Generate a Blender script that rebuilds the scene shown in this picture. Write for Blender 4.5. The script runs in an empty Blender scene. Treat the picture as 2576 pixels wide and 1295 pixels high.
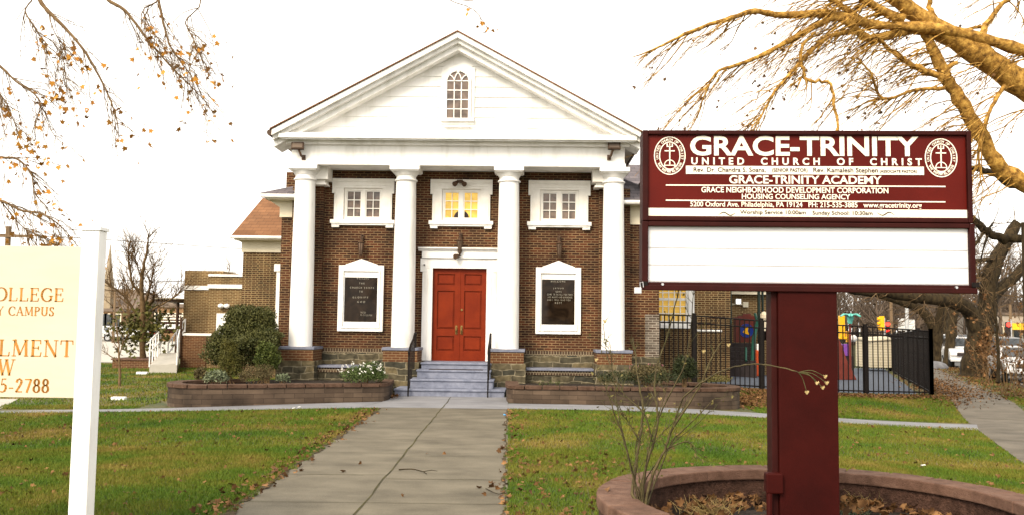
import bpy, math, random
import numpy as np
from mathutils import Vector, Matrix
PI = math.pi
random.seed(7); NR = np.random.default_rng(7)
scene = bpy.context.scene
COL = scene.collection

# ---------------------------------------------------------------- camera, sky, sun, exposure
FPX, PITCH, ROLL, EYE = 2287.0, math.atan(172.5/2287.0), 0.0131, 1.8      # reference frame 2576 x 1295
cF = Vector((0, math.cos(PITCH), math.sin(PITCH))); r0 = Vector((1, 0, 0)); u0 = Vector((0, -math.sin(PITCH), math.cos(PITCH)))
cR = r0*math.cos(ROLL) + u0*math.sin(ROLL); cU = -r0*math.sin(ROLL) + u0*math.cos(ROLL)
cam = bpy.data.cameras.new('camera'); cam.sensor_width = 36; cam.lens = 36*FPX/2576; cam.clip_start = .1; cam.clip_end = 5000
cam_ob = bpy.data.objects.new('camera', cam); COL.objects.link(cam_ob); scene.camera = cam_ob
m = Matrix((cR, cU, -cF)).transposed().to_4x4(); m.translation = (0, 0, EYE); cam_ob.matrix_world = m

SUN_EL, SUN_AZ = math.radians(38), math.radians(-150)     # azimuth measured from +Y towards +X : behind the camera, to the left
world = bpy.data.worlds.new("World"); scene.world = world; world.use_nodes = True
wn = world.node_tree.nodes; wl = world.node_tree.links; wn.clear()
sky = wn.new('ShaderNodeTexSky'); sky.sky_type = 'NISHITA'; sky.sun_disc = False
sky.sun_elevation = SUN_EL; sky.sun_rotation = SUN_AZ; sky.air_density = 1.0; sky.dust_density = 4.0; sky.ozone_density = 1.0
bw = wn.new('ShaderNodeRGBToBW'); mx = wn.new('ShaderNodeMix'); mx.data_type = 'RGBA'; mx.inputs[0].default_value = .9
wm = wn.new('ShaderNodeMix'); wm.data_type = 'RGBA'; wm.blend_type = 'MULTIPLY'; wm.inputs[0].default_value = 1; wm.inputs[7].default_value = (1, .96, .89, 1)
bg = wn.new('ShaderNodeBackground'); bg.inputs[1].default_value = .15; wo = wn.new('ShaderNodeOutputWorld')
wl.new(sky.outputs[0], bw.inputs[0]); wl.new(sky.outputs[0], mx.inputs[6]); wl.new(bw.outputs[0], mx.inputs[7])
oc = wn.new('ShaderNodeMix'); oc.data_type = 'RGBA'; oc.inputs[0].default_value = .7; oc.inputs[7].default_value = (6.2, 6.2, 6.2, 1)   # even cloud cover over the clear-sky model
wl.new(mx.outputs[2], oc.inputs[6]); wl.new(oc.outputs[2], wm.inputs[6]); wl.new(wm.outputs[2], bg.inputs[0]); wl.new(bg.outputs[0], wo.inputs[0])
sd = bpy.data.lights.new('sun', 'SUN'); sd.energy = 1.5; sd.angle = math.radians(20); sd.color = (1, .84, .62)
so = bpy.data.objects.new('sun', sd); COL.objects.link(so)
sdir = Vector((math.sin(SUN_AZ)*math.cos(SUN_EL), math.cos(SUN_AZ)*math.cos(SUN_EL), math.sin(SUN_EL)))
so.rotation_euler = sdir.to_track_quat('Z', 'Y').to_euler(); so.location = (-20, -20, 30)
vs = scene.view_settings; vs.view_transform = 'Standard'; vs.look = 'None'; vs.gamma = 1; vs.exposure = 1.34; vs.use_curve_mapping = False

# ---------------------------------------------------------------- measuring helpers (2576-wide photo pixels -> metres)
def ray(px, py): return cF + cR*((px-1288)/FPX) + cU*((647.5-py)/FPX)
def at(px, py, Y):
    d = ray(px, py); t = Y/d.y
    return Vector((d.x*t, Y, EYE+d.z*t))
def atz(px, py, z):
    d = ray(px, py); t = (z-EYE)/d.z
    return Vector((d.x*t, d.y*t, z))
class Frame:
    def __init__(s, ox, oy, yaw): s.o = Vector((ox, oy, 0)); s.yaw = yaw; s.ex = Vector((math.cos(yaw), math.sin(yaw), 0)); s.ey = Vector((-math.sin(yaw), math.cos(yaw), 0))
    def loc(s, px, py, yl):            # local (x, z) of a pixel on the plane local y = yl
        d = ray(px, py); c = Vector((0, 0, EYE)); t = (yl-(c-s.o).dot(s.ey))/d.dot(s.ey); p = c+d*t
        return (p-s.o).dot(s.ex), p.z
def ss(a, b, v):
    t = np.clip((v-a)/(b-a), 0, 1); return t*t*(3-2*t)
def gz(x, y):
    x = np.asarray(x, float); y = np.asarray(y, float)
    near = 1-ss(70, 140, y)
    z = -.30*ss(1.5, 11, x) - .10*ss(2, 9, -x)
    z = z + .24*ss(21.6, 26, y)*ss(4.2, 5.8, x)*(1-ss(45, 60, y))*(1-.5*ss(12, 18, x))
    z = z + .22*ss(26.5, 31, y)*ss(4.2, 5.8, x)*(1-ss(7.5, 12, x))*(1-ss(45, 60, y))
    return z*near - .1*(1-near)
def G(x, y): return float(gz(x, y))

# ---------------------------------------------------------------- mesh helper
class MB:
    def __init__(s): s.v = []; s.f = []
    def box(s, x0, x1, y0, y1, z0, z1):
        b = len(s.v)
        s.v += [(x0,y0,z0),(x1,y0,z0),(x1,y1,z0),(x0,y1,z0),(x0,y0,z1),(x1,y0,z1),(x1,y1,z1),(x0,y1,z1)]
        s.f += [(b,b+3,b+2,b+1),(b+4,b+5,b+6,b+7),(b,b+1,b+5,b+4),(b+1,b+2,b+6,b+5),(b+2,b+3,b+7,b+6),(b+3,b,b+4,b+7)]; return s
    def hexa(s, pts):                   # eight free corners in box order
        b = len(s.v); s.v += [tuple(p) for p in pts]
        s.f += [(b,b+3,b+2,b+1),(b+4,b+5,b+6,b+7),(b,b+1,b+5,b+4),(b+1,b+2,b+6,b+5),(b+2,b+3,b+7,b+6),(b+3,b,b+4,b+7)]; return s
    def face(s, pts): b = len(s.v); s.v += [tuple(p) for p in pts]; s.f.append(tuple(range(b, b+len(pts)))); return s
    def prism(s, poly, a0, a1, axis='y'):   # poly of (u,w); axis y: (u,a,w)  x: (a,u,w)  z: (u,w,a)
        n = len(poly); b = len(s.v)
        for a in (a0, a1):
            for (u, w) in poly: s.v.append({'y': (u,a,w), 'x': (a,u,w), 'z': (u,w,a)}[axis])
        s.f.append(tuple(range(b, b+n))); s.f.append(tuple(range(b+2*n-1, b+n-1, -1)))
        for i in range(n): j = (i+1) % n; s.f.append((b+j, b+i, b+n+i, b+n+j))
        return s
    def lathe(s, prof, n=32, c=(0,0,0)):
        b = len(s.v); k = len(prof)
        for (r, z) in prof:
            for i in range(n): a = 2*PI*i/n; s.v.append((c[0]+r*math.cos(a), c[1]+r*math.sin(a), c[2]+z))
        for q in range(k-1):
            for i in range(n): j = (i+1) % n; s.f.append((b+q*n+i, b+q*n+j, b+(q+1)*n+j, b+(q+1)*n+i))
        s.f.append(tuple(b+i for i in range(n-1,-1,-1))); s.f.append(tuple(b+(k-1)*n+i for i in range(n))); return s
    def tube(s, pts, rad, n=6):
        pts = [Vector(p) for p in pts]; k = len(pts)
        if not hasattr(rad, '__len__'): rad = [rad]*k
        b = len(s.v); up = None
        for q in range(k):
            t = (pts[min(q+1,k-1)]-pts[max(q-1,0)])
            t = t.normalized() if t.length > 1e-9 else Vector((0,0,1))
            if up is None: up = Vector((1,0,0)) if abs(t.x) < .8 else Vector((0,1,0))
            e1 = (up-t*up.dot(t)).normalized(); up = e1; e2 = t.cross(e1)
            for i in range(n): a = 2*PI*i/n; p = pts[q]+(e1*math.cos(a)+e2*math.sin(a))*rad[q]; s.v.append((p.x,p.y,p.z))
        for q in range(k-1):
            for i in range(n): j = (i+1) % n; s.f.append((b+q*n+i, b+q*n+j, b+(q+1)*n+j, b+(q+1)*n+i))
        s.f.append(tuple(b+i for i in range(n-1,-1,-1))); s.f.append(tuple(b+(k-1)*n+i for i in range(n))); return s
    def sphere(s, c, r, n=12, sq=(1,1,1)):
        k = n//2+1; b = len(s.v)
        for q in range(k):
            th = PI*q/(k-1)
            for i in range(n): a = 2*PI*i/n; s.v.append((c[0]+r*sq[0]*max(math.sin(th),.01)*math.cos(a), c[1]+r*sq[1]*max(math.sin(th),.01)*math.sin(a), c[2]-r*sq[2]*math.cos(th)))
        for q in range(k-1):
            for i in range(n): j = (i+1) % n; s.f.append((b+q*n+i, b+q*n+j, b+(q+1)*n+j, b+(q+1)*n+i))
        return s
    def shift(s, d): s.v = [(x-d[0], y-d[1], z-d[2]) for (x,y,z) in s.v]; return s
    def build(s, name, mat, parent=None, smooth=False, bevel=0, world=False):
        if world and parent is not None: s.shift(parent.location)
        me = bpy.data.meshes.new(name); me.from_pydata(s.v, [], s.f); me.update()
        if mat: me.materials.append(mat)
        if smooth: me.polygons.foreach_set('use_smooth', [True]*len(me.polygons))
        o = bpy.data.objects.new(name, me); COL.objects.link(o)
        if parent is not None: o.parent = parent
        if bevel:
            bm = o.modifiers.new('bevel', 'BEVEL'); bm.width = bevel; bm.segments = 2; bm.limit_method = 'ANGLE'; bm.angle_limit = math.radians(40)
        if smooth == 'auto':
            me.polygons.foreach_set('use_smooth', [True]*len(me.polygons)); me.set_sharp_from_angle(angle=math.radians(40))
        return o
def tag(o, label, cat, group=None, kind=None):
    if label: o['label'] = label
    if cat: o['category'] = cat
    if group: o['group'] = group
    if kind: o['kind'] = kind
    return o
def thing(name, label, cat, loc=(0,0,0), rz=0, group=None):
    o = bpy.data.objects.new(name, None); COL.objects.link(o); o.empty_display_size = .3
    o.location = loc; o.rotation_euler = (0,0,rz); return tag(o, label, cat, group)
def kids(o): return [c for c in bpy.data.objects if c.parent == o]
def dup(root, loc, rz=None, label=None):
    r = root.copy(); COL.objects.link(r); r.location = loc
    if rz is not None: r.rotation_euler = (0,0,rz)
    if label: r['label'] = label
    for ch in kids(root):
        c = ch.copy(); COL.objects.link(c); c.parent = r
        for g in kids(ch): d = g.copy(); COL.objects.link(d); d.parent = c
    return r
def npmesh(name, V, F, mat, parent=None, smooth=False):     # V (n,3), F (m,k) arrays
    me = bpy.data.meshes.new(name); V = np.ascontiguousarray(V, np.float32); F = np.ascontiguousarray(F, np.int32)
    me.vertices.add(len(V)); me.vertices.foreach_set('co', V.ravel()); k = F.shape[1]
    me.loops.add(F.size); me.loops.foreach_set('vertex_index', F.ravel())
    me.polygons.add(len(F)); me.polygons.foreach_set('loop_start', np.arange(0, F.size, k, dtype=np.int32)); me.polygons.foreach_set('loop_total', np.full(len(F), k, np.int32))
    if smooth: me.polygons.foreach_set('use_smooth', np.ones(len(F), bool))
    me.update(calc_edges=True); me.validate()
    if mat: me.materials.append(mat)
    o = bpy.data.objects.new(name, me); COL.objects.link(o)
    if parent is not None: o.parent = parent
    return o

# ---------------------------------------------------------------- materials
def nmat(name):
    m = bpy.data.materials.new(name); m.use_nodes = True; nt = m.node_tree
    return m, nt, nt.nodes['Principled BSDF']
def mat(name, c1, c2=None, scale=4.0, rough=.7, bump=0.0, bscale=None, metal=0, stretch=(1,1,1), detail=5, spec=.18, c3=None, emis=None):
    m, nt, b = nmat(name); N = nt.nodes; L = nt.links
    b.inputs['Roughness'].default_value = rough; b.inputs['Metallic'].default_value = metal; b.inputs['Specular IOR Level'].default_value = spec
    tc = N.new('ShaderNodeTexCoord'); mp = N.new('ShaderNodeMapping'); mp.inputs['Scale'].default_value = stretch; L.new(tc.outputs['Object'], mp.inputs[0])
    if c2 is None: c2 = tuple(min(1, v*1.18) for v in c1)
    n = N.new('ShaderNodeTexNoise'); n.inputs['Scale'].default_value = scale; n.inputs['Detail'].default_value = detail; n.inputs['Roughness'].default_value = .62
    L.new(mp.outputs[0], n.inputs['Vector'])
    cr = N.new('ShaderNodeValToRGB'); e = cr.color_ramp.elements; e[0].position = .34; e[0].color = (*c1,1); e[1].position = .66; e[1].color = (*c2,1)
    if c3: q = e.new(.5); q.color = (*c3,1)
    L.new(n.outputs['Fac'], cr.inputs[0]); L.new(cr.outputs[0], b.inputs['Base Color'])
    if emis: L.new(cr.outputs[0], b.inputs['Emission Color']); b.inputs['Emission Strength'].default_value = emis
    if bump:
        n2 = N.new('ShaderNodeTexNoise'); n2.inputs['Scale'].default_value = bscale or scale*6; n2.inputs['Detail'].default_value = 4; L.new(mp.outputs[0], n2.inputs['Vector'])
        bp = N.new('ShaderNodeBump'); bp.inputs['Strength'].default_value = bump; bp.inputs['Distance'].default_value = .02
        L.new(n2.outputs['Fac'], bp.inputs['Height']); L.new(bp.outputs[0], b.inputs['Normal'])
    return m
def wall_uv(nt):                        # (along the wall, height) from object coordinates
    N = nt.nodes; L = nt.links
    tc = N.new('ShaderNodeTexCoord'); sx = N.new('ShaderNodeSeparateXYZ'); L.new(tc.outputs['Object'], sx.inputs[0])
    sn = N.new('ShaderNodeSeparateXYZ'); L.new(tc.outputs['Normal'], sn.inputs[0])
    ab = N.new('ShaderNodeMath'); ab.operation = 'ABSOLUTE'; L.new(sn.outputs[0], ab.inputs[0])
    gt = N.new('ShaderNodeMath'); gt.operation = 'GREATER_THAN'; gt.inputs[1].default_value = .7; L.new(ab.outputs[0], gt.inputs[0])
    mu = N.new('ShaderNodeMix'); L.new(gt.outputs[0], mu.inputs[0]); L.new(sx.outputs[0], mu.inputs[2]); L.new(sx.outputs[1], mu.inputs[3])
    cb = N.new('ShaderNodeCombineXYZ'); L.new(mu.outputs[0], cb.inputs[0]); L.new(sx.outputs[2], cb.inputs[1]); return tc, cb
def brick_mat(name, a, b_, mortar, bw=.214, bh=.0677, ms=.010, offset=.5, squash=1, freq=2, tint=.35, bump=.6):
    m, nt, b = nmat(name); N = nt.nodes; L = nt.links; tc, uv = wall_uv(nt)
    br = N.new('ShaderNodeTexBrick'); br.offset = offset; br.squash = squash; br.squash_frequency = freq
    for k, v in (('Scale',1),('Mortar Size',ms),('Mortar Smooth',.15),('Bias',0),('Brick Width',bw),('Row Height',bh)): br.inputs[k].default_value = v
    br.inputs['Color1'].default_value = (*a,1); br.inputs['Color2'].default_value = (*b_,1); br.inputs['Mortar'].default_value = (*mortar,1)
    L.new(uv.outputs[0], br.inputs['Vector'])
    n = N.new('ShaderNodeTexNoise'); n.inputs['Scale'].default_value = 1.3; n.inputs['Detail'].default_value = 6; L.new(tc.outputs['Object'], n.inputs['Vector'])
    mr = N.new('ShaderNodeMapRange'); mr.inputs[1].default_value = .3; mr.inputs[2].default_value = .7; mr.inputs[3].default_value = 1-tint; mr.inputs[4].default_value = 1+tint; L.new(n.outputs[0], mr.inputs[0])
    mu = N.new('ShaderNodeMix'); mu.data_type = 'RGBA'; mu.blend_type = 'MULTIPLY'; mu.inputs[0].default_value = 1; L.new(br.outputs['Color'], mu.inputs[6]); L.new(mr.outputs[0], mu.inputs[7])
    L.new(mu.outputs[2], b.inputs['Base Color']); b.inputs['Roughness'].default_value = .85; b.inputs['Specular IOR Level'].default_value = .25
    bp = N.new('ShaderNodeBump'); bp.inputs['Strength'].default_value = bump; bp.inputs['Distance'].default_value = .006; bp.invert = True
    L.new(br.outputs['Fac'], bp.inputs['Height']); L.new(bp.outputs[0], b.inputs['Normal']); return m
def rubble_mat(name):
    m, nt, b = nmat(name); N = nt.nodes; L = nt.links; tc, uv = wall_uv(nt)
    d = N.new('ShaderNodeTexNoise'); d.inputs['Scale'].default_value = 2.6; d.inputs['Detail'].default_value = 2; L.new(tc.outputs['Object'], d.inputs['Vector'])
    sb = N.new('ShaderNodeVectorMath'); sb.operation = 'SUBTRACT'; sb.inputs[1].default_value = (.5,.5,.5); L.new(d.outputs['Color'], sb.inputs[0])
    sc = N.new('ShaderNodeVectorMath'); sc.operation = 'SCALE'; sc.inputs['Scale'].default_value = .16; L.new(sb.outputs[0], sc.inputs[0])
    ad = N.new('ShaderNodeVectorMath'); L.new(uv.outputs[0], ad.inputs[0]); L.new(sc.outputs[0], ad.inputs[1])
    br = N.new('ShaderNodeTexBrick'); br.offset = .37; br.squash = .55; br.squash_frequency = 3; br.offset_frequency = 2
    for k, v in (('Scale',1),('Mortar Size',.016),('Mortar Smooth',.3),('Bias',-.1),('Brick Width',.56),('Row Height',.165)): br.inputs[k].default_value = v
    br.inputs['Color1'].default_value = (.038,.036,.026,1); br.inputs['Color2'].default_value = (.125,.098,.052,1); br.inputs['Mortar'].default_value = (.17,.145,.095,1); L.new(ad.outputs[0], br.inputs['Vector'])
    n = N.new('ShaderNodeTexNoise'); n.inputs['Scale'].default_value = 7; n.inputs['Detail'].default_value = 7; L.new(tc.outputs['Object'], n.inputs['Vector'])
    mr = N.new('ShaderNodeMapRange'); mr.inputs[1].default_value = .3; mr.inputs[2].default_value = .7; mr.inputs[3].default_value = .5; mr.inputs[4].default_value = 1.5; L.new(n.outputs[0], mr.inputs[0])
    mu = N.new('ShaderNodeMix'); mu.data_type = 'RGBA'; mu.blend_type = 'MULTIPLY'; mu.inputs[0].default_value = 1; L.new(br.outputs['Color'], mu.inputs[6]); L.new(mr.outputs[0], mu.inputs[7])
    L.new(mu.outputs[2], b.inputs['Base Color']); b.inputs['Roughness'].default_value = .9; b.inputs['Specular IOR Level'].default_value = .2
    bp = N.new('ShaderNodeBump'); bp.inputs['Strength'].default_value = .8; bp.inputs['Distance'].default_value = .02; bp.invert = True; L.new(br.outputs['Fac'], bp.inputs['Height']); L.new(bp.outputs[0], b.inputs['Normal']); return m
def glass_mat(name, c, rough=.08, emis=None, es=0):
    m, nt, b = nmat(name); b.inputs['Base Color'].default_value = (*c,1); b.inputs['Roughness'].default_value = rough; b.inputs['Specular IOR Level'].default_value = .5
    N = nt.nodes; L = nt.links; tc = N.new('ShaderNodeTexCoord'); n = N.new('ShaderNodeTexNoise'); n.inputs['Scale'].default_value = 2.5; n.inputs['Detail'].default_value = 7; n.inputs['Distortion'].default_value = 1.2; L.new(tc.outputs['Object'], n.inputs['Vector'])
    cr = N.new('ShaderNodeValToRGB'); e = cr.color_ramp.elements; e[0].position = .38; e[0].color = (*[v*.6 for v in c],1); e[1].position = .62; e[1].color = (*[min(1,v*1.5) for v in c],1)
    L.new(n.outputs[0], cr.inputs[0]); L.new(cr.outputs[0], b.inputs['Base Color'])
    bp = N.new('ShaderNodeBump'); bp.inputs['Strength'].default_value = .15; bp.inputs['Distance'].default_value = .01; L.new(n.outputs[0], bp.inputs['Height']); L.new(bp.outputs[0], b.inputs['Normal'])
    if emis: b.inputs['Emission Color'].default_value = (*emis,1); b.inputs['Emission Strength'].default_value = es
    return m
M = {}
M['white'] = mat('white_paint', (.66,.645,.61), (.82,.81,.80), 2.2, .55, .08, 30, stretch=(1,1,.22), c3=(.79,.78,.76))
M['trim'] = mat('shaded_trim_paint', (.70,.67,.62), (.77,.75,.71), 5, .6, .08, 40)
M['cream'] = mat('cream_paint', (.62,.56,.42), (.70,.64,.50), 3, .6)
M['brick'] = brick_mat('church_brick', (.022,.0066,.0030), (.074,.0205,.0072), (.165,.107,.053), tint=.55, ms=.0105)
M['brick_far'] = brick_mat('wing_brick', (.026,.012,.005), (.070,.030,.011), (.24,.175,.085), squash=.6, freq=2, tint=.45)
M['brick_annex'] = brick_mat('annex_brick', (.085,.045,.018), (.14,.075,.030), (.30,.23,.115))
M['brick_ped'] = brick_mat('pedestal_brick', (.075,.027,.011), (.11,.043,.016), (.24,.17,.09), ms=.006, tint=.15)
M['brick_head'] = brick_mat('header_course_brick', (.035,.020,.012), (.07,.04,.022), (.22,.18,.12), bw=.075, bh=.115)
M['brick_white'] = brick_mat('lime_streaked_brick', (.13,.11,.09), (.04,.022,.014), (.24,.21,.17), tint=.7)
M['rubble'] = rubble_mat('rubble_stone')
M['slate'] = mat('bluestone', (.13,.14,.19), (.19,.20,.25), 6, .6, .1)
M['step'] = mat('painted_step_stone', (.13,.145,.20), (.22,.235,.30), 5, .7, .15, 40)
M['door'] = mat('red_door_paint', (.135,.0135,.0020), (.185,.021,.0030), 2, .5, .06, 60, spec=.12)
M['brass'] = mat('aged_brass', (.16,.11,.04), (.3,.2,.07), 30, .4, metal=.8)
M['iron'] = mat('black_iron', (.005,.004,.004), (.012,.009,.008), 20, .6, .1, spec=.12)
M['bronze'] = mat('dark_bronze', (.05,.028,.018), (.085,.05,.03), 20, .5)
M['shingle_red'] = brick_mat('brown_shingle', (.15,.066,.027), (.20,.094,.042), (.10,.046,.02), bw=.3, bh=.14, ms=.008, tint=.2, bump=.3)
M['shingle_grey'] = brick_mat('grey_shingle', (.085,.075,.085), (.15,.13,.14), (.05,.045,.05), bw=.3, bh=.13, ms=.008, tint=.2, bump=.3)
M['glass_dark'] = glass_mat('dark_window_glass', (.11,.075,.055))
M['glass_board'] = glass_mat('notice_glass', (.016,.010,.006), .04); M['glass_board'].node_tree.nodes['Principled BSDF'].inputs['Specular IOR Level'].default_value = .15
M['glass_lit'] = glass_mat('lit_window_glass', (.34,.22,.035), .2, (.85,.50,.05), .26)
M['blind_lit'] = brick_mat('lit_blind', (.42,.26,.06), (.48,.30,.07), (.26,.15,.03), bw=4, bh=.05, ms=.006, tint=.1)
b_ = M['blind_lit'].node_tree.nodes['Principled BSDF']; b_.inputs['Emission Color'].default_value = (.9,.55,.1,1); b_.inputs['Emission Strength'].default_value = .18
M['dim_letter'] = mat('dull_board_letter', (.40,.37,.30), (.46,.43,.35), 5, .6)
M['letter'] = mat('cream_letter', (.78,.74,.62), (.82,.78,.68), 5, .5)
M['sign_red'] = mat('sign_maroon_paint', (.022,.0020,.0014), (.034,.0030,.0020), 2.5, .6, .12, 220, spec=.08)
M['sign_frame'] = mat('sign_frame_maroon', (.022,.0034,.0028), (.032,.0048,.0038), 6, .6, .08, 150, spec=.10)
M['sign_panel'] = mat('sign_header_red', (.062,.0040,.0024), (.096,.0066,.0036), 1.2, .45, spec=.10)
M['reader'] = mat('reader_panel_plastic', (.56,.56,.58), (.72,.72,.74), 1.6, .25, stretch=(.35,1,3), c3=(.68,.68,.70))
M['track'] = mat('reader_track', (.45,.45,.47), (.55,.55,.57), 8, .4)
M['steel'] = mat('steel', (.5,.5,.52), (.65,.65,.66), 20, .3, metal=.9)
M['vinyl'] = mat('white_vinyl', (.66,.65,.62), (.82,.82,.81), 2.6, .4, stretch=(1,1,.3), c3=(.79,.79,.78))
M['sign_cream'] = mat('cream_sign_board', (.56,.49,.37), (.60,.53,.41), 1.2, .6, stretch=(1,1,4))
M['letter_brown'] = mat('ochre_letter', (.36,.15,.025), (.46,.21,.04), 6, .5)
M['cap_block'] = mat('red_coping_block', (.085,.046,.031), (.155,.090,.064), 7, .9, .5, 90, c3=(.12,.066,.046))
M['wall_block'] = brick_mat('planter_block', (.042,.028,.019), (.078,.054,.037), (.026,.017,.012), bw=.42, bh=.105, ms=.005, tint=.75)
M['cap_dark'] = mat('dark_coping_block', (.055,.030,.019), (.105,.062,.042), 6, .9, .5, 90, c3=(.078,.045,.030))
M['ring_block'] = mat('split_face_block', (.030,.015,.010), (.085,.044,.031), 14, .95, 1.0, 60)
M['soil'] = mat('dark_mulch', (.012,.010,.009), (.04,.03,.022), 18, .95, 1.0, 60)
M['concrete'] = None
M['rubber'] = mat('blue_grey_rubber', (.050,.060,.082), (.085,.098,.125), 10, .8, .2, 120)
M['asphalt'] = mat('asphalt', (.09,.09,.09), (.14,.14,.135), 5, .9, .3, 100)
M['lot'] = mat('pale_pavement', (.34,.32,.28), (.42,.40,.36), 1, .9)
M['bark'] = mat('dark_bark', (.010,.007,.004), (.052,.036,.017), 9, .95, .9, 22, stretch=(1,1,.35))
M['bark_flare'] = mat('flare_gold_bark', (.10,.048,.012), (.54,.32,.075), 8.5, .9, 1.0, 26, c3=(.31,.165,.034), detail=9)  # golden lens-flare glow put into the colour of darker bark
M['bark_mid'] = mat('brown_twig_bark', (.10,.060,.028), (.17,.11,.055), 8, .9, .3)
M['twig_far'] = mat('grey_brown_twigs', (.070,.050,.036), (.14,.105,.08), 3, .95)
M['leaf_gold'] = mat('golden_leaf', (.34,.13,.015), (.52,.25,.03), 3, .6)
M['leaf_dead'] = mat('dead_leaf', (.055,.026,.011), (.22,.115,.045), 9, .8, detail=1, c3=(.115,.055,.020))
M['leaf_yew'] = mat('yew_leaf', (.028,.034,.009), (.090,.088,.025), 5, .6)
M['leaf_arbor'] = mat('arborvitae_leaf', (.045,.048,.010), (.10,.090,.020), 6, .6)
M['leaf_box'] = mat('box_leaf', (.035,.050,.010), (.085,.100,.022), 7, .6)
M['leaf_grey'] = mat('grey_green_leaf', (.07,.09,.05), (.17,.19,.11), 8, .6)
M['leaf_brown'] = mat('brown_shrub_leaf', (.05,.04,.018), (.12,.095,.04), 8, .7)
M['leaf_mum'] = mat('mum_leaf', (.03,.05,.012), (.08,.11,.03), 10, .6)
M['leaf_dark'] = mat('dark_evergreen_leaf', (.012,.018,.007), (.035,.042,.014), 8, .6)
M['leaf_rose'] = mat('pale_rose_leaf', (.060,.054,.014), (.15,.125,.040), 25, .6)
M['stem_rose'] = mat('rose_cane', (.035,.027,.013), (.11,.088,.038), 14, .7)
M['cane_green'] = mat('green_rose_cane', (.050,.048,.018), (.10,.092,.036), 14, .6)
M['straw'] = mat('dry_straw', (.27,.19,.07), (.42,.31,.13), 18, .8)
M['petal'] = mat('white_petal', (.78,.76,.70), (.85,.84,.78), 20, .6)
M['hip'] = mat('faded_flower_head', (.34,.25,.10), (.48,.38,.19), 20, .8)
M['pink'] = mat('mauve_flower', (.30,.10,.14), (.42,.16,.2), 20, .7)
M['pg_green'] = mat('dark_green_metal', (.012,.022,.018), (.02,.032,.026), 6, .4)
M['pg_green2'] = mat('green_rail_metal', (.008,.05,.035), (.012,.07,.05), 6, .4)
M['pg_red'] = mat('maroon_plastic', (.10,.022,.016), (.14,.03,.022), 3, .4)
M['pg_blue'] = mat('blue_plastic', (.012,.03,.20), (.016,.04,.26), 3, .3)
M['pg_yellow'] = mat('yellow_plastic', (.72,.36,.01), (.80,.43,.015), 3, .4)
M['pg_teal'] = mat('teal_plastic', (.10,.42,.36), (.14,.50,.43), 3, .4)
M['pg_orange'] = mat('orange_plastic', (.45,.06,.015), (.52,.08,.02), 3, .4)
M['pg_purple'] = mat('purple_plastic', (.16,.05,.28), (.20,.07,.34), 3, .4)
M['pg_dark'] = mat('dark_step_plastic', (.022,.016,.016), (.035,.026,.026), 3, .6)
M['siding'] = brick_mat('beige_siding', (.46,.41,.30), (.49,.44,.33), (.22,.19,.13), bw=6, bh=.13, ms=.010, tint=.06)
M['car_white'] = mat('white_car_paint', (.50,.50,.51), (.55,.55,.56), 1, .25, spec=.6)
M['car_grey'] = mat('grey_car_paint', (.10,.10,.105), (.13,.13,.135), 1, .25, spec=.6)
M['car_red'] = mat('red_car_paint', (.30,.03,.025), (.34,.04,.03), 1, .25, spec=.6)
M['car_glass'] = glass_mat('car_glass', (.03,.035,.04), .04)
M['tyre'] = mat('tyre_rubber', (.015,.015,.015), (.025,.025,.025), 20, .9)
M['rim'] = mat('wheel_rim', (.35,.35,.36), (.45,.45,.46), 20, .35, metal=.7)
M['lamp_clear'] = mat('headlight_lens', (.7,.7,.7), (.8,.8,.8), 20, .15)
M['tail'] = mat('tail_light', (.4,.02,.015), (.5,.03,.02), 20, .2)
M['pole_wood'] = mat('weathered_pole', (.13,.085,.05), (.20,.14,.085), 5, .9, stretch=(4,4,.4))
M['pole_metal'] = mat('galvanised_pole', (.42,.43,.44), (.5,.51,.52), 5, .5, metal=.4)
M['far_brick'] = brick_mat('far_brick', (.16,.085,.04), (.22,.125,.06), (.26,.18,.10), bw=.5, bh=.2, ms=.02)
M['far_wall'] = mat('far_stucco', (.30,.27,.24), (.40,.36,.31), .6, .9)
M['far_roof'] = mat('far_roof', (.11,.085,.07), (.17,.13,.10), 1, .9)
M['steeple'] = mat('steeple_stone', (.24,.19,.13), (.36,.29,.20), 1.5, .9)
M['grey_rock'] = mat('grey_cover', (.09,.09,.10), (.16,.16,.17), 3, .8)
def red_emit():
    m, nt, b = nmat('red_signal_lens'); b.inputs['Base Color'].default_value = (.6,.02,.01,1); b.inputs['Emission Color'].default_value = (1,.025,.015,1); b.inputs['Emission Strength'].default_value = 2.2; return m
M['red_lamp'] = red_emit()
def lamp_emit():
    m, nt, b = nmat('lit_lamp_lens'); b.inputs['Base Color'].default_value = (.8,.8,.8,1); b.inputs['Emission Color'].default_value = (1,.95,.85,1); b.inputs['Emission Strength'].default_value = 1.5; return m
M['lit_lens'] = lamp_emit()
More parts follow.
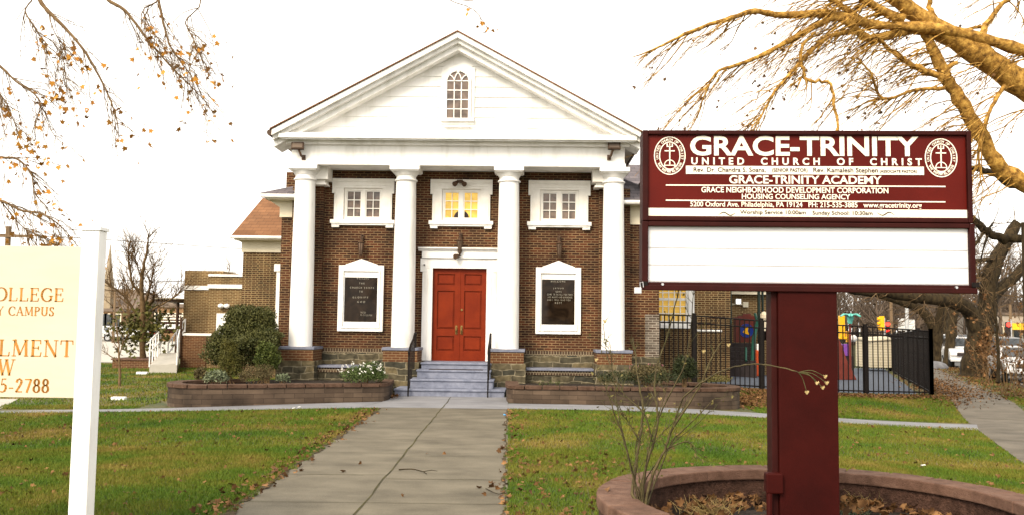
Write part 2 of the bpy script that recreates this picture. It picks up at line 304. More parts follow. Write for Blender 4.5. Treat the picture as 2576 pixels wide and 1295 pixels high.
def concrete_mat(name, c1, c2, jx=None, jy=None, joint=(.07,.065,.05)):
    m, nt, b = nmat(name); N = nt.nodes; L = nt.links
    tc = N.new('ShaderNodeTexCoord')
    n = N.new('ShaderNodeTexNoise'); n.inputs['Scale'].default_value = .9; n.inputs['Detail'].default_value = 9; n.inputs['Roughness'].default_value = .68; L.new(tc.outputs['Object'], n.inputs['Vector'])
    mp = N.new('ShaderNodeMapping'); mp.inputs['Scale'].default_value = (.8,1.5,1); L.new(tc.outputs['Object'], mp.inputs[0])
    n2 = N.new('ShaderNodeTexNoise'); n2.inputs['Scale'].default_value = 1.6; n2.inputs['Detail'].default_value = 6; L.new(mp.outputs[0], n2.inputs['Vector'])
    n3 = N.new('ShaderNodeTexNoise'); n3.inputs['Scale'].default_value = 70; n3.inputs['Detail'].default_value = 3; L.new(tc.outputs['Object'], n3.inputs['Vector'])
    a1 = N.new('ShaderNodeMath'); a1.operation = 'ADD'; L.new(n.outputs[0], a1.inputs[0]); L.new(n2.outputs[0], a1.inputs[1])
    a2 = N.new('ShaderNodeMath'); a2.operation = 'MULTIPLY_ADD'; L.new(n3.outputs[0], a2.inputs[0]); a2.inputs[1].default_value = .55; L.new(a1.outputs[0], a2.inputs[2])
    mr = N.new('ShaderNodeMapRange'); mr.inputs[1].default_value = .95; mr.inputs[2].default_value = 1.6; L.new(a2.outputs[0], mr.inputs[0])
    cr = N.new('ShaderNodeValToRGB'); e = cr.color_ramp.elements; e[0].color = (*c1,1); e[1].color = (*c2,1); L.new(mr.outputs[0], cr.inputs[0])
    L.new(cr.outputs[0], b.inputs['Base Color']); b.inputs['Roughness'].default_value = .85; b.inputs['Specular IOR Level'].default_value = .25
    bp = N.new('ShaderNodeBump'); bp.inputs['Strength'].default_value = .35; bp.inputs['Distance'].default_value = .004; L.new(n3.outputs[0], bp.inputs['Height']); L.new(bp.outputs[0], b.inputs['Normal']); return m
M['concrete'] = concrete_mat('weathered_concrete', (.072,.062,.044), (.158,.138,.102))
M['concrete_blue'] = concrete_mat('bluish_concrete', (.14,.142,.155), (.225,.225,.238))
M['sidewalk'] = concrete_mat('sidewalk_concrete', (.072,.062,.048), (.155,.134,.106))
def lawn_mat(name, blades):
    m, nt, b = nmat(name); N = nt.nodes; L = nt.links; tc = N.new('ShaderNodeTexCoord')
    n = N.new('ShaderNodeTexNoise'); n.inputs['Scale'].default_value = .55; n.inputs['Detail'].default_value = 5; n.inputs['Roughness'].default_value = .6; L.new(tc.outputs['Object'], n.inputs['Vector'])
    f = N.new('ShaderNodeTexNoise'); f.inputs['Scale'].default_value = 34 if blades else 12; f.inputs['Detail'].default_value = 3; L.new(tc.outputs['Object'], f.inputs['Vector'])
    a = N.new('ShaderNodeMath'); a.operation = 'MULTIPLY_ADD'; a.inputs[1].default_value = .38; L.new(f.outputs[0], a.inputs[0]); L.new(n.outputs[0], a.inputs[2])
    cr = N.new('ShaderNodeValToRGB'); e = cr.color_ramp.elements
    if blades: cols = ((.46,(.030,.072,.005)), (.60,(.064,.118,.007)), (.72,(.105,.122,.010)), (.82,(.17,.135,.025)), (.92,(.27,.20,.055)))
    else: cols = ((.50,(.030,.045,.010)), (.62,(.045,.060,.013)), (.73,(.075,.068,.020)), (.82,(.14,.10,.04)), (.93,(.20,.14,.06)))
    e[0].position = cols[0][0]; e[0].color = (*cols[0][1],1); e[1].position = cols[-1][0]; e[1].color = (*cols[-1][1],1)
    for p, c in cols[1:-1]: q = e.new(p); q.color = (*c,1)
    L.new(a.outputs[0], cr.inputs[0]); L.new(cr.outputs[0], b.inputs['Base Color']); b.inputs['Roughness'].default_value = .7; b.inputs['Specular IOR Level'].default_value = .2
    if not blades:
        bp = N.new('ShaderNodeBump'); bp.inputs['Strength'].default_value = .8; bp.inputs['Distance'].default_value = .03; L.new(f.outputs[0], bp.inputs['Height']); L.new(bp.outputs[0], b.inputs['Normal'])
    return m
M['lawn'] = lawn_mat('lawn_soil', False); M['grass'] = lawn_mat('grass_blades', True)

# ---------------------------------------------------------------- lettering
def text_mesh(s, x0, x1, z0, z1, depth=.003, bold=0.0, spacing=1.0):
    """words as a flat mesh in the x-z plane, fitted to a box"""
    cu = bpy.data.curves.new('words', 'FONT'); cu.body = s; cu.size = 1; cu.offset = bold; cu.extrude = .001; cu.space_character = spacing; cu.resolution_u = 4
    o = bpy.data.objects.new('words', cu); COL.objects.link(o)
    dg = bpy.context.evaluated_depsgraph_get(); me = bpy.data.meshes.new_from_object(o.evaluated_get(dg))
    n = len(me.vertices); co = np.empty(n*3, np.float32); me.vertices.foreach_get('co', co); co = co.reshape(-1,3)
    lo, hi = co.min(0), co.max(0); caps = any(c in s for c in 'gjpqy,()'); base = 0.0 if caps else lo[1]
    capref = .70 if caps else hi[1]-lo[1]
    X = x0+(co[:,0]-lo[0])/(hi[0]-lo[0])*(x1-x0); Z = z0+(co[:,1]-base)/capref*(z1-z0); Y = np.where(co[:,2] > 0, -depth, 0)
    me.vertices.foreach_set('co', np.stack([X,Y,Z],1).astype(np.float32).ravel()); me.update()
    bpy.data.objects.remove(o); bpy.data.curves.remove(cu); return me
def words(s, box, y, m, parent, name='lettering', **k):
    me = text_mesh(s, *box, **k); me.materials.append(m); o = bpy.data.objects.new(name, me); COL.objects.link(o); o.parent = parent; o.location = (0, y, 0); return o
SER = {   # serif capitals as strokes in a unit-height box: (points, thick?) ; serifs added at listed points
 'O': (.82, [([(.41+.36*math.sin(a*PI/12), .5+.5*math.cos(a*PI/12)) for a in range(25)], 'v')], []),
 'L': (.62, [([(.14,0),(.14,1)],1),([(.04,.02),(.56,.02)],0),([(.56,.02),(.58,.24)],0)], [(.14,1)]),
 'E': (.64, [([(.14,0),(.14,1)],1),([(.04,.02),(.56,.02)],0),([(.04,.98),(.54,.98)],0),([(.14,.52),(.44,.52)],0),([(.56,.02),(.59,.24)],0),([(.54,.98),(.55,.78)],0),([(.44,.42),(.44,.62)],0)], []),
 'G': (.80, [([(.43+.36*math.sin(a*PI/12), .5+.5*math.cos(a*PI/12)) for a in range(3,-16,-1)],'v'),([(.68,.10),(.68,.40)],1),([(.55,.41),(.79,.41)],0),([(.67,.92),(.68,.72)],0)], []),
 'Y': (.74, [([(.1,1),(.37,.48)],1),([(.64,1),(.37,.48)],0),([(.37,.48),(.37,0)],1)], [(.1,1),(.64,1),(.37,0)]),
 'C': (.72, [([(.42+.36*math.sin(a*PI/12), .5+.5*math.cos(a*PI/12)) for a in range(3,-16,-1)],'v'),([(.66,.9),(.67,.7)],0)], []),
 'A': (.80, [([(.1,0),(.4,1)],0),([(.4,1),(.7,0)],1),([(.2,.34),(.58,.34)],0)], [(.1,0),(.7,0)]),
 'M': (.96, [([(.14,0),(.16,1)],0),([(.16,1),(.47,.1)],1),([(.47,.1),(.78,1)],0),([(.78,1),(.82,0)],1)], [(.14,0),(.16,1),(.78,1),(.82,0)]),
 'P': (.62, [([(.14,0),(.14,1)],1),([(.14,.98),(.34,.98),(.5,.88),(.52,.73),(.46,.58),(.32,.5),(.14,.5)],'v')], [(.14,0),(.14,1)]),
 'U': (.78, [([(.14,1),(.14,.3),(.2,.1),(.38,.01),(.56,.1),(.62,.3),(.62,1)],'v')], [(.14,1),(.62,1)]),
 'S': (.56, [([(.46,.84),(.36,.98),(.2,.97),(.1,.82),(.14,.65),(.38,.44),(.47,.27),(.42,.08),(.26,0),(.12,.05),(.07,.2)],'v'),([(.46,.98),(.46,.76)],0),([(.07,.02),(.07,.24)],0)], []),
 'N': (.84, [([(.14,0),(.14,1)],0),([(.14,1),(.68,0)],1),([(.68,0),(.68,1)],0)], [(.14,0),(.14,1),(.68,1)]),
 'T': (.72, [([(.36,0),(.36,1)],1),([(.04,.98),(.68,.98)],0),([(.04,.98),(.03,.76)],0),([(.68,.98),(.69,.76)],0)], [(.36,0)]),
 'W': (1.08, [([(.08,1),(.3,0)],1),([(.3,0),(.52,1)],0),([(.52,1),(.74,0)],1),([(.74,0),(.96,1)],0)], [(.08,1),(.52,1),(.96,1)]),
 '5': (.54, [([(.42,.97),(.17,.97)],1),([(.17,.97),(.13,.55)],0),([(.13,.55),(.28,.61),(.42,.5),(.45,.3),(.36,.08),(.2,0),(.08,.04)],'v')], []),
 '-': (.40, [([(.06,.3),(.32,.3)],1)], []),
 '2': (.54, [([(.09,.74),(.14,.92),(.28,1),(.41,.9),(.42,.7),(.28,.4),(.07,.04)],'v'),([(.05,.04),(.47,.04)],1)], []),
 '7': (.52, [([(.06,.96),(.47,.96)],1),([(.47,.96),(.2,0)],1)], []),
 '8': (.54, [([(.27+.16*math.sin(a*PI/8), .76+.23*math.cos(a*PI/8)) for a in range(17)],'v'),([(.27+.2*math.sin(a*PI/8), .27+.26*math.cos(a*PI/8)) for a in range(17)],'v')], []),
 ' ': (.35, [], []) }
def serif(mb, s, x1, z0, h, y, xl, gap=.08):       # right-aligned, base at z0
    w = sum(SER[c][0]+gap for c in s)*h; k_ = (x1-xl)/w; x = xl
    for c in s:
        adv, strokes, sf = SER[c]
        for pts, th in strokes:
            P = [Vector((x+p[0]*h*k_, z0+p[1]*h)) for p in pts]
            for i in range(len(P)-1):
                a, b = P[i], P[i+1]; d = b-a
                if d.length < 1e-6: continue
                d.normalize(); n = Vector((-d.y, d.x)); t = (.05+.11*abs(d.y)) if th == 'v' else (.15 if th else .06)
                if c == '-' or (c in '257' and th == 1 and abs(d.y) < .2): t = .085
                n = n*(t*h/2); e = d*(.02*h)
                mb.prism([tuple(a-n-e), tuple(b-n+e), tuple(b+n+e), tuple(a+n-e)], y-.002, y)
        for (u, v) in sf:
            zz = z0+v*h+(.0 if v < .5 else -.035*h); mb.prism([(x+(u-.12)*h*k_, zz), (x+(u+.12)*h*k_, zz), (x+(u+.12)*h*k_, zz+.045*h), (x+(u-.12)*h*k_, zz+.045*h)], y-.003, y)
        x += (adv+gap)*h*k_
    return mb

# ================================================================ GROUND, PATHS, ROADS
def axis(lo, hi, step, far):
    a = list(np.arange(lo, hi+1e-6, step)); s = step; v = hi
    while v < far: s *= 1.35; v += s; a.append(v)
    s = step; v = lo
    while v > -far: s *= 1.35; v -= s; a.insert(0, v)
    return np.array(a)
ax = axis(-26, 34, .5, 1800); ay = axis(-4, 62, .5, 2200)
XX, YY = np.meshgrid(ax, ay); ZZ = gz(XX, YY)
nx, ny = len(ax), len(ay); idx = np.arange(nx*ny).reshape(ny, nx)
Fq = np.stack([idx[:-1,:-1], idx[:-1,1:], idx[1:,1:], idx[1:,:-1]], -1).reshape(-1,4)
gr = npmesh('ground', np.stack([XX,YY,ZZ],-1).reshape(-1,3), Fq, M['lawn'], smooth=True); gr['kind'] = 'structure'
def strip(name, left, right, m, h, seg=None):     # a draped sheet between two polylines with equal counts
    def dens(P):
        out = []
        for (a, b) in zip(P[:-1], P[1:]):
            k = max(1, int(math.dist(a, b)/.5) if seg is None else seg)
            for i in range(k): out.append((a[0]+(b[0]-a[0])*i/k, a[1]+(b[1]-a[1])*i/k))
        return out+[P[-1]]
    if seg is None: seg = max(1, int(max(math.dist(left[i], left[i+1]) for i in range(len(left)-1))/.5))
    A, B = dens(left), dens(right); n = len(A); w = max(2, int(max(math.dist(a, b) for a, b in zip(A, B))/.5)+1)
    V = np.array([[(a[0]+(b[0]-a[0])*j/w, a[1]+(b[1]-a[1])*j/w, 0) for j in range(w+1)] for a, b in zip(A, B)], float).reshape(-1,3)
    V[:,2] = gz(V[:,0], V[:,1])+h; I = np.arange(n*(w+1)).reshape(n, w+1)
    F = np.stack([I[:-1,:-1], I[:-1,1:], I[1:,1:], I[1:,:-1]], -1).reshape(-1,4)
    o = npmesh(name, V, F, m, smooth=True); o['kind'] = 'structure'; return o
PATH_L = lambda y: -2.66-.012*(y-8)
strip('main_path', [(-2.55, 1), (-2.66, 8), (-2.79, 19.9)], [(0.0, 1), (-.01, 8), (-.045, 19.9)], M['concrete'], .012)
strip('path_apron', [(-3.3, 19.9), (-3.0, 21.4), (-2.9, 23.3)], [(-.045, 19.9), (-.05, 21.4), (-.06, 23.3)], M['concrete_blue'], .012)
# joints of the path: sunk dark strips, one long wandering crack with moss
jm = mat('path_joint', (.025,.022,.014), (.075,.065,.022), 3, .95)
mb = MB()
V = [];
ys = np.arange(1, 23.2, .35)
for y in ys: V.append((-1.45-.002*(y-8)+random.uniform(-.012,.012), y, random.uniform(.006,.014)))
for a, b in zip(V[:-1], V[1:]): mb.face([(a[0]-a[2], a[1], G(a[0],a[1])+.0165), (a[0]+a[2], a[1], G(a[0],a[1])+.0165), (b[0]+b[2], b[1], G(b[0],b[1])+.0165), (b[0]-b[2], b[1], G(b[0],b[1])+.0165)])
def cross(y, x0, x1, w, wob=.01):
    xs = np.linspace(x0, x1, 9); o = [random.uniform(-wob, wob) for _ in xs]
    for i in range(8): mb.face([(xs[i], y+o[i]-w, G(xs[i],y)+.0165), (xs[i+1], y+o[i+1]-w, G(xs[i+1],y)+.0165), (xs[i+1], y+o[i+1]+w, G(xs[i+1],y)+.0165), (xs[i], y+o[i]+w, G(xs[i],y)+.0165)])
for y, x0, x1, w in ((11.0,-2.68,-1.47,.007),(10.75,-1.43,-.02,.007),(12.85,-2.7,-1.47,.004),(12.6,-1.43,-.6,.004),(14.4,-2.72,-1.47,.007),(17.0,-2.74,-.05,.004),(19.9,-2.79,-.05,.012),(9.3,-2.65,-.02,.005)): cross(y, x0, x1, w)
o = mb.build('path_joints', jm); o['kind'] = 'structure'
# worn earth edges of the path
em = mat('worn_earth', (.030,.022,.012), (.085,.060,.030), 9, .95, .6, 60)
for edge, sg in ((lambda y: PATH_L(y), 1), (lambda y: -.005-.003*(y-8), -1)):
    mb = MB(); ys = np.arange(6, 19.8, .12); w_ = [max(.0, .035+.03*math.sin(y*3.1)+.03*math.sin(y*8.7+1)+random.uniform(-.02,.03)) for y in ys]
    for (y0, a), (y1, b) in zip(zip(ys[:-1], w_[:-1]), zip(ys[1:], w_[1:])):
        mb.face([(edge(y0)-.03, y0, G(0,y0)+.017), (edge(y0)+sg*a, y0, G(0,y0)+.017), (edge(y1)+sg*b, y1, G(0,y1)+.017), (edge(y1)-.03, y1, G(0,y1)+.017)][::sg])
    o = mb.build('earth_edge', em); o['kind'] = 'structure'
# cross walk in front of the planters
strip('cross_walk_east', [(-.045, 19.95), (4.5, 19.9), (10.0, 19.6)], [(-.045, 21.3), (4.5, 21.15), (10.6, 20.85)], M['concrete_blue'], .016)
strip('cross_walk_west', [(-12.5, 18.0), (-8.6, 19.05), (-3.3, 19.75)], [(-12.5, 18.5), (-8.6, 19.7), (-3.0, 21.4)], M['concrete_blue'], .016)
SWL = lambda y: 7.86+(y-13.96)*.380; SWR = lambda y: 13.2+(y-23.5)*.36-.0*y
yy = [4, 12, 20, 26.5, 34, 46, 62]
strip('sidewalk', [(SWL(y), y) for y in yy], [(SWL(y)+1.62+.02*(y-14), y) for y in yy], M['sidewalk'], .012)
mb = MB()
for y in (11.5, 13.6, 15.7, 17.8, 19.9, 22.3, 25, 28):
    x0 = SWL(y); x1 = x0+1.66
    mb.face([(x0, y-.012, G(x0,y)+.0165), (x1, y-.36-.012, G(x1,y-.36)+.0165), (x1, y-.36+.012, G(x1,y-.36)+.0165), (x0, y+.012, G(x0,y)+.0165)])
o = mb.build('sidewalk_joints', jm); o['kind'] = 'structure'
CURB = lambda y: 13.2+(y-23.5)*.36+1.9
yr = [10, 25, 40, 60, 90, 130, 180]
strip('street', [(CURB(y)+.25, y) for y in yr], [(CURB(y)+11, y) for y in yr], M['asphalt'], .010)
mb = MB()
for a, b in zip(yr[:-1], yr[1:]):
    k = 12
    for i in range(k):
        y0 = a+(b-a)*i/k; y1 = a+(b-a)*(i+1)/k; x0, x1 = CURB(y0), CURB(y1); z0, z1 = G(x0,y0), G(x1,y1)
        mb.hexa([(x0,y0,z0-.1),(x0+.2,y0,z0-.1),(x1+.2,y1,z1-.1),(x1,y1,z1-.1),(x0,y0,z0+.10),(x0+.2,y0,z0+.10),(x1+.2,y1,z1+.10),(x1,y1,z1+.10)])
o = mb.build('kerb', M['sidewalk']); o['kind'] = 'structure'
strip('playground_surface', [(4.6, 27.0), (6.9, 28.6), (7.4, 33.5), (9, 49)], [(12.0, 26.9), (12.6, 28.6), (14.4, 33.5), (20.0, 49)], M['rubber'], .014)
strip('parking_lot', [(-44, 43), (-60, 70), (-84, 110)], [(-17.2, 42), (-24, 70), (-40, 110)], M['lot'], .012)
strip('side_drive', [(-26, 17.6), (-26, 22)], [(-10.4, 18.4), (-11.8, 22)], M['lot'], .012)

# ================================================================ CHURCH
CF = Frame(-1.43, 25.4, -.02); L_ = CF.loc
church = thing('church', 'brown brick church with a white pediment, four white columns and red double doors', 'church', (-1.43, 25.4, 0), -.02)
def LX(px, py, yl): return L_(px, py, yl)[0]
def LZ(px, py, yl): return L_(px, py, yl)[1]
yF, yC, yCor = -.92, -.62, -1.34           # frieze face, column axis, cornice face
zA = LZ(1151, 418, yF)                     # underside of the architrave = portico ceiling
zC0, zC1 = LZ(1151, 350, yCor), LZ(1151, 340, yCor)
xf0, xf1 = LX(733, 390, yF), LX(1571.6, 390, yF)
xc0, xc1 = LX(700, 345, yCor), LX(1602.5, 345, yCor)
zR0 = LZ(685, 322.8, yCor); zAp = LZ(1151.6, 77.6, yCor); xAp = LX(1151.6, 77.6, yCor)
xr0, xr1 = LX(685, 322.8, yCor), LX(1612, 328.5, yCor)
xW0, xW1 = LX(704, 700, 0), LX(1658, 780, 0)
zB = .15
# main wall with real openings: strips round three windows and the door
def win_box(cx): return (LX(cx-48.5, 516, 0), LX(cx+48.5, 516, 0), LZ(1160, 557, 0), LZ(1160, 477, 0))
WINC = (914, 1160.7, 1407)
wb = [win_box(c) for c in WINC]
dx0, dx1, dz0, dz1 = LX(1087, 800, 0), LX(1222.5, 800, 0), LZ(1155, 907, 0), LZ(1155, 674.7, 0)
zw0, zw1 = wb[1][2], wb[1][3]; zS = LZ(1155, 889.6, 0)
WT = .35; mb = MB()
zE = LZ(720, 520, 0)
zEnd = LZ(720, 540, -.02)
mb.box(xW0, xf0+.01, 0, WT, zS, zEnd); mb.box(xf0+.01, wb[0][0], 0, WT, zS, zA+.3)
mb.box(wb[2][1], xf1-.01, 0, WT, zS, zA+.3); mb.box(xf1-.01, xW1, 0, WT, zS, zEnd)
for i in range(2): mb.box(wb[i][1], wb[i+1][0], 0, WT, zw0, zw1)
mb.box(wb[0][0], wb[2][1], 0, WT, zw1, zA+.3)
mb.box(wb[0][0], wb[2][1], 0, WT, dz1, zw0)
mb.box(wb[0][0], dx0, 0, WT, zS, dz1); mb.box(dx1, wb[2][1], 0, WT, zS, dz1)
mb.box(xW0, xW0+.35, WT, 7.0, zS, zA); mb.box(xW1-.35, xW1, WT, 3.6, zS, zA)
mb.build('front_wall', M['brick'], church)
MB().box(xW0-.03, dx0-.02, -.03, WT+.02, -.3, zS-.002).box(dx1+.02, xW1+.03, -.03, WT+.02, -.3, zS-.002).build('stone_base', M['rubble'], church)
for a_, b_x in ((812, 1045), (1270, 1500)): MB().box(LX(a_, 880, -.02), LX(b_x, 880, -.02), -.018, 0, zS, zS+.115).build('header_course', M['brick_head'], church)
# brick piers at both ends of the porch wall and their white caps
pz0, pz1 = zS, LZ(815, 470, -.15)
for a, b in ((LX(733, 600, -.2), LX(811, 600, -.2)), (LX(1507, 600, -.2), LX(1585, 600, -.2))): MB().box(a, b, -.20, -.02, pz0, pz1+.02).build('wall_pier', M['brick'], church)
for a, b, sgn in ((LX(770, 450, -.25), LX(832, 450, -.25), 1), (LX(1489, 450, -.25), LX(1556, 450, -.25), -1)):
    mb = MB(); i0, i1 = (a, b) if sgn > 0 else (a, b)
    mb.box(i0, i1, -.62, -.03, pz1+.14, zA-.002); mb.box(i0+(0 if sgn > 0 else .10), i1-(.10 if sgn > 0 else 0), -.50, -.031, pz1+.05, pz1+.14); mb.box(i0+(0 if sgn > 0 else .06), i1-(.06 if sgn > 0 else 0), -.54, -.032, pz1, pz1+.05)
    mb.build('pier_cap', M['trim'], church)
# entablature
mb = MB(); mb.box(xf0, xf1, yF, -.02, zA, zC0); zb = LZ(1151, 410, yF)
mb.box(xf0-.03, xf1+.03, yF-.035, yF, zA-.002, zb); mb.box(xf0-.02, xf1+.02, yF-.02, yF, zb+.002, zb+.03)
mb.box(xf0, xf0+.6, -.02, .0, zA, zC0)
mb.build('entablature', M['white'], church, bevel=.008)
mb = MB(); mb.box(xc0, xc1, yCor, .3, zC0, zC1); mb.box(xc0+.05, xc1-.05, yCor+.06, yCor+.1, zC0-.035, zC0)
mb.box(xc0+.06, xc1-.06, yCor+.04, -.4, zC1, zC1+.045)
mb.box(xf0-.12, xf1+.12, yF-.14, yF, zC0-.11, zC0-.001)
mb.build('cornice', M['white'], church, bevel=.006)
# pediment: boarded tympanum, two raking cornices, roof
zt0 = zC1+.03; yT = -.80; xm = xAp
tin = LZ(1151.6, 120.4, yCor); slope = (tin-LZ(742, 335, yCor))/(xm-LX(742, 335, yCor))
mb = MB(); nb = 11; hT = tin-zt0+.35; bh = .285
half = lambda z: (tin+.30-z)/slope
for k in range(nb):
    z0 = zt0+k*bh; z1 = min(z0+bh, tin+.28)
    if z1-z0 < .02: break
    mb.hexa([(xm-half(z0), yT-.025, z0), (xm+half(z0), yT-.025, z0), (xm+half(z0), .2, z0), (xm-half(z0), .2, z0), (xm-half(z1), yT, z1), (xm+half(z1), yT, z1), (xm+half(z1), .2, z1), (xm-half(z1), .2, z1)])
tymp = mb.build('boarded_gable', M['white'], church)
def rake(name, lo, hi, ya, yb, matr):     # a band parallel to the roof slope between vertical offsets lo..hi below the apex line
    mb = MB()
    for sx, xe in ((-1, xr0), (1, xr1)):
        ze = zR0 if sx < 0 else LZ(1612, 328.5, yCor)
        mb.hexa([(xm,ya,zAp-hi),(xe,ya,ze-hi),(xe,yb,ze-hi),(xm,yb,zAp-hi),(xm,ya,zAp-lo),(xe,ya,ze-lo),(xe,yb,ze-lo),(xm,yb,zAp-lo)])
    return mb.build(name, matr, church)
rk = zAp-tin
rake('raking_cornice', .05, .20, yCor-.06, -.3, M['white']); rake('raking_bed_mould', .20, .31, yCor+.06, -.3, M['white']); rake('raking_frieze', .31, rk, yCor+.20, -.3, M['white'])
mb = MB()
for sx, xe in ((-1, xr0-.05), (1, xr1+.05)):
    ze = zR0-.03
    mb.hexa([(xm,yCor-.10,zAp-.048),(xe,yCor-.10,ze-.02),(xe,9,ze-.02),(xm,9,zAp-.048),(xm,yCor-.10,zAp-.015),(xe,yCor-.10,ze+.013),(xe,9,ze+.013),(xm,9,zAp-.015)])
mb.build('gable_roof', M['shingle_red'], church)
for xe, s_ in ((xr0, -1), (xr1, 1)):      # side eaves running back, dark gutters
    MB().box(min(xe, xe-s_*.75), max(xe, xe-s_*.75), yCor+.1, 8, zR0-.24, zR0-.16).build('eave_soffit', M['trim'], church)
    mb = MB(); mb.tube([(xe+s_*.06, yCor-.02, zR0-.12), (xe+s_*.06, 8, zR0-.12)], .085, 8); mb.build('gutter', M['bronze'], church)
# round-arched gable window
ax_, az0, az1 = LX(1152, 240, yT), LZ(1152, 300, yT), LZ(1152, 182, yT); aw = (LX(1179, 250, yT)-LX(1125.5, 250, yT))/2; sp = az1-aw
def arch(w, z0, zs, y0, y1, n=20):
    return [(ax_-w, z0)]+[(ax_+w, z0)]+[(ax_+w*math.cos(PI*i/n), zs+w*math.sin(PI*i/n)) for i in range(n+1)]
aw_ob = MB().prism([(ax_-.46, az0-.16), (ax_+.46, az0-.16), (ax_+.46, az1+.10), (ax_+.3, az1+.18), (ax_-.3, az1+.18), (ax_-.46, az1+.10)], yT-.05, yT-.02).build('gable_window', M['white'], church)
gw = MB(); gw.prism(arch(aw, az0, sp, 0, 0), yT-.062, yT-.052); g = gw.build('pane', M['glass_dark'], aw_ob)
mb = MB(); yb = yT-.085
def ring(c0, c1, r, t, a0, a1, n=18, cz=None):
    for i in range(n):
        p, q = a0+(a1-a0)*i/n, a0+(a1-a0)*(i+1)/n
        mb.prism([(c0+r*math.cos(p), c1+r*math.sin(p)), (c0+(r+t)*math.cos(p), c1+(r+t)*math.sin(p)), (c0+(r+t)*math.cos(q), c1+(r+t)*math.sin(q)), (c0+r*math.cos(q), c1+r*math.sin(q))], yb-.02, yT-.05)
ring(ax_, sp, aw, .07, 0, PI); mb.box(ax_-aw-.07, ax_-aw, yb-.02, yT-.05, az0, sp); mb.box(ax_+aw, ax_+aw+.07, yb-.02, yT-.05, az0, sp)
mb.box(ax_-aw-.17, ax_+aw+.17, yb-.05, yT-.05, az0-.08, az0); mb.box(ax_-aw-.07, ax_+aw+.07, yb-.04, yT-.05, az0-.24, az0-.2)
for k in (-1, 1): mb.box(ax_+k*aw/3-.013, ax_+k*aw/3+.013, yb, yT-.06, az0, sp)
for k in range(4): z = az0+(sp-az0)*(k+1)/3.9; mb.box(ax_-aw, ax_+aw, yb+.003, yT-.06, z-.013, z+.013)
for cx in (-1, 1):
    ring(ax_+cx*aw, sp, aw*2/3-.013, .026, PI if cx > 0 else 0, PI*.56 if cx > 0 else PI*.44, 8); ring(ax_+cx*aw, sp, aw*4/3-.013, .026, PI if cx > 0 else 0, PI*.70 if cx > 0 else PI*.30, 8)
mb.build('frame', M['white'], aw_ob)
# columns on brick and stone pedestals
CT = [(758.8, 424), (1017.2, 426), (1279.5, 430), (1544, 434)]; CB = [(752, 870.5), (1010.5, 873), (1276, 877), (1546.5, 880)]
zcap = zA
for (tx, ty), (bx, by) in zip(CT, CB):
    x = (LX(tx, 430, yC-.3)+LX(bx, 868, yC-.3))/2; zb_ = LZ(bx, by, yC-.3)
    col = MB(); R1, R0_ = .315, .272; H = zcap-zb_
    prof = [(R1, 0)]+[(R1-(R1-R0_)*((k/12)**1.7), (H-.40)*k/12) for k in range(1, 13)]
    prof += [(R0_+.035, H-.395), (R0_+.045, H-.375), (R0_+.035, H-.355), (R0_, H-.345), (R0_-.005, H-.26), (R0_+.02, H-.245), (R0_+.03, H-.22), (R0_+.075, H-.165), (R0_+.105, H-.125)]
    col.lathe(prof, 40, (x, yC, zb_)); c = col.build('column', M['white'], church, smooth='auto')
    MB().box(x-.405, x+.405, yC-.405, yC+.405, zcap-.122, zcap-.003).box(x-.375, x+.375, yC-.375, yC+.375, zcap-.15, zcap-.123).build('capital', M['white'], c, bevel=.006)
    px0, px1, py0, py1 = x-.46, x+.46, yC-.46, .02
    MB().box(px0-.03, px1+.03, py0-.03, -.035, zb_-.075, zb_-.001).build('pedestal_slab', M['slate'], church, bevel=.008)
    MB().box(px0, px1, py0, -.036, zb_-.375, zb_-.076).build('pedestal', M['brick_ped'], church)
    MB().box(px0-.05, px1+.05, py0-.05, -.037, -.3, zb_-.376).build('pedestal_base', M['rubble'], church)
pedx = [(LX(tx, 430, yC-.3)+LX(bx, 868, yC-.3))/2 for (tx, ty), (bx, by) in zip(CT, CB)]
# bluestone benches between pedestals
for i in (0, 2):
    a, b = pedx[i]+.52, pedx[i+1]-.52; zt = LZ(1390, 925, -.6)
    MB().box(a, b, -.80, -.035, zt-.06, zt).build('bench_slab', M['slate'], church, bevel=.01); MB().box(a, b, -.74, -.036, zt-.18, zt-.061).build('bench_front', M['brick_head'], church); MB().box(a, b, -.70, -.038, -.3, zt-.181).build('bench_foot', M['rubble'], church)
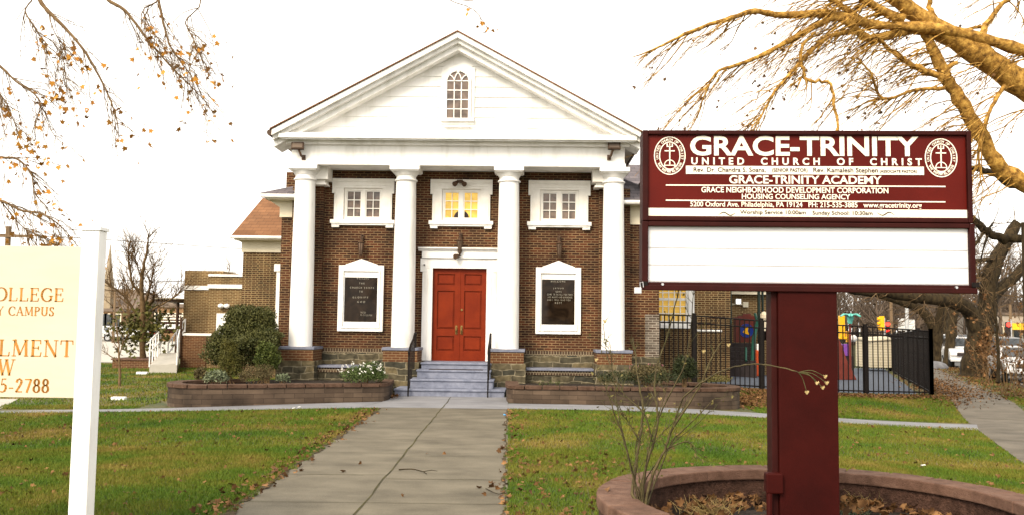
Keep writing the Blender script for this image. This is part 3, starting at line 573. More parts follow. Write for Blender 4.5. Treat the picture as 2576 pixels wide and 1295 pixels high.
# upper windows
def window(cx, lit, flip):
    x0, x1, z0, z1 = win_box(cx); k = (x1-x0)/97.0
    w = MB(); o0, o1 = x0-29.5*k, x1+29.5*k; zt = z1+24*k; zs = z0-.04
    w.box(o0+.06, x0-.001, -.065, 0, z0, z1); w.box(x1+.001, o1-.06, -.065, 0, z0, z1)
    w.box(o0+.06, o1-.06, -.066, 0, z1+.001, zt-.06); w.box(o0, o1, -.09, 0, zt-.10, zt); w.box(o0, o0+.10, -.085, 0, z1-.15, zt-.101); w.box(o1-.10, o1, -.085, 0, z1-.15, zt-.101)
    w.box(o0+.10, o1-.10, -.078, -.065, zt-.20, zt-.17)
    w.box(o0+.10, o0+.13, -.075, -.064, z0, z1-.16); w.box(o1-.13, o1-.10, -.075, -.064, z0, z1-.16)
    W = w.build('window', M['trim'], church, bevel=.006)
    s = MB(); s.box(o0-.03, o1+.03, -.13, .0, z0-.105, z0-.001); s.box(o0, o1, -.10, 0, z0-.15, z0-.106); s.box(o0+.01, o0+.22, -.09, 0, z0-.215, z0-.151); s.box(o1-.22, o1-.01, -.09, 0, z0-.215, z0-.151); s.build('sill', M['white'], W, bevel=.006)
    f = MB(); t = .055; xm_ = (x0+x1)/2
    for a, b in ((x0, x0+t), (x1-t, x1), (xm_-.05, xm_+.05)): f.box(a, b, .0, .10, z0, z1)
    for a, b in ((x0+t, xm_-.05), (xm_+.05, x1-t)):
        f.box(a, b, .001, .10, z0, z0+.07); f.box(a, b, .001, .10, z1-.06, z1)
        i0, i1, j0, j1 = a+.035, b-.035, z0+.10, z1-.09
        f.box(a, i0, .02, .09, z0+.07, z1-.06); f.box(i1, b, .02, .09, z0+.07, z1-.06); f.box(i0, i1, .02, .09, z0+.07, j0); f.box(i0, i1, .02, .09, j1, z1-.06)
        f.box((i0+i1)/2-.011, (i0+i1)/2+.011, .03, .07, j0, j1)
        for q in (1, 2): zz = j0+(j1-j0)*q/3; f.box(i0, i1, .031, .069, zz-.011, zz+.011)
    f.build('frame', M['trim'] if not lit else M['trim'], W)
    MB().box(x0, x1, .072, .082, z0, z1).build('pane', M['glass_lit'] if lit else M['glass_dark'], W)
    if lit:      # dark half-round shape set against the pane
        c = MB(); r = 19*k; n = 14; zz = z0+.10
        c.prism([(xm_+r*math.cos(PI*i/n), zz+r*1.0*math.sin(PI*i/n)) for i in range(n+1)], .0705, .0715); c.build('arched_silhouette', M['pg_dark'], W)
    return W
for i, c in enumerate(WINC): window(c, i == 1, 0)
# door surround and red double door
su = MB(); jx0, jx1 = LX(1060.5, 800, -.06), LX(1248, 800, -.06); zt1, zt2 = LZ(1155, 649.5, -.06), LZ(1155, 624, -.06)
su.box(jx0, dx0-.001, -.06, WT, dz0, dz1); su.box(dx1+.001, jx1, -.06, WT, dz0, dz1); su.box(jx0, jx1, -.061, WT, dz1+.001, zt1)
su.box(jx0-.06, jx0+.12, -.075, 0, dz1-.10, zt1-.01); su.box(jx1-.12, jx1+.06, -.075, 0, dz1-.10, zt1-.01)
su.box(jx0+.14, jx0+.17, -.07, 0, dz0, dz1-.11); su.box(jx1-.17, jx1-.14, -.07, 0, dz0, dz1-.11)
su.box(jx0-.02, jx1+.02, -.12, 0, zt1+.001, zt2-.06); su.prism([(-.12, zt2-.10), (-.22, zt2-.03), (-.22, zt2), (0, zt2), (0, zt2-.10)], jx0-.12, jx1+.12, 'x')
su.build('door_surround', M['white'], church, bevel=.005)
dm = (dx0+dx1)/2
for a, b, s_ in ((dx0, dm-.004, 1), (dm+.004, dx1, -1)):
    k = (dx1-dx0)/577.0; d = MB(); yd = .06
    st = 50*k; rails = [(dz0, dz0+107*k), (dz0+262*k, dz0+339*k), (dz0+747*k, dz0+810*k), (dz1-60*k, dz1)]
    i0, i1 = a+st, b-st
    if s_ > 0: i1 = a+237*k
    else: i0 = b-237*k
    d.box(a, i0, yd, yd+.05, dz0, dz1); d.box(i1, b, yd, yd+.05, dz0, dz1)
    for z0, z1 in rails: d.box(i0, i1, yd+.001, yd+.05, z0, z1)
    for (_, z0), (z1, _) in zip(rails[:-1], rails[1:]):
        d.hexa([(i0,yd+.045,z0),(i1,yd+.045,z0),(i1,yd+.05,z0),(i0,yd+.05,z0),(i0,yd+.045,z1),(i1,yd+.045,z1),(i1,yd+.05,z1),(i0,yd+.05,z1)])
        e = .045; d.prism([(i0+.02, z0+.02), (i1-.02, z0+.02), (i1-.02, z1-.02), (i0+.02, z1-.02)], yd+.03, yd+.044); d.prism([(i0+e, z0+e), (i1-e, z0+e), (i1-e, z1-e), (i0+e, z1-e)], yd+.012, yd+.029)
    if s_ < 0: d.box(dm-.02, dm+.02, yd-.014, yd-.001, dz0, dz1)
    D = d.build('door', M['door'], church, bevel=.006)
    hx = dm-.045*1.0-.03 if s_ > 0 else dm+.07; hz = dz0+300*k
    h = MB(); h.box(hx-.028, hx+.028, yd-.016, yd-.002, hz-.04, hz+.20); h.tube([(hx, yd-.02, hz+.15), (hx, yd-.07, hz+.14), (hx, yd-.075, hz+.07), (hx, yd-.06, hz), (hx, yd-.02, hz-.02)], [.014,.014,.017,.015,.012], 8); h.build('handle', M['brass'], D)
    if s_ < 0: MB().lathe([(.0,-.01),(.032,-.01),(.03,.01),(.0,.012)], 16, (0,0,0)).build('lock', M['brass'], D); l = bpy.data.objects['lock']; l.rotation_euler = (PI/2,0,0); l.location = (hx, yd-.012, dz0+545*k)
# low hip-roofed block beside the porch (eaves, gutters, frieze)
ez0, ez1 = LZ(720, 547, -.02), LZ(720, 522, -.02); eg = LZ(700, 490, -.5); xe0, xe1 = LX(655, 490, -.5), xW1+.55
for x0_, x1_, ow, oe, zlo, dz_ in ((xW0-.05, xf0-.02, xe0+.12, xf0-.021, ez0, 0), (xf1+.02, xW1+.05, xf1+.021, xe1-.12, ez0-.1, -.04)):
    mb = MB(); mb.box(x0_, x1_, -.05, 6, zlo, ez1); mb.prism([(x0_-.01, ez1), (ow, eg-.10+dz_), (ow, eg-.04+dz_), (oe, eg-.04+dz_), (oe, eg-.10+dz_), (x1_+.01, ez1)], -.02, 6)
    mb.box(ow, oe, -.42, -.021, eg-.12+dz_, eg-.05+dz_); mb.build('block_frieze', M['cream'], church)
    mb = MB(); mb.tube([(ow-.1, -.48, eg-.03+dz_*2), (oe+.05, -.48, eg-.03+dz_*2)], .06, 8); mb.build('block_gutter', M['white'], church)
rz = eg+1.15
mb = MB(); mb.face([(xe0, -.5, eg), (xf0-.03, -.5, eg), (xf0-.03, 2.6, rz), (xe0+2.4, 2.6, rz)]); mb.face([(xe0, -.5, eg), (xe0+2.4, 2.6, rz), (xe0+2.4, 7, rz), (xe0, 7, eg)])
o = mb.build('block_roof', M['shingle_grey'], church); sl = o.modifiers.new('thick', 'SOLIDIFY'); sl.thickness = .05
mb = MB(); mb.face([(xf1+.03, -.5, eg-.06), (xe1, -.5, eg-.06), (xe1-2.4, 2.6, rz), (xf1+.03, 2.6, rz)]); mb.face([(xe1, -.5, eg-.06), (xe1, 7, eg-.06), (xe1-2.4, 7, rz), (xe1-2.4, 2.6, rz)])
o = mb.build('block_roof', M['shingle_grey'], church); sl = o.modifiers.new('thick', 'SOLIDIFY'); sl.thickness = .05
# west wing behind
yw = 6.6; wx0 = LX(609.6, 700, yw); wz0, wz1 = LZ(640, 634.6, yw), LZ(640, 611, yw); weg = LZ(640, 597, yw-.55); wxe = LX(578, 597, yw-.55)
MB().box(wx0, xW0+1, yw, yw+9, -.3, wz0).build('wing_wall', M['brick_far'], church)
mb = MB(); mb.box(wx0-.05, xW0+.4, yw-.05, yw+9, wz0, wz1); mb.prism([(wx0-.05, wz1), (wxe+.12, weg-.07), (wxe+.12, weg-.02), (xW0+.5, weg-.02), (xW0+.5, wz1)], yw-.051, yw+9.4); mb.box(wxe+.12, xW0+.4, yw-.45, yw-.052, weg-.09, weg-.03); mb.build('wing_frieze', M['cream'], church)
mb = MB(); mb.tube([(wxe, yw-.5, weg), (xW0+.3, yw-.5, weg)], .055, 8); mb.build('wing_gutter', M['white'], church)
rx, rz2 = LX(661, 498.5, yw+2.8), LZ(661, 498.5, yw+2.8)
mb = MB(); mb.face([(wxe, yw-.5, weg+.02), (xW0+4, yw-.5, weg+.02), (xW0+4, yw+2.8, rz2), (rx, yw+2.8, rz2)]); mb.face([(wxe, yw-.5, weg+.02), (rx, yw+2.8, rz2), (rx, yw+6, rz2), (wxe, yw+9.4, weg+.02)]); mb.face([(rx, yw+2.8, rz2), (xW0+4, yw+2.8, rz2), (xW0+4, yw+6, rz2), (rx, yw+6, rz2)])
o = mb.build('wing_roof', M['shingle_red'], church); sl = o.modifiers.new('thick', 'SOLIDIFY'); sl.thickness = .05
mb = MB(); xq = LX(697.5, 750, yw-.1); mb.box(xq-.06, xq+1.3, yw-.08, yw-.001, LZ(697, 835, yw), LZ(697, 666, yw)); mb.box(xq-.14, xq+1.4, yw-.12, yw-.002, LZ(697, 682, yw), LZ(697, 664, yw)); W = mb.build('window', M['white'], church); W['label'] = 'tall white-framed side window'
MB().box(xq+.1, xq+1.1, yw-.09, yw-.081, LZ(697, 828, yw), LZ(697, 690, yw)).build('pane', M['glass_dark'], W)
# east wing with the lit window
ye = 3.6; qx1 = LX(1838, 780, ye); wl0, wl1 = LX(1660, 770, ye)-.2, LX(1733, 770, ye); wzb, wzt = LZ(1700, 811, ye), LZ(1700, 640, ye); ztop = LZ(1700, 545, ye)
mb = MB(); mb.box(xW1-.4, wl0, ye, ye+.3, -.2, ztop); mb.box(wl1, qx1, ye, ye+.3, -.2, ztop); mb.box(wl0, wl1, ye, ye+.3, -.2, wzb); mb.box(wl0, wl1, ye, ye+.3, wzt, ztop); mb.box(qx1-.3, qx1, ye+.3, ye+9, -.2, ztop); mb.build('wing_wall', M['brick_far'], church)
mb = MB(); mb.box(xW1-.4, qx1+.1, ye-.05, ye+8, ztop, ztop+.5); mb.box(xW1-.3, qx1+.5, ye-.45, ye+8.4, ztop+.5, ztop+.6); mb.build('wing_frieze', M['cream'], church)
mb = MB(); mb.face([(xW1-.6, ye-.6, ztop+.6), (qx1+.6, ye-.6, ztop+.6), (qx1-2.4, ye+3, ztop+2.2), (xW1-3, ye+3, ztop+2.2)]); mb.face([(qx1+.6, ye-.6, ztop+.6), (qx1+.6, ye+9, ztop+.6), (qx1-2.4, ye+6, ztop+2.2), (qx1-2.4, ye+3, ztop+2.2)])
o = mb.build('wing_roof', M['shingle_grey'], church); sl = o.modifiers.new('thick', 'SOLIDIFY'); sl.thickness = .05
W = MB(); wf = LX(1746, 770, ye); W.box(wl1-.02, wf, ye-.06, ye, wzb-.05, wzt+.1); W.box(wl0, wl1-.02, ye-.05, ye+.05, wzb-.08, wzb); W.box(wl0, wf, ye-.10, ye-.001, wzb-.17, wzb-.081)
W = W.build('window', M['white'], church); W['label'] = 'lit sash window with yellow blinds'
f = MB(); f.box(wl1-.10, wl1-.021, ye-.02, ye+.06, wzb, wzt)
hz_ = [LZ(1700, y, ye) for y in (808.5, 787.5, 769.5, 751)]
for i, z in enumerate(hz_+[hz_[-1]+.2*(i+1) for i in range(4)]): f.box(wl0, wl1-.10, ye, ye+.05, z-(.05 if i in (0, 3) else .014), z+(.03 if i in (0, 3) else .014))
for px in (1667.5, 1682.3, 1696.5, 1711.5): x = LX(px, 770, ye); f.box(x-.014, x+.014, ye+.002, ye+.048, wzb, wzt)
f.build('frame', M['white'], W); MB().box(wl0, wl1, ye+.052, ye+.06, wzb, wzt).build('pane', M['blind_lit'], W)
mb = MB(); mb.box(LX(1623, 800, -.02), xW1+.004, -.012, 0, .1, LZ(1640, 790, 0)); mb.build('lime_streaked_corner', M['brick_white'], church)
# painted conduit on the east wing
mb = MB(); mb.tube([CF_ for CF_ in ((LX(1752, 831, ye), ye-.03, LZ(1790, 831, ye)), (LX(1815, 831, ye), ye-.03, LZ(1790, 831, ye)))], .035, 6); mb.build('conduit', M['white'], church)

# steps
steps = thing('front_steps', 'blue-grey painted stone steps leading up to the red doors', 'steps', (-1.43, 25.4, 0), -.02)
spec = [(0, .19, -2.25, LX(990, 985, -2.25), LX(1271, 985, -2.25)), (.19, .42, -1.90, LX(1029, 960, -1.9), LX(1242, 960, -1.9)), (.42, .645, -1.55, LX(1047, 938, -1.55), LX(1235, 938, -1.55)), (.645, dz0-.004, -1.20, LX(1058, 912, -1.2), LX(1236, 912, -1.2))]
for z0, z1, y, a, b in spec:
    MB().box(a+.02, b-.02, y+.03, -.039, z0-(.25 if z0 == 0 else 0), z1-.05).box(a, b, y, -.0385, z1-.0495, z1).build('step', M['step'], steps, bevel=.012)
MB().box(dx0-.02, dx1+.02, -.0384, .3, dz0-.08, dz0-.004).build('door_sill', M['step'], steps)
MB().box(LX(1078, 925, -1.53), LX(1215, 925, -1.53), -1.48, -1.26, .646, .662).build('tread_strip', M['pg_dark'], steps)  # thin dark strip lying on the tread below the landing
# handrails
def handrail(x, label, flip):
    o = church.location; h = thing('handrail', label, 'handrail', (-1.43, 25.4, 0), -.02, 'handrails of the front steps')
    y0, y1 = -2.35, -1.05; za, zb = LZ(1026, 884, y0), LZ(1060, 838, y1)
    foot = .0; top = [(x, y0-.03, za-.10), (x, y0-.06, za-.02), (x, y0, za+.01), (x, y0+.35, za+.18), (x, y1-.45, zb-.13), (x, y1-.2, zb), (x, y1, zb+.01)]
    MB().tube(top, [.012,.02,.028,.028,.028,.028,.028], 8).build('rail', M['iron'], h)
    MB().box(x-.018, x+.018, y0-.018, y0+.018, foot, za).build('post', M['iron'], h)
    MB().box(x-.022, x+.022, y1-.022, y1+.022, .645, zb+.03).build('post', M['iron'], h)
    for i in range(1, 8):
        t = i/8; y = y0+(y1-y0)*t; z1_ = np.interp(y, [p[1] for p in top[2:]], [p[2] for p in top[2:]]); z0_ = .19 if y < -1.9 else (.42 if y < -1.55 else (.645 if y < -1.2 else .87))
        MB().box(x-.008, x+.008, y-.008, y+.008, z0_, z1_).build('baluster', M['iron'], h)
handrail(LX(1026.5, 990, -2.35), 'black iron handrail at the left edge of the front steps', 0)
handrail(LX(1227, 990, -2.35), 'black iron handrail at the right edge of the front steps', 1)

# notice boards
def board(cx, yt, ypk, yb, lines, small, label):
    x0, x1 = LX(cx-57, 750, -.1), LX(cx+57, 750, -.1); z0, z1, zp = LZ(cx, yb, -.1), LZ(cx, yt, -.1), LZ(cx, ypk, -.1); w = x1-x0; k = w/735
    t = thing('notice_board', label, 'notice board', (-1.43, 25.4, 0), -.02, 'notice cases on the porch wall')
    f = MB(); xm_ = (x0+x1)/2
    f.box(x0, x0+55*k, -.10, -.001, z0, z1); f.box(x1-55*k, x1, -.10, -.001, z0, z1); f.box(x0+55*k, x1-55*k, -.101, -.001, z0, z0+50*k); f.box(x0+55*k, x1-55*k, -.101, -.001, z1-75*k, z1)
    f.prism([(x0+120*k, z1+.001), (x1-120*k, z1+.001), (xm_+30*k, zp), (xm_-30*k, zp)], -.095, -.001)
    f.prism([(x0+105*k, z1-.01), (x1-105*k, z1-.01), (x1-105*k, z1+.02), (xm_, zp+.015), (x0+105*k, z1+.02)], -.085, -.0015)
    f.box(x0+130*k, x1-130*k, -.113, -.1, z1-62*k, z1-50*k)
    f.build('case', M['white'], t, bevel=.008)
    f = MB(); a, b, c, d = x0+55*k, x1-55*k, z0+50*k, z1-75*k
    f.box(a, a+28*k, -.125, -.03, c, d); f.box(b-28*k, b, -.125, -.03, c, d); f.box(a+28*k, b-28*k, -.124, -.03, c, c+25*k); f.box(a+28*k, b-28*k, -.124, -.03, d-22*k, d); a += 28*k; b -= 28*k; c += 25*k; d -= 22*k
    f.box(a, a+18*k, -.075, -.02, c, d); f.box(b-18*k, b, -.075, -.02, c, d); f.box(a+18*k, b-18*k, -.0755, -.02, c, c+78*k); f.box(a+18*k, b-18*k, -.0755, -.02, d-98*k, d); f.build('door_frame', M['white'], t, bevel=.006)
    MB().box(a+18*k, b-18*k, -.05, -.03, c+78*k, d-98*k).build('pane', M['glass_board'], t)
    P0, Q1 = a+18*k, d-98*k
    for s, cx_, ww, yo in lines:
        words(s, (P0+(cx_-ww/2)*k, P0+(cx_+ww/2)*k, Q1-(yo+13)*k, Q1-(yo-13)*k), -.052, M['dim_letter'], t, bold=-.008, spacing=1.9)
    e = MB(); n = 20
    for i in range(n):
        p, q = 2*PI*i/n, 2*PI*(i+1)/n; cz = (z1+zp)/2-.035
        e.prism([(xm_+.048*math.cos(p), cz+.062*math.sin(p)), (xm_+.055*math.cos(p), cz+.07*math.sin(p)), (xm_+.055*math.cos(q), cz+.07*math.sin(q)), (xm_+.048*math.cos(q), cz+.062*math.sin(q))], -.098, -.094)
    e.box(xm_-.004, xm_+.004, -.098, -.094, cz-.04, cz+.045); e.box(xm_-.02, xm_+.02, -.099, -.094, cz+.015, cz+.023); e.build('emblem', M['cream'], t)
board(907, 666.5, 651.8, 832.5, [('WELCOME', 290, 200, 15), ('THE', 275, 85, 95), ('CHURCH EXISTS', 280, 385, 165), ('TO', 265, 55, 228), ('GLORIFY', 258, 250, 322), ('GOD', 272, 125, 395), ('PASTOR', 312, 80, 566), ('PH: 215 535 3885', 362, 185, 608)], 0, 'white framed notice case with dark panel left of the red doors')
board(1404.5, 672.2, 656.5, 839.5, [('WELCOME', 260, 235, 28), ('JESUS', 268, 165, 142), ('SAYS', 272, 90, 195), ('COME TO ME ALL YOU WHO', 290, 410, 242), ('ARE WEARY AND BURDENED', 295, 395, 286), ('AND I WILL GIVE YOU', 275, 375, 330), ('REST', 270, 110, 378)], 0, 'white framed notice case with dark panel right of the red doors')
# wall lanterns
def lantern(px, py0, py1, label):
    x = LX(px, 610, -.2); z1, z0 = LZ(px, py0, -.2), LZ(px, py1, -.2); H = z1-z0
    t = thing('wall_lantern', label, 'lantern', (-1.43, 25.4, 0), -.02, 'lanterns on the porch wall')
    MB().box(x-.05, x+.05, -.03, -.001, z1-.36*H, z1-.02).tube([(x, -.03, z1-.06), (x, -.14, z1-.02), (x, -.2, z1-.1), (x, -.2, z1-.38*H)], .015, 8).lathe([(.01,0),(.05,.02),(.04,.1),(.02,.16)], 10, (x, -.04, z1-.33*H)).build('bracket', M['bronze'], t)
    zt = z1-.42*H; zb = z0+.09*H; b = MB(); b.lathe([(.085,0),(.10,.015),(.05,.06),(.02,.09),(.012,.11)], 8, (x, -.2, zt)); b.lathe([(.02,-.05),(.045,-.01),(.05,.0)], 8, (x, -.2, zb))
    for i in range(8): a = 2*PI*i/8; b.tube([(x+.05*math.cos(a), -.2+.05*math.sin(a), zb), (x+.085*math.cos(a), -.2+.085*math.sin(a), zt)], .006, 4)
    b.build('cage', M['bronze'], t); MB().lathe([(.043,zb+.004),(.075,zt-.004)], 8, (x, -.2, 0)).build('glass', M['glass_dark'], t)
lantern(908, 587, 646, 'bronze wall lantern above the left notice case'); lantern(1157, 583, 641, 'bronze wall lantern above the red doors'); lantern(1407.5, 590, 649, 'bronze wall lantern above the right notice case')
# lamps over the middle window, camera, floodlights
t = thing('spot_light', 'pair of small bronze spotlights above the lit middle window', 'spotlight', (-1.43, 25.4, 0), -.02); x, z = LX(1157, 458, -.12), LZ(1157, 458, -.12)
MB().box(x-.08, x+.08, -.17, -.091, z-.03, z+.05).build('base', M['bronze'], t)
for s_ in (-1, 1): MB().tube([(x+s_*.06, -.15, z), (x+s_*.11, -.22, z-.06), (x+s_*.14, -.27, z-.09)], [.035,.06,.075], 12).build('lamp_head', M['bronze'], t)
t = thing('spot_light', 'single small spotlight on the door cornice under the lantern', 'spotlight', (-1.43, 25.4, 0), -.02); x, z = LX(1150, 644, -.2), LZ(1150, 644, -.2)
MB().tube([(x+.08, -.125, z+.02), (x, -.2, z), (x-.05, -.27, z-.02)], [.03,.06,.075], 12).build('lamp_head', M['bronze'], t)
t = thing('security_camera', 'tiny white dome camera at the upper left corner of the door frame', 'camera', (-1.43, 25.4, 0), -.02); x, z = LX(1066.5, 664.5, -.1), LZ(1066.5, 664.5, -.1)
MB().tube([(x, -.076, z), (x, -.13, z)], .035, 12).build('housing', M['white'], t); MB().sphere((x+.012, -.135, z-.01), .022, 10).build('lens', M['iron'], t)
def flood(px, label):
    t = thing('flood_light', label, 'floodlight', (-1.43, 25.4, 0), -.02, 'floodlights under the pediment corners'); y = yF-.22; k = .0109
    x = LX(px, 367, y); z = LZ(px, 367, y); s_ = 1 if px < 1200 else -1
    mb = MB(); mb.hexa([(x-.17,y-.05,z-.09),(x+.17,y-.05,z-.09),(x+.17,y+.03,z-.12),(x-.17,y+.03,z-.12),(x-.17,y-.02,z+.10),(x+.17,y-.02,z+.10),(x+.17,y+.05,z+.08),(x-.17,y+.05,z+.08)]); mb.build('housing', M['bronze'], t, bevel=.01)
    mb = MB(); mb.hexa([(x-.135,y-.058,z-.06),(x+.135,y-.058,z-.06),(x+.135,y-.05,z-.06),(x-.135,y-.05,z-.06),(x-.135,y-.036,z+.07),(x+.135,y-.036,z+.07),(x+.135,y-.028,z+.07),(x-.135,y-.028,z+.07)]); mb.build('lens', M['far_roof'], t)
    mb = MB(); mb.tube([(x+s_*.03, y+.02, z-.10), (x+s_*.08, y+.08, z-.26), (x+s_*.12, yF-.03, z-.29)], .032, 8); mb.box(x+s_*.12-.05, x+s_*.12+.05, yF-.037, yF-.001, z-.36, z-.22); mb.build('bracket', M['bronze'], t)
flood(749, 'dark floodlight under the left corner of the pediment'); flood(1545, 'dark floodlight under the right corner of the pediment')

# ================================================================ PLANTERS
def offset_poly(P, d):
    out = []
    for i, p in enumerate(P):
        a = Vector(P[max(i-1,0)]); b = Vector(P[min(i+1,len(P)-1)]); t = (b-a).normalized(); n = Vector((-t.y, t.x)); out.append((p[0]+n.x*d, p[1]+n.y*d))
    return out
def smooth_poly(P, k=6):
    P = [Vector((*p,)) for p in P]; out = []
    for i in range(len(P)-1):
        p0, p1, p2, p3 = P[max(i-1,0)], P[i], P[i+1], P[min(i+2,len(P)-1)]
        for j in range(k):
            t = j/k; out.append(.5*((2*p1)+(p2-p0)*t+(2*p0-5*p1+4*p2-p3)*t*t+(3*p1-p0-3*p2+p3)*t**3))
    return out+[P[-1]]
def wall_band(mb, P, d0, d1, z0, z1):
    A, B = offset_poly(P, d0), offset_poly(P, d1); n = len(P); b = len(mb.v)
    for i in range(n):
        za = z0(i) if callable(z0) else z0
        mb.v += [(*A[i], za), (*B[i], za), (*B[i], z1), (*A[i], z1)]
    for i in range(n-1):
        for j in range(4): k = (j+1) % 4; mb.f.append((b+i*4+j, b+i*4+k, b+(i+1)*4+k, b+(i+1)*4+j))
    mb.f.append((b+3, b+2, b+1, b)); e = b+(n-1)*4; mb.f.append((e, e+1, e+2, e+3)); return mb
def coping(P, d0, d1, z0, z1, m, parent, step=.42):
    # blocks laid end to end along the wall, each one mesh island with a thin gap
    Q = [Vector(p) for p in P]; L = [0]
    for a, b in zip(Q[:-1], Q[1:]): L.append(L[-1]+(b-a).length)
    def pt(s):
        for i in range(len(Q)-1):
            if s <= L[i+1]+1e-9: t = (s-L[i])/(L[i+1]-L[i]); return Q[i].lerp(Q[i+1], t)
        return Q[-1]
    n = max(1, round(L[-1]/step)); mb = None
    for i in range(n):
        s0, s1 = L[-1]*i/n+.009, L[-1]*(i+1)/n-.009; R = [pt(s0), pt((s0+s1)/2), pt(s1)]
        dz = random.uniform(-.004, .004); mb = MB(); wall_band(mb, R, d0+random.uniform(-.006,.006), d1, z0, z1+dz); mb.build('coping_block', m, parent, bevel=.012, world=True)
def planter(P, ztop, label, soil_pts):
    t = thing('raised_planter', label, 'planter', (P[0][0], P[0][1], 0))
    S = smooth_poly(P, 6); mb = MB(); wall_band(mb, S, 0, .26, lambda i: G(S[i][0], S[i][1])-.3, ztop-.085); mb.build('block_wall', M['wall_block'], t, world=True)
    coping(S, -.03, .30, ztop-.084, ztop, M['cap_dark'], t)
    MB().face([(x, y, ztop-.12) for x, y in soil_pts]).build('soil', M['soil'], t, world=True)
    return t
ZP = .425
PW = [(-2.98, 23.2), (-2.92, 22.0), (-3.05, 21.55), (-3.5, 21.42), (-4.6, 21.05), (-6.2, 20.42), (-7.2, 20.25), (-7.75, 20.75), (-7.85, 21.6), (-7.3, 22.3), (-6.6, 22.7)][::-1]
planter(PW, ZP, 'dark block planter left of the front steps, full of evergreen shrubs', [(-3.1, 24.4), (-3.1, 21.7), (-4.6, 21.25), (-6.2, 20.62), (-7.1, 20.45), (-7.55, 20.9), (-7.65, 21.6), (-7.1, 22.2), (-6.5, 24.4)])
PE = [(-.10, 23.3), (-.08, 22.0), (.02, 21.62), (.35, 21.5), (2.0, 21.45), (3.6, 21.45), (4.7, 21.5), (5.35, 21.85), (5.6, 22.5), (5.3, 23.3), (4.7, 23.9), (4.2, 24.4)]
planter(PE, ZP-.01, 'dark block planter right of the front steps with a rounded far end', [(.05, 24.5), (.05, 21.75), (2, 21.65), (4.6, 21.7), (5.2, 22), (5.35, 22.5), (5.1, 23.2), (4.3, 24.4)])
# round planter round the big sign
RC, RR, ZR = Vector((2.50, 7.32)), 1.80, .47
t = thing('round_planter', 'low round planter ring of red-brown blocks around the maroon sign post', 'planter', (RC.x, RC.y, 0))
ringp = [(RC.x+RR*math.cos(a), RC.y+RR*math.sin(a)) for a in np.linspace(0, -2*PI, 61)]
mb = MB(); n = 60
def annulus(r0, r1, z0, z1, mb):
    b = len(mb.v)
    for i in range(n):
        a = 2*PI*i/n
        for r, z in ((r0,z0),(r1,z0),(r1,z1),(r0,z1)): mb.v.append((RC.x+r*math.cos(a), RC.y+r*math.sin(a), z))
    for i in range(n):
        for j in range(4): k = (j+1) % 4; q = (i+1) % n; mb.f.append((b+i*4+k, b+i*4+j, b+q*4+j, b+q*4+k))
annulus(RR-.27, RR-.02, -.2, ZR-.10, mb); mb.build('block_wall', M['ring_block'], t, world=True)
coping(ringp, -.31, 0, ZR-.098, ZR, M['cap_block'], t, .40)
mb = MB(); b0 = 0; rings = 14; seg = 48; mb.v.append((RC.x, RC.y, .17))
for q in range(1, rings+1):
    for i in range(seg):
        a = 2*PI*i/seg; r = (RR-.26)*q/rings; x, y = RC.x+r*math.cos(a), RC.y+r*math.sin(a)
        mb.v.append((x, y, .16+.05*math.sin(x*5)*math.cos(y*4.3)+random.uniform(-.012,.012)))
for i in range(seg): mb.f.append((0, 1+i, 1+(i+1) % seg))
for q in range(1, rings):
    for i in range(seg): j = (i+1) % seg; a = 1+(q-1)*seg; c = 1+q*seg; mb.f.append((a+i, c+i, c+j, a+j))
mb.build('soil', M['soil'], t, smooth=True, world=True)

# ================================================================ BIG SIGN
SF = Frame(2.265, 7.0, -.05)
sign = thing('church_sign', 'big maroon church sign cabinet on a thick maroon post', 'sign', (2.265, 7.0, 0), -.05)
def S2(cx, cy, yl): return SF.loc(1572.3+cx*.36624, 301.9+cy*.36624, yl)      # pixel of the sign close-up -> sign x, z
yl = -.12
X0, Z1 = S2(122, 70, yl); X1 = S2(2392, 600, yl)[0]; Z0 = S2(1260, 1168, yl)[1]; Zd0, Zd1 = S2(1260, 738, yl)[1], S2(1260, 672, yl)[1]; Zs = S2(1260, 706, yl)[1]
hx0, hx1 = S2(160, 400, yl)[0], S2(2355, 400, yl)[0]; hz1 = S2(1260, 102, yl)[1]; rz0 = S2(1260, 1120, yl)[1]
mb = MB(); mb.box(X0, hx0, yl, .12, Zs+.006, Z1); mb.box(hx1, X1, yl, .12, Zs+.006, Z1); mb.box(hx0, hx1, yl+.001, .12, hz1, Z1); mb.box(hx0, hx1, yl+.001, .12, Zs+.006, Zd1); mb.box(hx0, hx1, -.06, .11, Zd1, hz1)
mb.build('header_cabinet', M['sign_frame'], sign, bevel=.006)
mb = MB(); a, b = X0-.004, X1+.006; mb.box(a, hx0, yl-.01, .12, Z0, Zs); mb.box(hx1, b, yl-.01, .12, Z0, Zs); mb.box(hx0, hx1, yl-.009, .12, Zd0, Zs); mb.box(hx0, hx1, yl-.009, .12, Z0, rz0); mb.box(hx0, hx1, -.06, .11, rz0, Zd0); mb.box(a, b, yl-.03, yl-.011, Z0-.012, Z0+.03)
mb.build('reader_cabinet', M['sign_frame'], sign, bevel=.006)
yp = yl+.03
MB().box(hx0, hx1, yp, yp+.02, Zd1, hz1).build('header_panel', M['sign_panel'], sign)
MB().box(hx0, hx1, yp, yp+.02, rz0, Zd0).build('reader_panel', M['reader'], sign)
for cy in (885, 1000, 1112): z = S2(1260, cy, yp)[1]; MB().box(hx0+.005, hx1-.005, yp-.004, yp-.0005, z-.004, z+.004).build('letter_track', M['track'], sign)
def st(cx0, cx1, cy0, cy1, m=None):
    c_ = (cx0+cx1)/2; a, b = S2(cx0, cy0, yp)[0], S2(cx1, cy1, yp)[0]; z1, z0 = S2(c_, cy0, yp)[1], S2(c_, cy1, yp)[1]; MB().box(a, b, yp-.003, yp-.0004, z0, z1).build('stripe', m or M['letter'], sign)
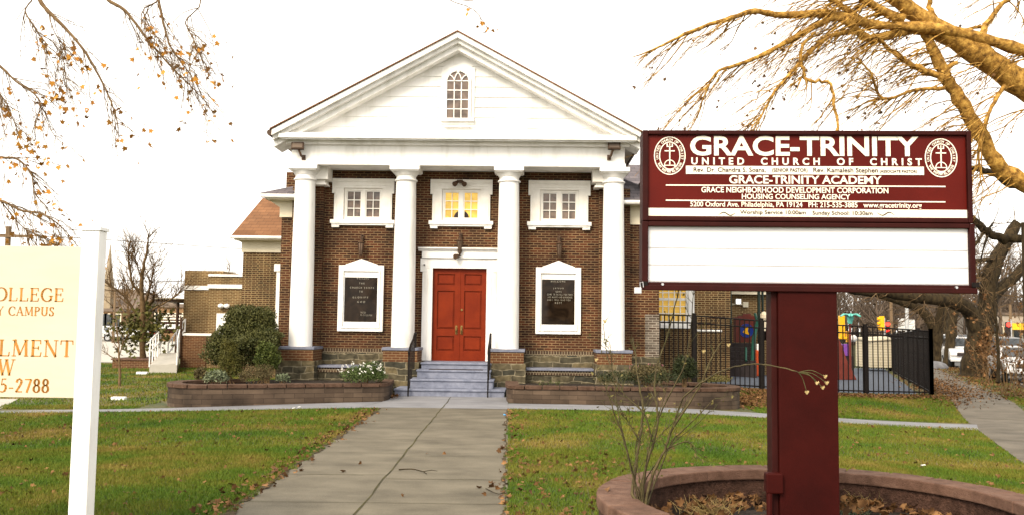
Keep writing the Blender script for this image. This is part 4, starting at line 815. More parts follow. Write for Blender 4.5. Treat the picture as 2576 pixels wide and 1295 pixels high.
st(418, 2053, 320, 376); st(160, 2353, 613, 667)
for cy in (453, 558): st(280, 2200, cy-3, cy+5)
def sw(s, cx0, cx1, cy0, cy1, m=None, bold=.02, y=yp-.0006, **k):
    a, z1 = S2(cx0, (cy0+cy1)/2, yp); b = S2(cx1, (cy0+cy1)/2, yp)[0]; z1 = S2((cx0+cx1)/2, cy0, yp)[1]; z0 = S2((cx0+cx1)/2, cy1, yp)[1]
    return words(s, (a, b, z0, z1), y, m or M['letter'], sign, bold=bold, **k)
sw('GRACE-TRINITY', 447, 2015, 113, 250, bold=.026); sw('UNITED  CHURCH  OF  CHRIST', 455, 2038, 262, 312, bold=.03, spacing=1.75)
sw('GRACE-TRINITY ACADEMY', 715, 1762, 384, 441, bold=.022); sw('GRACE NEIGHBORHOOD DEVELOPMENT CORPORATION', 524, 1808, 464, 503, bold=.018); sw('HOUSING COUNSELING AGENCY', 802, 1546, 510, 546, bold=.018)
sw('5200 Oxford Ave. Philadelphia, PA 19124   PH: 215-535-3885   www.gracetrinity.org', 448, 2037, 566, 600, bold=.014)
dk = M['sign_frame']
sw('Rev. Dr. Chandra S. Soans,', 470, 965, 328, 358, dk, .005, yp-.0036); sw('(SENIOR PASTOR)', 1010, 1252, 334, 358, dk, .005, yp-.0036)
sw('Rev. Kamalesh Stephen', 1292, 1735, 330, 362, dk, .005, yp-.0036); sw('(ASSOCIATE PASTOR)', 1748, 2004, 346, 364, dk, .005, yp-.0036)
sw('Worship Service 10:00am', 790, 1240, 622, 648, dk, .005, yp-.0036); sw('Sunday School: 10:30am', 1287, 1698, 627, 653, dk, .005, yp-.0036)
for cx, s_ in ((1790, 1), (700, -1)):
    x, z = S2(cx, 646, yp); mb = MB(); mb.tube([(x+s_*d, yp-.005, z+.012*math.sin(d*60)) for d in np.linspace(-.065, .065, 16)], [.001+.003*math.sin(PI*i/15) for i in range(16)], 5); mb.build('flourish', dk, sign)
def emblem(cx, cy):
    c, z = S2(cx, cy, yp); k = (hx1-hx0)/2195.0; y0, y1 = yp-.003, yp-.0004; E = MB(); n = 40
    def ell(rx, rz, w, cz=0.0, a0=0.0, a1=2*PI):
        for i in range(n):
            p, q = a0+(a1-a0)*i/n, a0+(a1-a0)*(i+1)/n
            E.prism([(c+rx*k*math.cos(p), z+cz*k+rz*k*math.sin(p)), (c+(rx+w)*k*math.cos(p), z+cz*k+(rz+w)*k*math.sin(p)), (c+(rx+w)*k*math.cos(q), z+cz*k+(rz+w)*k*math.sin(q)), (c+rx*k*math.cos(q), z+cz*k+rz*k*math.sin(q))], y0, y1)
    ell(104, 130, 7); ell(68, 94, 7); ell(34, 34, 6, -68)
    def bar(x0, x1, z0, z1): E.box(c+x0*k, c+x1*k, y0-.0002, y1, z+z0*k, z+z1*k)
    bar(-4, 4, -64, 78); bar(-36, 36, 30, 38); bar(-34, 34, -72, -66); bar(-22, 22, 62, 68)
    for q in (-18, 0, 18): bar(q-4, q+4, 68, 86)
    e = E.build('emblem', M['letter'], sign)
    for s, a0, a1, up in (('UNITED CHURCH OF CHRIST', 195, -15, 1), ('THAT THEY MAY ALL BE ONE', 207, 333, 0)):
        for i, ch in enumerate(s):
            if ch == ' ': continue
            a = math.radians(a0+(a1-a0)*(i+.5)/len(s)); rx, rz = 89*k, 115*k; px_, pz_ = rx*math.cos(a), rz*math.sin(a); hw = 7.0*k if ch != 'I' else 2*k
            me = text_mesh(ch, -hw, hw, -8*k, 8*k, bold=.02); me.materials.append(M['letter']); o = bpy.data.objects.new('emblem_letter', me); COL.objects.link(o); o.parent = e; o.location = (c+px_, yp-.0008, z+pz_)
            th = math.atan2(pz_/rz**2, px_/rx**2); o.rotation_euler = (0, -(th-PI/2) if up else -(th+PI/2), 0)
emblem(307, 247); emblem(2170, 262)
# post with its box and strut
ppx0, ppx1 = SF.loc(1960, 1000, -.13)[0], SF.loc(2109, 1000, -.13)[0]
MB().box(ppx0, ppx1, -.13, .12, .05, Z0+.01).build('post', M['sign_red'], sign, bevel=.006)
MB().box(ppx0-.045, ppx0-.001, -.09, .08, .05, Z0+.012).build('post_flange', M['sign_frame'], sign, bevel=.004)
bx, bz = SF.loc(1944, 1215, -.14)
MB().box(bx-.055, bx+.07, -.18, -.091, bz-.07, bz+.08).build('switch_box', M['sign_red'], sign, bevel=.01)
MB().tube([(bx-.03, -.16, bz-.07), (bx-.045, -.22, .10)], .022, 8).build('conduit', M['sign_red'], sign)
for cx, cy in ((258, 1125), (2278, 1147)): x, z = S2(cx, cy, yl-.03); MB().tube([(x, yl-.034, z), (x, yl-.0091, z)], .010, 12).build('bolt', M['steel'], sign)
for cx, cy in ((130, 1122), (2400, 1130)): x, z = S2(cx, cy, yl); MB().box(x-.025, x+.025, yl-.03, yl-.0101, z-.018, z+.018).build('hasp', M['iron'], sign)
t = thing('padlock', 'small silver padlock hanging from the lower left corner of the maroon sign', 'padlock', (2.265, 7.0, 0), -.05); x, z = S2(95, 1150, yl-.03)
MB().tube([(x+.012, yl-.035, z), (x+.008, yl-.035, z+.04), (x+.03, yl-.035, z+.045), (x+.034, yl-.035, z+.005)], .004, 6).build('shackle', M['steel'], t)
mb = MB(); mb.box(x-.035, x+.02, yl-.048, yl-.022, z-.045, z+.003); mb.build('lock_body', M['track'], t, bevel=.006)

# ================================================================ SMALL WHITE-POST SIGN AT LEFT
YS = 6.9; cs = thing('college_sign', 'cream hanging board lettered in ochre on a square white post', 'sign', (at(222, 1290, YS).x, YS, 0))
px_t, px_b = at(234, 568, YS), at(209, 1290, YS); xp = (at(233, 600, YS).x+at(209, 1280, YS).x)/2
hw = (at(257, 620, YS-.06).x-at(211, 620, YS-.06).x)/2*.98
mb = MB(); zt = at(234, 573, YS-.06).z; mb.box(xp-hw, xp+hw, YS-hw, YS+hw, -.2, zt-.02); mb.build('post', M['vinyl'], cs, bevel=.006, world=True)
mb = MB(); mb.box(xp-hw-.012, xp+hw+.012, YS-hw-.012, YS+hw+.012, zt-.0199, zt+.004); mb.prism([(xp-hw, zt+.0041), (xp+hw, zt+.0041), (xp+.02, zt+.018), (xp-.02, zt+.018)], YS-.03, YS+.03); mb.build('post_cap', M['vinyl'], cs, world=True)
zb1, zb0 = at(190, 621, YS).z, at(150, 999, YS).z
mb = MB(); mb.box(xp-hw-2.2, xp-hw-.0005, YS-.02, YS+.02, zb0, zb1); mb.build('board', M['sign_cream'], cs, bevel=.003, world=True)
mb = MB(); mb.box(xp-hw-2.2-2*hw, xp-hw-2.2, YS-hw, YS+hw, -.2, zt-.02); mb.build('post', M['vinyl'], cs, bevel=.006, world=True)
for s, xr, xl, yt, yb in (('OLLEGE', 163, -14, 724.5, 757.5), ('Y CAMPUS', 138, -9, 771.5, 793.5), ('LMENT', 187, -4, 855.5, 896.5), ('W', 40, -6, 903, 942.5), ('5-2788', 126, -2, 952.5, 986.5)):
    p1, p0 = at(xr, yt, YS-.02), at(xr, yb, YS-.02); mb = MB(); serif(mb, s, p0.x, p0.z, p1.z-p0.z, YS-.0203, at(xl, yb, YS-.02).x); mb.build('lettering', M['letter_brown'], cs, world=True)

# ================================================================ IRON FENCE
def fence(A, B, ta, tb, name, label, spacing=.14, posts=True, rails=(.0, .20), pm=None):
    L = math.dist(A, B); n = int(L/spacing); t = thing('iron_fence', label, 'fence', (A[0], A[1], G(*A)), 0, 'black iron fence runs of the playground'); pm = M['iron']
    P = lambda s: (A[0]+(B[0]-A[0])*s, A[1]+(B[1]-A[1])*s)
    ang = math.atan2(B[1]-A[1], B[0]-A[0]); T = lambda s: ta+(tb-ta)*s
    for dz in (0, .21):
        mb = MB(); mb.tube([(*A, T(0)-dz), (*B, T(1)-dz)], .020, 4); mb.build('rail', pm, t, world=True)
    mb = MB(); k = 12; mb.tube([(*P(i/k), G(*P(i/k))+.12) for i in range(k+1)], .020, 4); mb.build('rail', pm, t, world=True)
    hs = sum(T((i+.5)/n)-G(*P((i+.5)/n)) for i in range(n))/n
    base = MB().box(-.0125, .0125, -.0125, .0125, .06, 1.0)
    first = None
    for i in range(min(n, 100)):
        s = (i+.5)/n; p = P(s); zg = G(*p); h = T(s)-zg
        if first is None: o = MB().box(-.0125, .0125, -.0125, .0125, .03, 1.0).build('picket', pm, t); first = o
        else: o = first.copy(); COL.objects.link(o); o.parent = t
        o.location = Vector((*p, zg))-t.location; o.scale = (1, 1, h); o.rotation_euler = (0, 0, ang)
    for e in ((0,) if posts == 'a' else (0, 1) if posts else ()):
        p = P(e); mb = MB(); r = .045; mb.box(p[0]-r, p[0]+r, p[1]-r, p[1]+r, G(*p)-.2, T(e)+.05); mb.box(p[0]-r-.008, p[0]+r+.008, p[1]-r-.008, p[1]+r+.008, T(e)+.0501, T(e)+.075); mb.build('post', pm, t, world=True)
    return t
fx = [(1572, 25.55, 788), (1746, 26.3, 793), (1915, 26.55, 806), (2176, 26.6, 820.5), (2341, 26.5, 832)]
fp = [(at(px, y, Y).x, Y, at(px, y, Y).z) for px, Y, y in fx]
names = ['black iron fence panel from the church wall to the first post', 'black iron fence panel in front of the play steps', 'black iron fence panel mostly behind the maroon sign post', 'black iron fence panel in front of the beige shed, ending at the corner post']
for i in range(4): fence(fp[i][:2], fp[i+1][:2], fp[i][2], fp[i+1][2], 'f', names[i], posts='a' if i < 3 else True)
s0 = fp[4]; dirn = Vector((.355, 1)).normalized(); prev = (s0[0], s0[1], s0[2])
for i in range(5):
    q = (prev[0]+dirn.x*4.2, prev[1]+dirn.y*4.2); zt = G(*q)+1.93-.02*i
    fence(prev[:2], q, prev[2], zt, 'f', ['black fence panel running back from the corner post along the sidewalk', 'second black fence panel back from the corner along the sidewalk', 'third black fence panel back from the corner along the sidewalk', 'fourth black fence panel back along the sidewalk', 'farthest black fence panel along the sidewalk'][i], posts=True if i == 4 else 'a'); prev = (*q, zt)
bk = [(14.6, 49.5), (17.4, 49.4), (prev[0], prev[1])]
for i in range(2): fence(bk[i], bk[i+1], 1.75, 1.75, 'f', ['black fence panel closing the back of the playground, left piece', 'black fence panel closing the back of the playground behind the shed'][i], spacing=.15, posts=True)

# ================================================================ PLAYGROUND
def P2(cx, cy, Y): return at(1622.6+cx*.204, 717+cy*.204, Y)
Yp = 31.5; ps = thing('play_structure', 'green and maroon play structure with dark steps behind the fence', 'playground', (at(1870, 920, Yp).x, Yp, 0)); zg = G(8, Yp)
for a, b, dy in ((975,1010,0),(1035,1070,1.1),(1385,1425,0),(1435,1465,1.1)):
    p, q = P2(a, 300, Yp+dy), P2(b, 300, Yp+dy); x = (p.x+q.x)/2; r = (q.x-p.x)/2
    mb = MB(); mb.tube([(x, Yp+dy, zg-.1), (x, Yp+dy, zg+4.4)], r, 12); c = mb.build('post', M['pg_green'], ps, world=True, smooth='auto')
    mb = MB(); z = P2(a, 340, Yp+dy).z; mb.tube([(x, Yp+dy, z-.05), (x, Yp+dy, z+.05)], r*1.25, 12); mb.v = [(v[0], v[1], v[2]) for v in mb.v]; mb.build('clamp', M['pg_green'], ps, world=True)
mb = MB(); pts = []
for cx, cy in ((1095,700),(1095,392),(1140,392),(1140,374),(1205,374),(1205,350),(1310,350),(1310,374),(1372,374),(1372,700)): p = P2(cx, cy, Yp+.5); pts.append((p.x, p.z))
mb.prism(pts, Yp+.5, Yp+.56); mb.build('panel', M['pg_red'], ps, bevel=.01, world=True)
c = P2(1248, 556, Yp+.5); r = P2(1333, 556, Yp+.5).x-c.x
mb = MB(); mb.prism([(c.x+r*math.cos(2*PI*i/32), c.z+r*math.sin(2*PI*i/32)) for i in range(32)], Yp+.46, Yp+.499); mb.build('bubble_disc', M['pg_blue'], ps, world=True)
mb = MB(); mb.prism([(c.x-.06, c.z-.10), (c.x-.14, c.z-.06), (c.x-.02, c.z+.10), (c.x+.06, c.z+.12), (c.x+.04, c.z-.02), (c.x+.10, c.z-.14), (c.x+.03, c.z-.13)], Yp+.44, Yp+.459); mb.build('yellow_shape', M['pg_yellow'], ps, world=True)
for i in range(6):
    za, zb = P2(1150, 1010-i*50, Yp).z, P2(1150, 1010-(i+1)*50, Yp).z; p, q = P2(970+i*9, 900, Yp-.9+i*.24), P2(1338-i*2, 900, Yp-.9+i*.24)
    mb = MB(); mb.box(p.x, q.x, Yp-1.3+i*.28, Yp+.5, zg-.1 if i == 0 else za+.004, zb); mb.build('step', M['pg_dark'], ps, bevel=.008, world=True)
for a, b in (((1022, 352), (950, 1010)), ((1357, 350), (1320, 1010))):
    p, q = P2(*a, Yp+.3), P2(*b, Yp-1.2); mb = MB(); mb.tube([p, (p.x, Yp, p.z-.25), p.lerp(q, .5), (q.x, Yp-1.2, zg)], [.05, .06, .07, .07], 8); mb.build('rail', M['pg_green2'], ps, world=True)
mb = MB(); p, q = P2(1240, 770, Yp-.9), P2(1240, 930, Yp-1.3); mb.tube([p, q], .05, 8); mb.build('grip', M['pg_green2'], ps, world=True)
mb = MB(); p, q = P2(1350, 795, Yp-.3), P2(1392, 1035, Yp-.3); mb.box(p.x, q.x, Yp-.4, Yp+.4, zg, p.z); mb.build('slide_chute', M['pg_orange'], ps, bevel=.02, world=True)
mb = MB(); p = P2(1380, 770, Yp-.3); mb.box(p.x-.02, p.x+.1, Yp-.35, Yp-.2, p.z-.12, p.z+.14); mb.build('cap', M['vinyl'], ps, bevel=.02, world=True)
mb = MB(); p, q = P2(1500, 400, Yp+1), P2(1600, 455, Yp+1); mb.prism([(p.x, q.z), (q.x+.6, q.z), (q.x+.6, p.z), (p.x+.08, p.z)], Yp+.8, Yp+1.6); mb.build('tunnel_roof', M['pg_red'], ps, bevel=.04, world=True)
mb = MB(); p = P2(1540, 590, Yp+1); mb.box(p.x-.17, p.x+.5, Yp+.8, Yp+1.5, p.z-.25, p.z+.4); mb.build('tunnel', M['pg_dark'], ps, bevel=.05, world=True)
mb = MB(); p = P2(1468, 380, Yp-.2); mb.sphere((p.x, Yp-.2, p.z), .14, 10, (1,1,1.2)); mb.tube([(p.x+.04, Yp-.2, p.z-.1), (p.x, Yp-.2, p.z-.5)], .05, 8); mb.build('knob', M['sign_cream'], ps, world=True)
pc = thing('play_climber', 'dark green pipe climber with teal pods near the wing wall', 'climber', (at(1812, 900, Yp-1).x, Yp-1, 0))
a, b, c2 = P2(893, 690, Yp-1), P2(893, 215, Yp-1), P2(980, 205, Yp-1)
mb = MB(); mb.tube([(a.x, Yp-1, zg-.1), (a.x, Yp-1, b.z-.12), (a.x+.03, Yp-1, b.z-.02), (a.x+.12, Yp-1, c2.z), (c2.x+.1, Yp-1, c2.z)], .035, 8); mb.build('pipe', M['pg_green'], pc, world=True)
for cx, cy, w in ((897, 684, .14), (868, 878, .12)): p = P2(cx, cy, Yp-1); mb = MB(); mb.box(p.x-w, p.x+w, Yp-1.1, Yp-.9, p.z-.07, p.z+.07); mb.build('pod', M['pg_teal'], pc, bevel=.03, world=True)
mb = MB(); p = P2(890, 785, Yp-1); mb.box(p.x-.08, p.x+.14, Yp-1.05, Yp-.95, p.z-.12, p.z+.12); mb.build('foot_plate', M['pg_green2'], pc, bevel=.03, world=True)
# red slide end, toddler slide with palm, shed
Ysl = 35; sl = thing('slide', 'maroon slide run-out just right of the sign post', 'slide', (at(2128, 950, Ysl).x, Ysl, 0))
mb = MB(); A = [at(x, y, Ysl) for x, y in ((2086,820),(2111,868),(2121,900),(2136,930),(2147,953),(2086,953))]; mb.prism([(p.x, p.z) for p in A], Ysl-.35, Ysl+.35); mb.build('side_wall', M['pg_red'], sl, bevel=.02, world=True)
Yt = 42; ty = thing('toddler_slide', 'yellow and purple toddler play tower behind the fence', 'play tower', (at(2122, 890, Yt).x, Yt, 0))
for (x0, y0, x1, y1, mm, nm) in ((2112,793,2124,848,'pg_yellow','post'),(2129,832,2138,860,'pg_yellow','post'),(2110,846,2132,852,'pg_yellow','beam'),(2117,864,2137,894,'pg_purple','panel')):
    p, q = at(x0, y1, Yt), at(x1, y0, Yt); mb = MB(); mb.box(p.x, q.x, Yt-.1, Yt+.12+.01*(x0 % 7), p.z, q.z); mb.build(nm, M[mm], ty, bevel=.03, world=True)
mb = MB(); p = at(2128, 905, Yt); mb.box(p.x-.35, p.x+.35, Yt-.05, Yt+.6, G(p.x, Yt)-.05, at(2128, 894, Yt).z-.002); mb.build('base', M['pg_dark'], ty, world=True)
mb = MB(); p = at(2143, 850, Yt); mb.sphere((p.x, Yt-.2, p.z), .16, 12); mb.build('ball', M['vinyl'], ty, world=True)
Yq = 40; pt_ = thing('toy_palm', 'teal plastic palm tree on a maroon stem above the playground fence', 'toy palm', (at(2138, 900, Yq).x, Yq, 0))
p, q = at(2138, 838, Yq), at(2139, 812, Yq); mb = MB(); mb.tube([(p.x, Yq, G(p.x, Yq)), (p.x, Yq, p.z), (q.x, Yq, q.z)], .055, 8); mb.build('trunk', M['pg_red'], pt_, world=True)
a, b = at(2138, 813, Yq), at(2139, 795, Yq); mb = MB(); mb.tube([(a.x, Yq, a.z), (b.x, Yq, b.z)], [.09, .17], 10); mb.build('bud', M['pg_teal'], pt_, world=True)
for i in range(6):
    an = i*PI/3+.2; L_f = .5; d = Vector((math.cos(an), math.sin(an), 0)); B = Vector((b.x, Yq, b.z)); mb = MB(); s = Vector((-d.y, d.x, 0))
    prof = [(0, .07, .02), (.16, .12, .10), (.32, .12, .11), (.46, .05, .02)]
    for (u, w, h), (u2, w2, h2) in zip(prof[:-1], prof[1:]):
        for k in (-1, 1): mb.face([B+d*u+Vector((0,0,h)), B+d*u+s*w*k+Vector((0,0,h-.04)), B+d*u2+s*w2*k+Vector((0,0,h2-.04)), B+d*u2+Vector((0,0,h2))][::k])
    o = mb.build('leaf', M['pg_teal'], pt_, world=True); mo = o.modifiers.new('thick', 'SOLIDIFY'); mo.thickness = .03
Yd = 45; sh = thing('storage_shed', 'low beige slatted storage shed in the far corner of the playground', 'shed', (at(2215, 917, Yd).x, Yd, 0))
a, b, c = at(2182, 912, Yd+1), at(2192, 917, Yd), at(2247, 917, Yd); zt, zt2 = at(2192, 857, Yd).z, at(2247, 853, Yd).z; zb = at(2215, 918, Yd).z-.1
mb = MB(); mb.hexa([(b.x,Yd,zb),(c.x,Yd,zb),(c.x+.2,Yd+1.6,zb),(b.x-.15,Yd+1.6,zb),(b.x,Yd,zt),(c.x,Yd,zt2),(c.x+.2,Yd+1.6,zt2+.1),(b.x-.15,Yd+1.6,zt+.1)]); mb.build('wall', M['siding'], sh, world=True)
mb = MB(); mb.hexa([(b.x-.08,Yd-.08,zt+.003),(c.x+.08,Yd-.08,zt2+.003),(c.x+.28,Yd+1.7,zt2+.103),(b.x-.23,Yd+1.7,zt+.103),(b.x-.08,Yd-.08,zt+.05),(c.x+.08,Yd-.08,zt2+.05),(c.x+.28,Yd+1.7,zt2+.16),(b.x-.23,Yd+1.7,zt+.16)]); mb.build('lid', M['siding'], sh, world=True)
# brick hall behind the play structure
Yh = 34.5; hall = thing('brick_hall', 'low tan brick hall with a cream eave band behind the play structure', 'building', (at(1890, 900, Yh).x, Yh, 0))
a, b = at(1800, 780, Yh).x, at(2010, 780, Yh).x; zc0, zc1 = at(1890, 740, Yh).z, at(1890, 729, Yh).z
mb = MB(); mb.box(a, b, Yh, Yh+8, -.2, zc0); mb.build('wall', M['brick_annex'], hall, world=True)
mb = MB(); mb.box(a, b+.2, Yh-.25, Yh+8, zc0, zc1); mb.build('eave_band', M['cream'], hall, world=True)
mb = MB(); mb.face([(a, Yh-.3, zc1+.002), (b+.25, Yh-.3, zc1+.002), (b-2, Yh+4, zc1+1.4), (a, Yh+4, zc1+1.4)]); o = mb.build('roof', M['shingle_grey'], hall, world=True); mo = o.modifiers.new('thick', 'SOLIDIFY'); mo.thickness = .05
p, q = P2(1075, 232, Yh-.03), P2(1210, 235, Yh-.03); mb = MB(); mb.tube([p, q], .03, 6); mb.box(q.x-.02, q.x+.18, Yh-.1, Yh-.001, q.z-.1, q.z+.1); mb.build('junction_box', M['cream'], hall, world=True)
t = thing('wall_light', 'small lit white lamp on the tan brick hall behind the play structure', 'lamp', (at(1857, 757, Yh).x, Yh, 0)); p = P2(1150, 199, Yh-.1); mb = MB(); mb.box(p.x-.11, p.x+.11, Yh-.14, Yh-.001, p.z-.11, p.z+.11); mb.build('housing', M['vinyl'], t, bevel=.02, world=True); mb = MB(); mb.box(p.x-.08, p.x+.08, Yh-.146, Yh-.141, p.z-.08, p.z+.08); mb.build('lens', M['lit_lens'], t, world=True)

# ================================================================ TREES, BRANCHES, PLANTS
def tubes_mesh(lines, name, m, parent, sides=None):     # lines: list of (pts (k,3), radii (k,))
    VV, FF, off = [], [], 0
    for P, R in lines:
        P = np.asarray(P, float); R = np.asarray(R, float); k = len(P); n = sides or (10 if R[0] > .12 else 6 if R[0] > .03 else 4 if R[0] > .012 else 3)
        T = np.gradient(P, axis=0); T /= np.linalg.norm(T, axis=1)[:,None]+1e-9
        up = np.array([1.,0,0]) if abs(T[0,0]) < .8 else np.array([0,1.,0]); E1 = np.empty_like(P)
        for q in range(k): up = up-T[q]*up.dot(T[q]); up /= np.linalg.norm(up)+1e-9; E1[q] = up
        E2 = np.cross(T, E1); a = 2*PI*np.arange(n)/n
        V = P[:,None,:]+R[:,None,None]*(E1[:,None,:]*np.cos(a)[None,:,None]+E2[:,None,:]*np.sin(a)[None,:,None])
        VV.append(V.reshape(-1,3)); I = off+np.arange(k*n).reshape(k,n); J = np.roll(I,-1,1)
        FF.append(np.stack([I[:-1],J[:-1],J[1:],I[1:]],-1).reshape(-1,4)); off += k*n
    V = np.concatenate(VV); V = V-np.array(parent.location)
    return npmesh(name, V, np.concatenate(FF), m, parent, smooth=True)
def catmull(P, k=5):
    P = [np.asarray(p, float) for p in P]; out = []
    for i in range(len(P)-1):
        p0, p1, p2, p3 = P[max(i-1,0)], P[i], P[i+1], P[min(i+2,len(P)-1)]
        for j in range(k): t = j/k; out.append(.5*(2*p1+(p2-p0)*t+(2*p0-5*p1+4*p2-p3)*t*t+(3*p1-p0-3*p2+p3)*t**3))
    return np.array(out+[P[-1]])
def limb(pts, r0_, r1_, k=5, knob=.06):
    C_ = catmull(pts, k); n = len(C_); R = np.linspace(r0_, r1_, n)*(1+NR.normal(0, knob, n)); C_ = C_+NR.normal(0, 1, C_.shape)*min(r1_, .03)*.5; return C_, R
def wander(p, d, L, r, n=6, jit=.28, pull=(0,0,0), taper=.25):
    p = np.array(p, float); d = np.array(d, float); d /= np.linalg.norm(d); P = [p.copy()]; s = L/n
    for i in range(n):
        d = d+NR.normal(0, jit, 3)*.6+np.array(pull)*.25; d /= np.linalg.norm(d); p = p+d*s; P.append(p.copy())
    return np.array(P), np.linspace(r, r*taper, n+1)
def sprout(lines, src, count, Lr, rr, pull, lvl=1, ang=.9, t0=.15, sub=(4,.45,.55), jit=.28, collect=None):
    P, R = src
    for _ in range(count):
        t = t0+(1-t0)*NR.random(); q = t*(len(P)-1); i = min(int(q), len(P)-2); p = P[i]+(P[i+1]-P[i])*(q-i); d = P[min(i+1,len(P)-1)]-P[i]; d /= np.linalg.norm(d)+1e-9
        v = NR.normal(0, 1, 3); v -= d*v.dot(d); v /= np.linalg.norm(v)+1e-9; dd = d*math.cos(ang)+v*math.sin(ang)+np.array(pull)*.5
        L = NR.uniform(*Lr)*(1-.4*t); r = min(rr*NR.uniform(.7,1.2), R[i]*.8)
        ln = wander(p, dd, L, r, 6, jit, pull); lines.append(ln)
        if collect is not None: collect.append((ln, lvl))
        if lvl > 0: sprout(lines, ln, sub[0], (L*sub[1]*.6, L*sub[1]*1.3), r*sub[2], pull, lvl-1, ang*.9, .2, sub, jit, collect)
def leaf_verts(n, size, shape='maple'):
    if shape == 'maple': o = np.array([(0,-.1),(.25,-.15),(.55,-.05),(.38,.15),(.6,.5),(.25,.48),(0,1),(-.25,.48),(-.6,.5),(-.38,.15),(-.55,-.05),(-.25,-.15)])
    elif shape == 'oval': o = np.array([(0,0),(.22,.3),(.2,.65),(0,1),(-.2,.65),(-.22,.3)])
    else: o = np.array([(-.12,0),(.12,0),(.06,1),(-.06,1)])
    return o
def leaves(name, P, size, m, parent, shape='oval', droop=0.0, flat=0.0, world=True, curl=.35):
    P = np.asarray(P, float); n = len(P); o = leaf_verts(n, size, shape); k = len(o)
    A = NR.normal(0, 1, (n,3)); A[:,2] = A[:,2]*(1-flat)-droop; A /= np.linalg.norm(A,axis=1)[:,None]+1e-9
    B = NR.normal(0, 1, (n,3)); B[:,2] *= (1-flat*.8); B -= A*(A*B).sum(1)[:,None]; B /= np.linalg.norm(B,axis=1)[:,None]+1e-9; N_ = np.cross(A,B)
    S = (size*NR.uniform(.6,1.25,n))[:,None,None]; cu = curl*NR.normal(0,1,n)[:,None,None]
    V = P[:,None,:]+S*(A[:,None,:]*o[None,:,1,None]+B[:,None,:]*o[None,:,0,None]+N_[:,None,:]*cu*((o[None,:,0,None]**2)*1.2+(o[None,:,1,None]-.4)**2*.8))
    V = V.reshape(-1,3)-(np.array(parent.location) if parent is not None else 0)
    return npmesh(name, V, np.arange(n*k).reshape(n,k), m, parent)
def A3(px, py, Y): p = at(px, py, Y); return (p.x, p.y, p.z)

# ---- plane tree standing off to the right, its limbs over the frame
def cpx(cx, cy): return 1509.4+cx*.414, cy*.414
tr = thing('plane_tree', 'big bare plane tree at the right edge, limbs coloured with golden flare glow reaching over the sign', 'tree', (14.2, 19.5, G(14.2, 19.5)))
B0 = np.array((14.2, 19.5, G(14.2,19.5)-.2)); lines = []; tw = []
def L3(P, Y0, Y1): n = len(P); return [A3(*cpx(*p), Y0+(Y1-Y0)*i/(n-1)) for i, p in enumerate(P)]
fork = np.array((13.6, 19.4, 5.2)); lines.append(limb([B0, B0+(0,0,1.5), B0+(-.2,0,3.4), fork], .52, .40))
main = [fork]+L3([(2900,760),(2576,520),(2300,330),(1960,120),(1790,-20),(1500,-160)], 19.4, 18.5)
m1 = limb(main, .36, .12, knob=.08); lines.append(m1)
left1 = L3([(2750,400),(2576,310),(2100,185),(1650,150),(1400,85),(1100,95),(940,70),(800,110),(560,190),(350,290),(200,350)], 19.2, 17.0); l1 = limb([main[1]]+left1, .15, .008, knob=.1); lines.append(l1)
brB = limb(L3([(2250,210),(1900,180),(1640,235),(1450,110),(1200,220),(1000,330),(820,400),(700,450),(620,620)], 19.0, 17.2), .115, .010, knob=.1); lines.append(brB)
brC = limb(L3([(1600,190),(1380,230),(1200,400),(1060,560),(1000,670),(920,780)], 18.6, 17.0), .06, .012); lines.append(brC)
brD = limb([np.array((13.9,19.5,3.6))]+L3([(2576,1110),(2420,1010),(2300,800),(2160,560),(2080,420),(2000,260),(1950,150)], 19.4, 18.8), .20, .09); lines.append(brD)
brE = limb(L3([(2080,470),(1900,400),(1780,320),(1690,240)], 18.9, 18.4), .075, .035); lines.append(brE)
brF = limb(L3([(2090,540),(1900,550),(1720,600),(1640,440),(1560,350)], 18.9, 18.3), .045, .014); lines.append(brF)
brI = limb(L3([(2460,520),(2380,650),(2330,780),(2300,960),(2340,1110)], 18.9, 18.6), .05, .012); lines.append(brI)
brJ = limb(L3([(2300,320),(2350,150),(2480,0),(2560,-120)], 19.2, 19.6), .09, .03); lines.append(brJ)
brK = limb(L3([(2160,380),(2080,440)], 19.0, 18.9), .05, .05, k=3); lines.append(brK)
brM = limb(L3([(1650,170),(1500,60),(1380,-20),(1280,-120)], 18.6, 18.2), .075, .03); lines.append(brM)
brN = limb(L3([(1850,120),(1700,60),(1560,-20)], 18.7, 18.4), .12, .06); lines.append(brN)
brQ = limb(L3([(2050,150),(2000,40),(2020,-60)], 18.9, 18.9), .07, .05); lines.append(brQ)
brP = limb(L3([(1300,200),(1225,300),(1230,420),(1260,490),(1380,500),(1420,600),(1440,780),(1450,900)], 18.0, 17.6), .035, .03); lines.append(brP)
tubes_mesh(lines, 'trunk', M['bark_flare'], tr)
dl = (-.75, .0, -.75)
for src, n, L, r in ((l1,52,(.8,2.8),.017),(brB,48,(.8,2.8),.017),(brC,32,(.7,2.2),.014),(m1,30,(1,3.0),.022),(brE,18,(.7,2.2),.018),(brF,34,(.5,1.7),.018),(brI,24,(.6,1.9),.018),(brJ,22,(.8,2.4),.022),(brD,34,(.7,2.4),.022),(brM,20,(.8,2.6),.018),(brN,24,(.8,2.6),.022),(brP,18,(.4,1.3),.016)):
    sprout(tw, src, n, L, r, dl, 2, .75, .12, (3,.6,.6), .24)
tubes_mesh(tw, 'crown', M['bark_flare'], tr, sides=3)
pp = [l[0][int(NR.integers(2, len(l[0])))] for l in tw if NR.random() < .07]
leaves('dry_leaf', pp, .07, M['leaf_dead'], tr, 'maple', droop=.5)

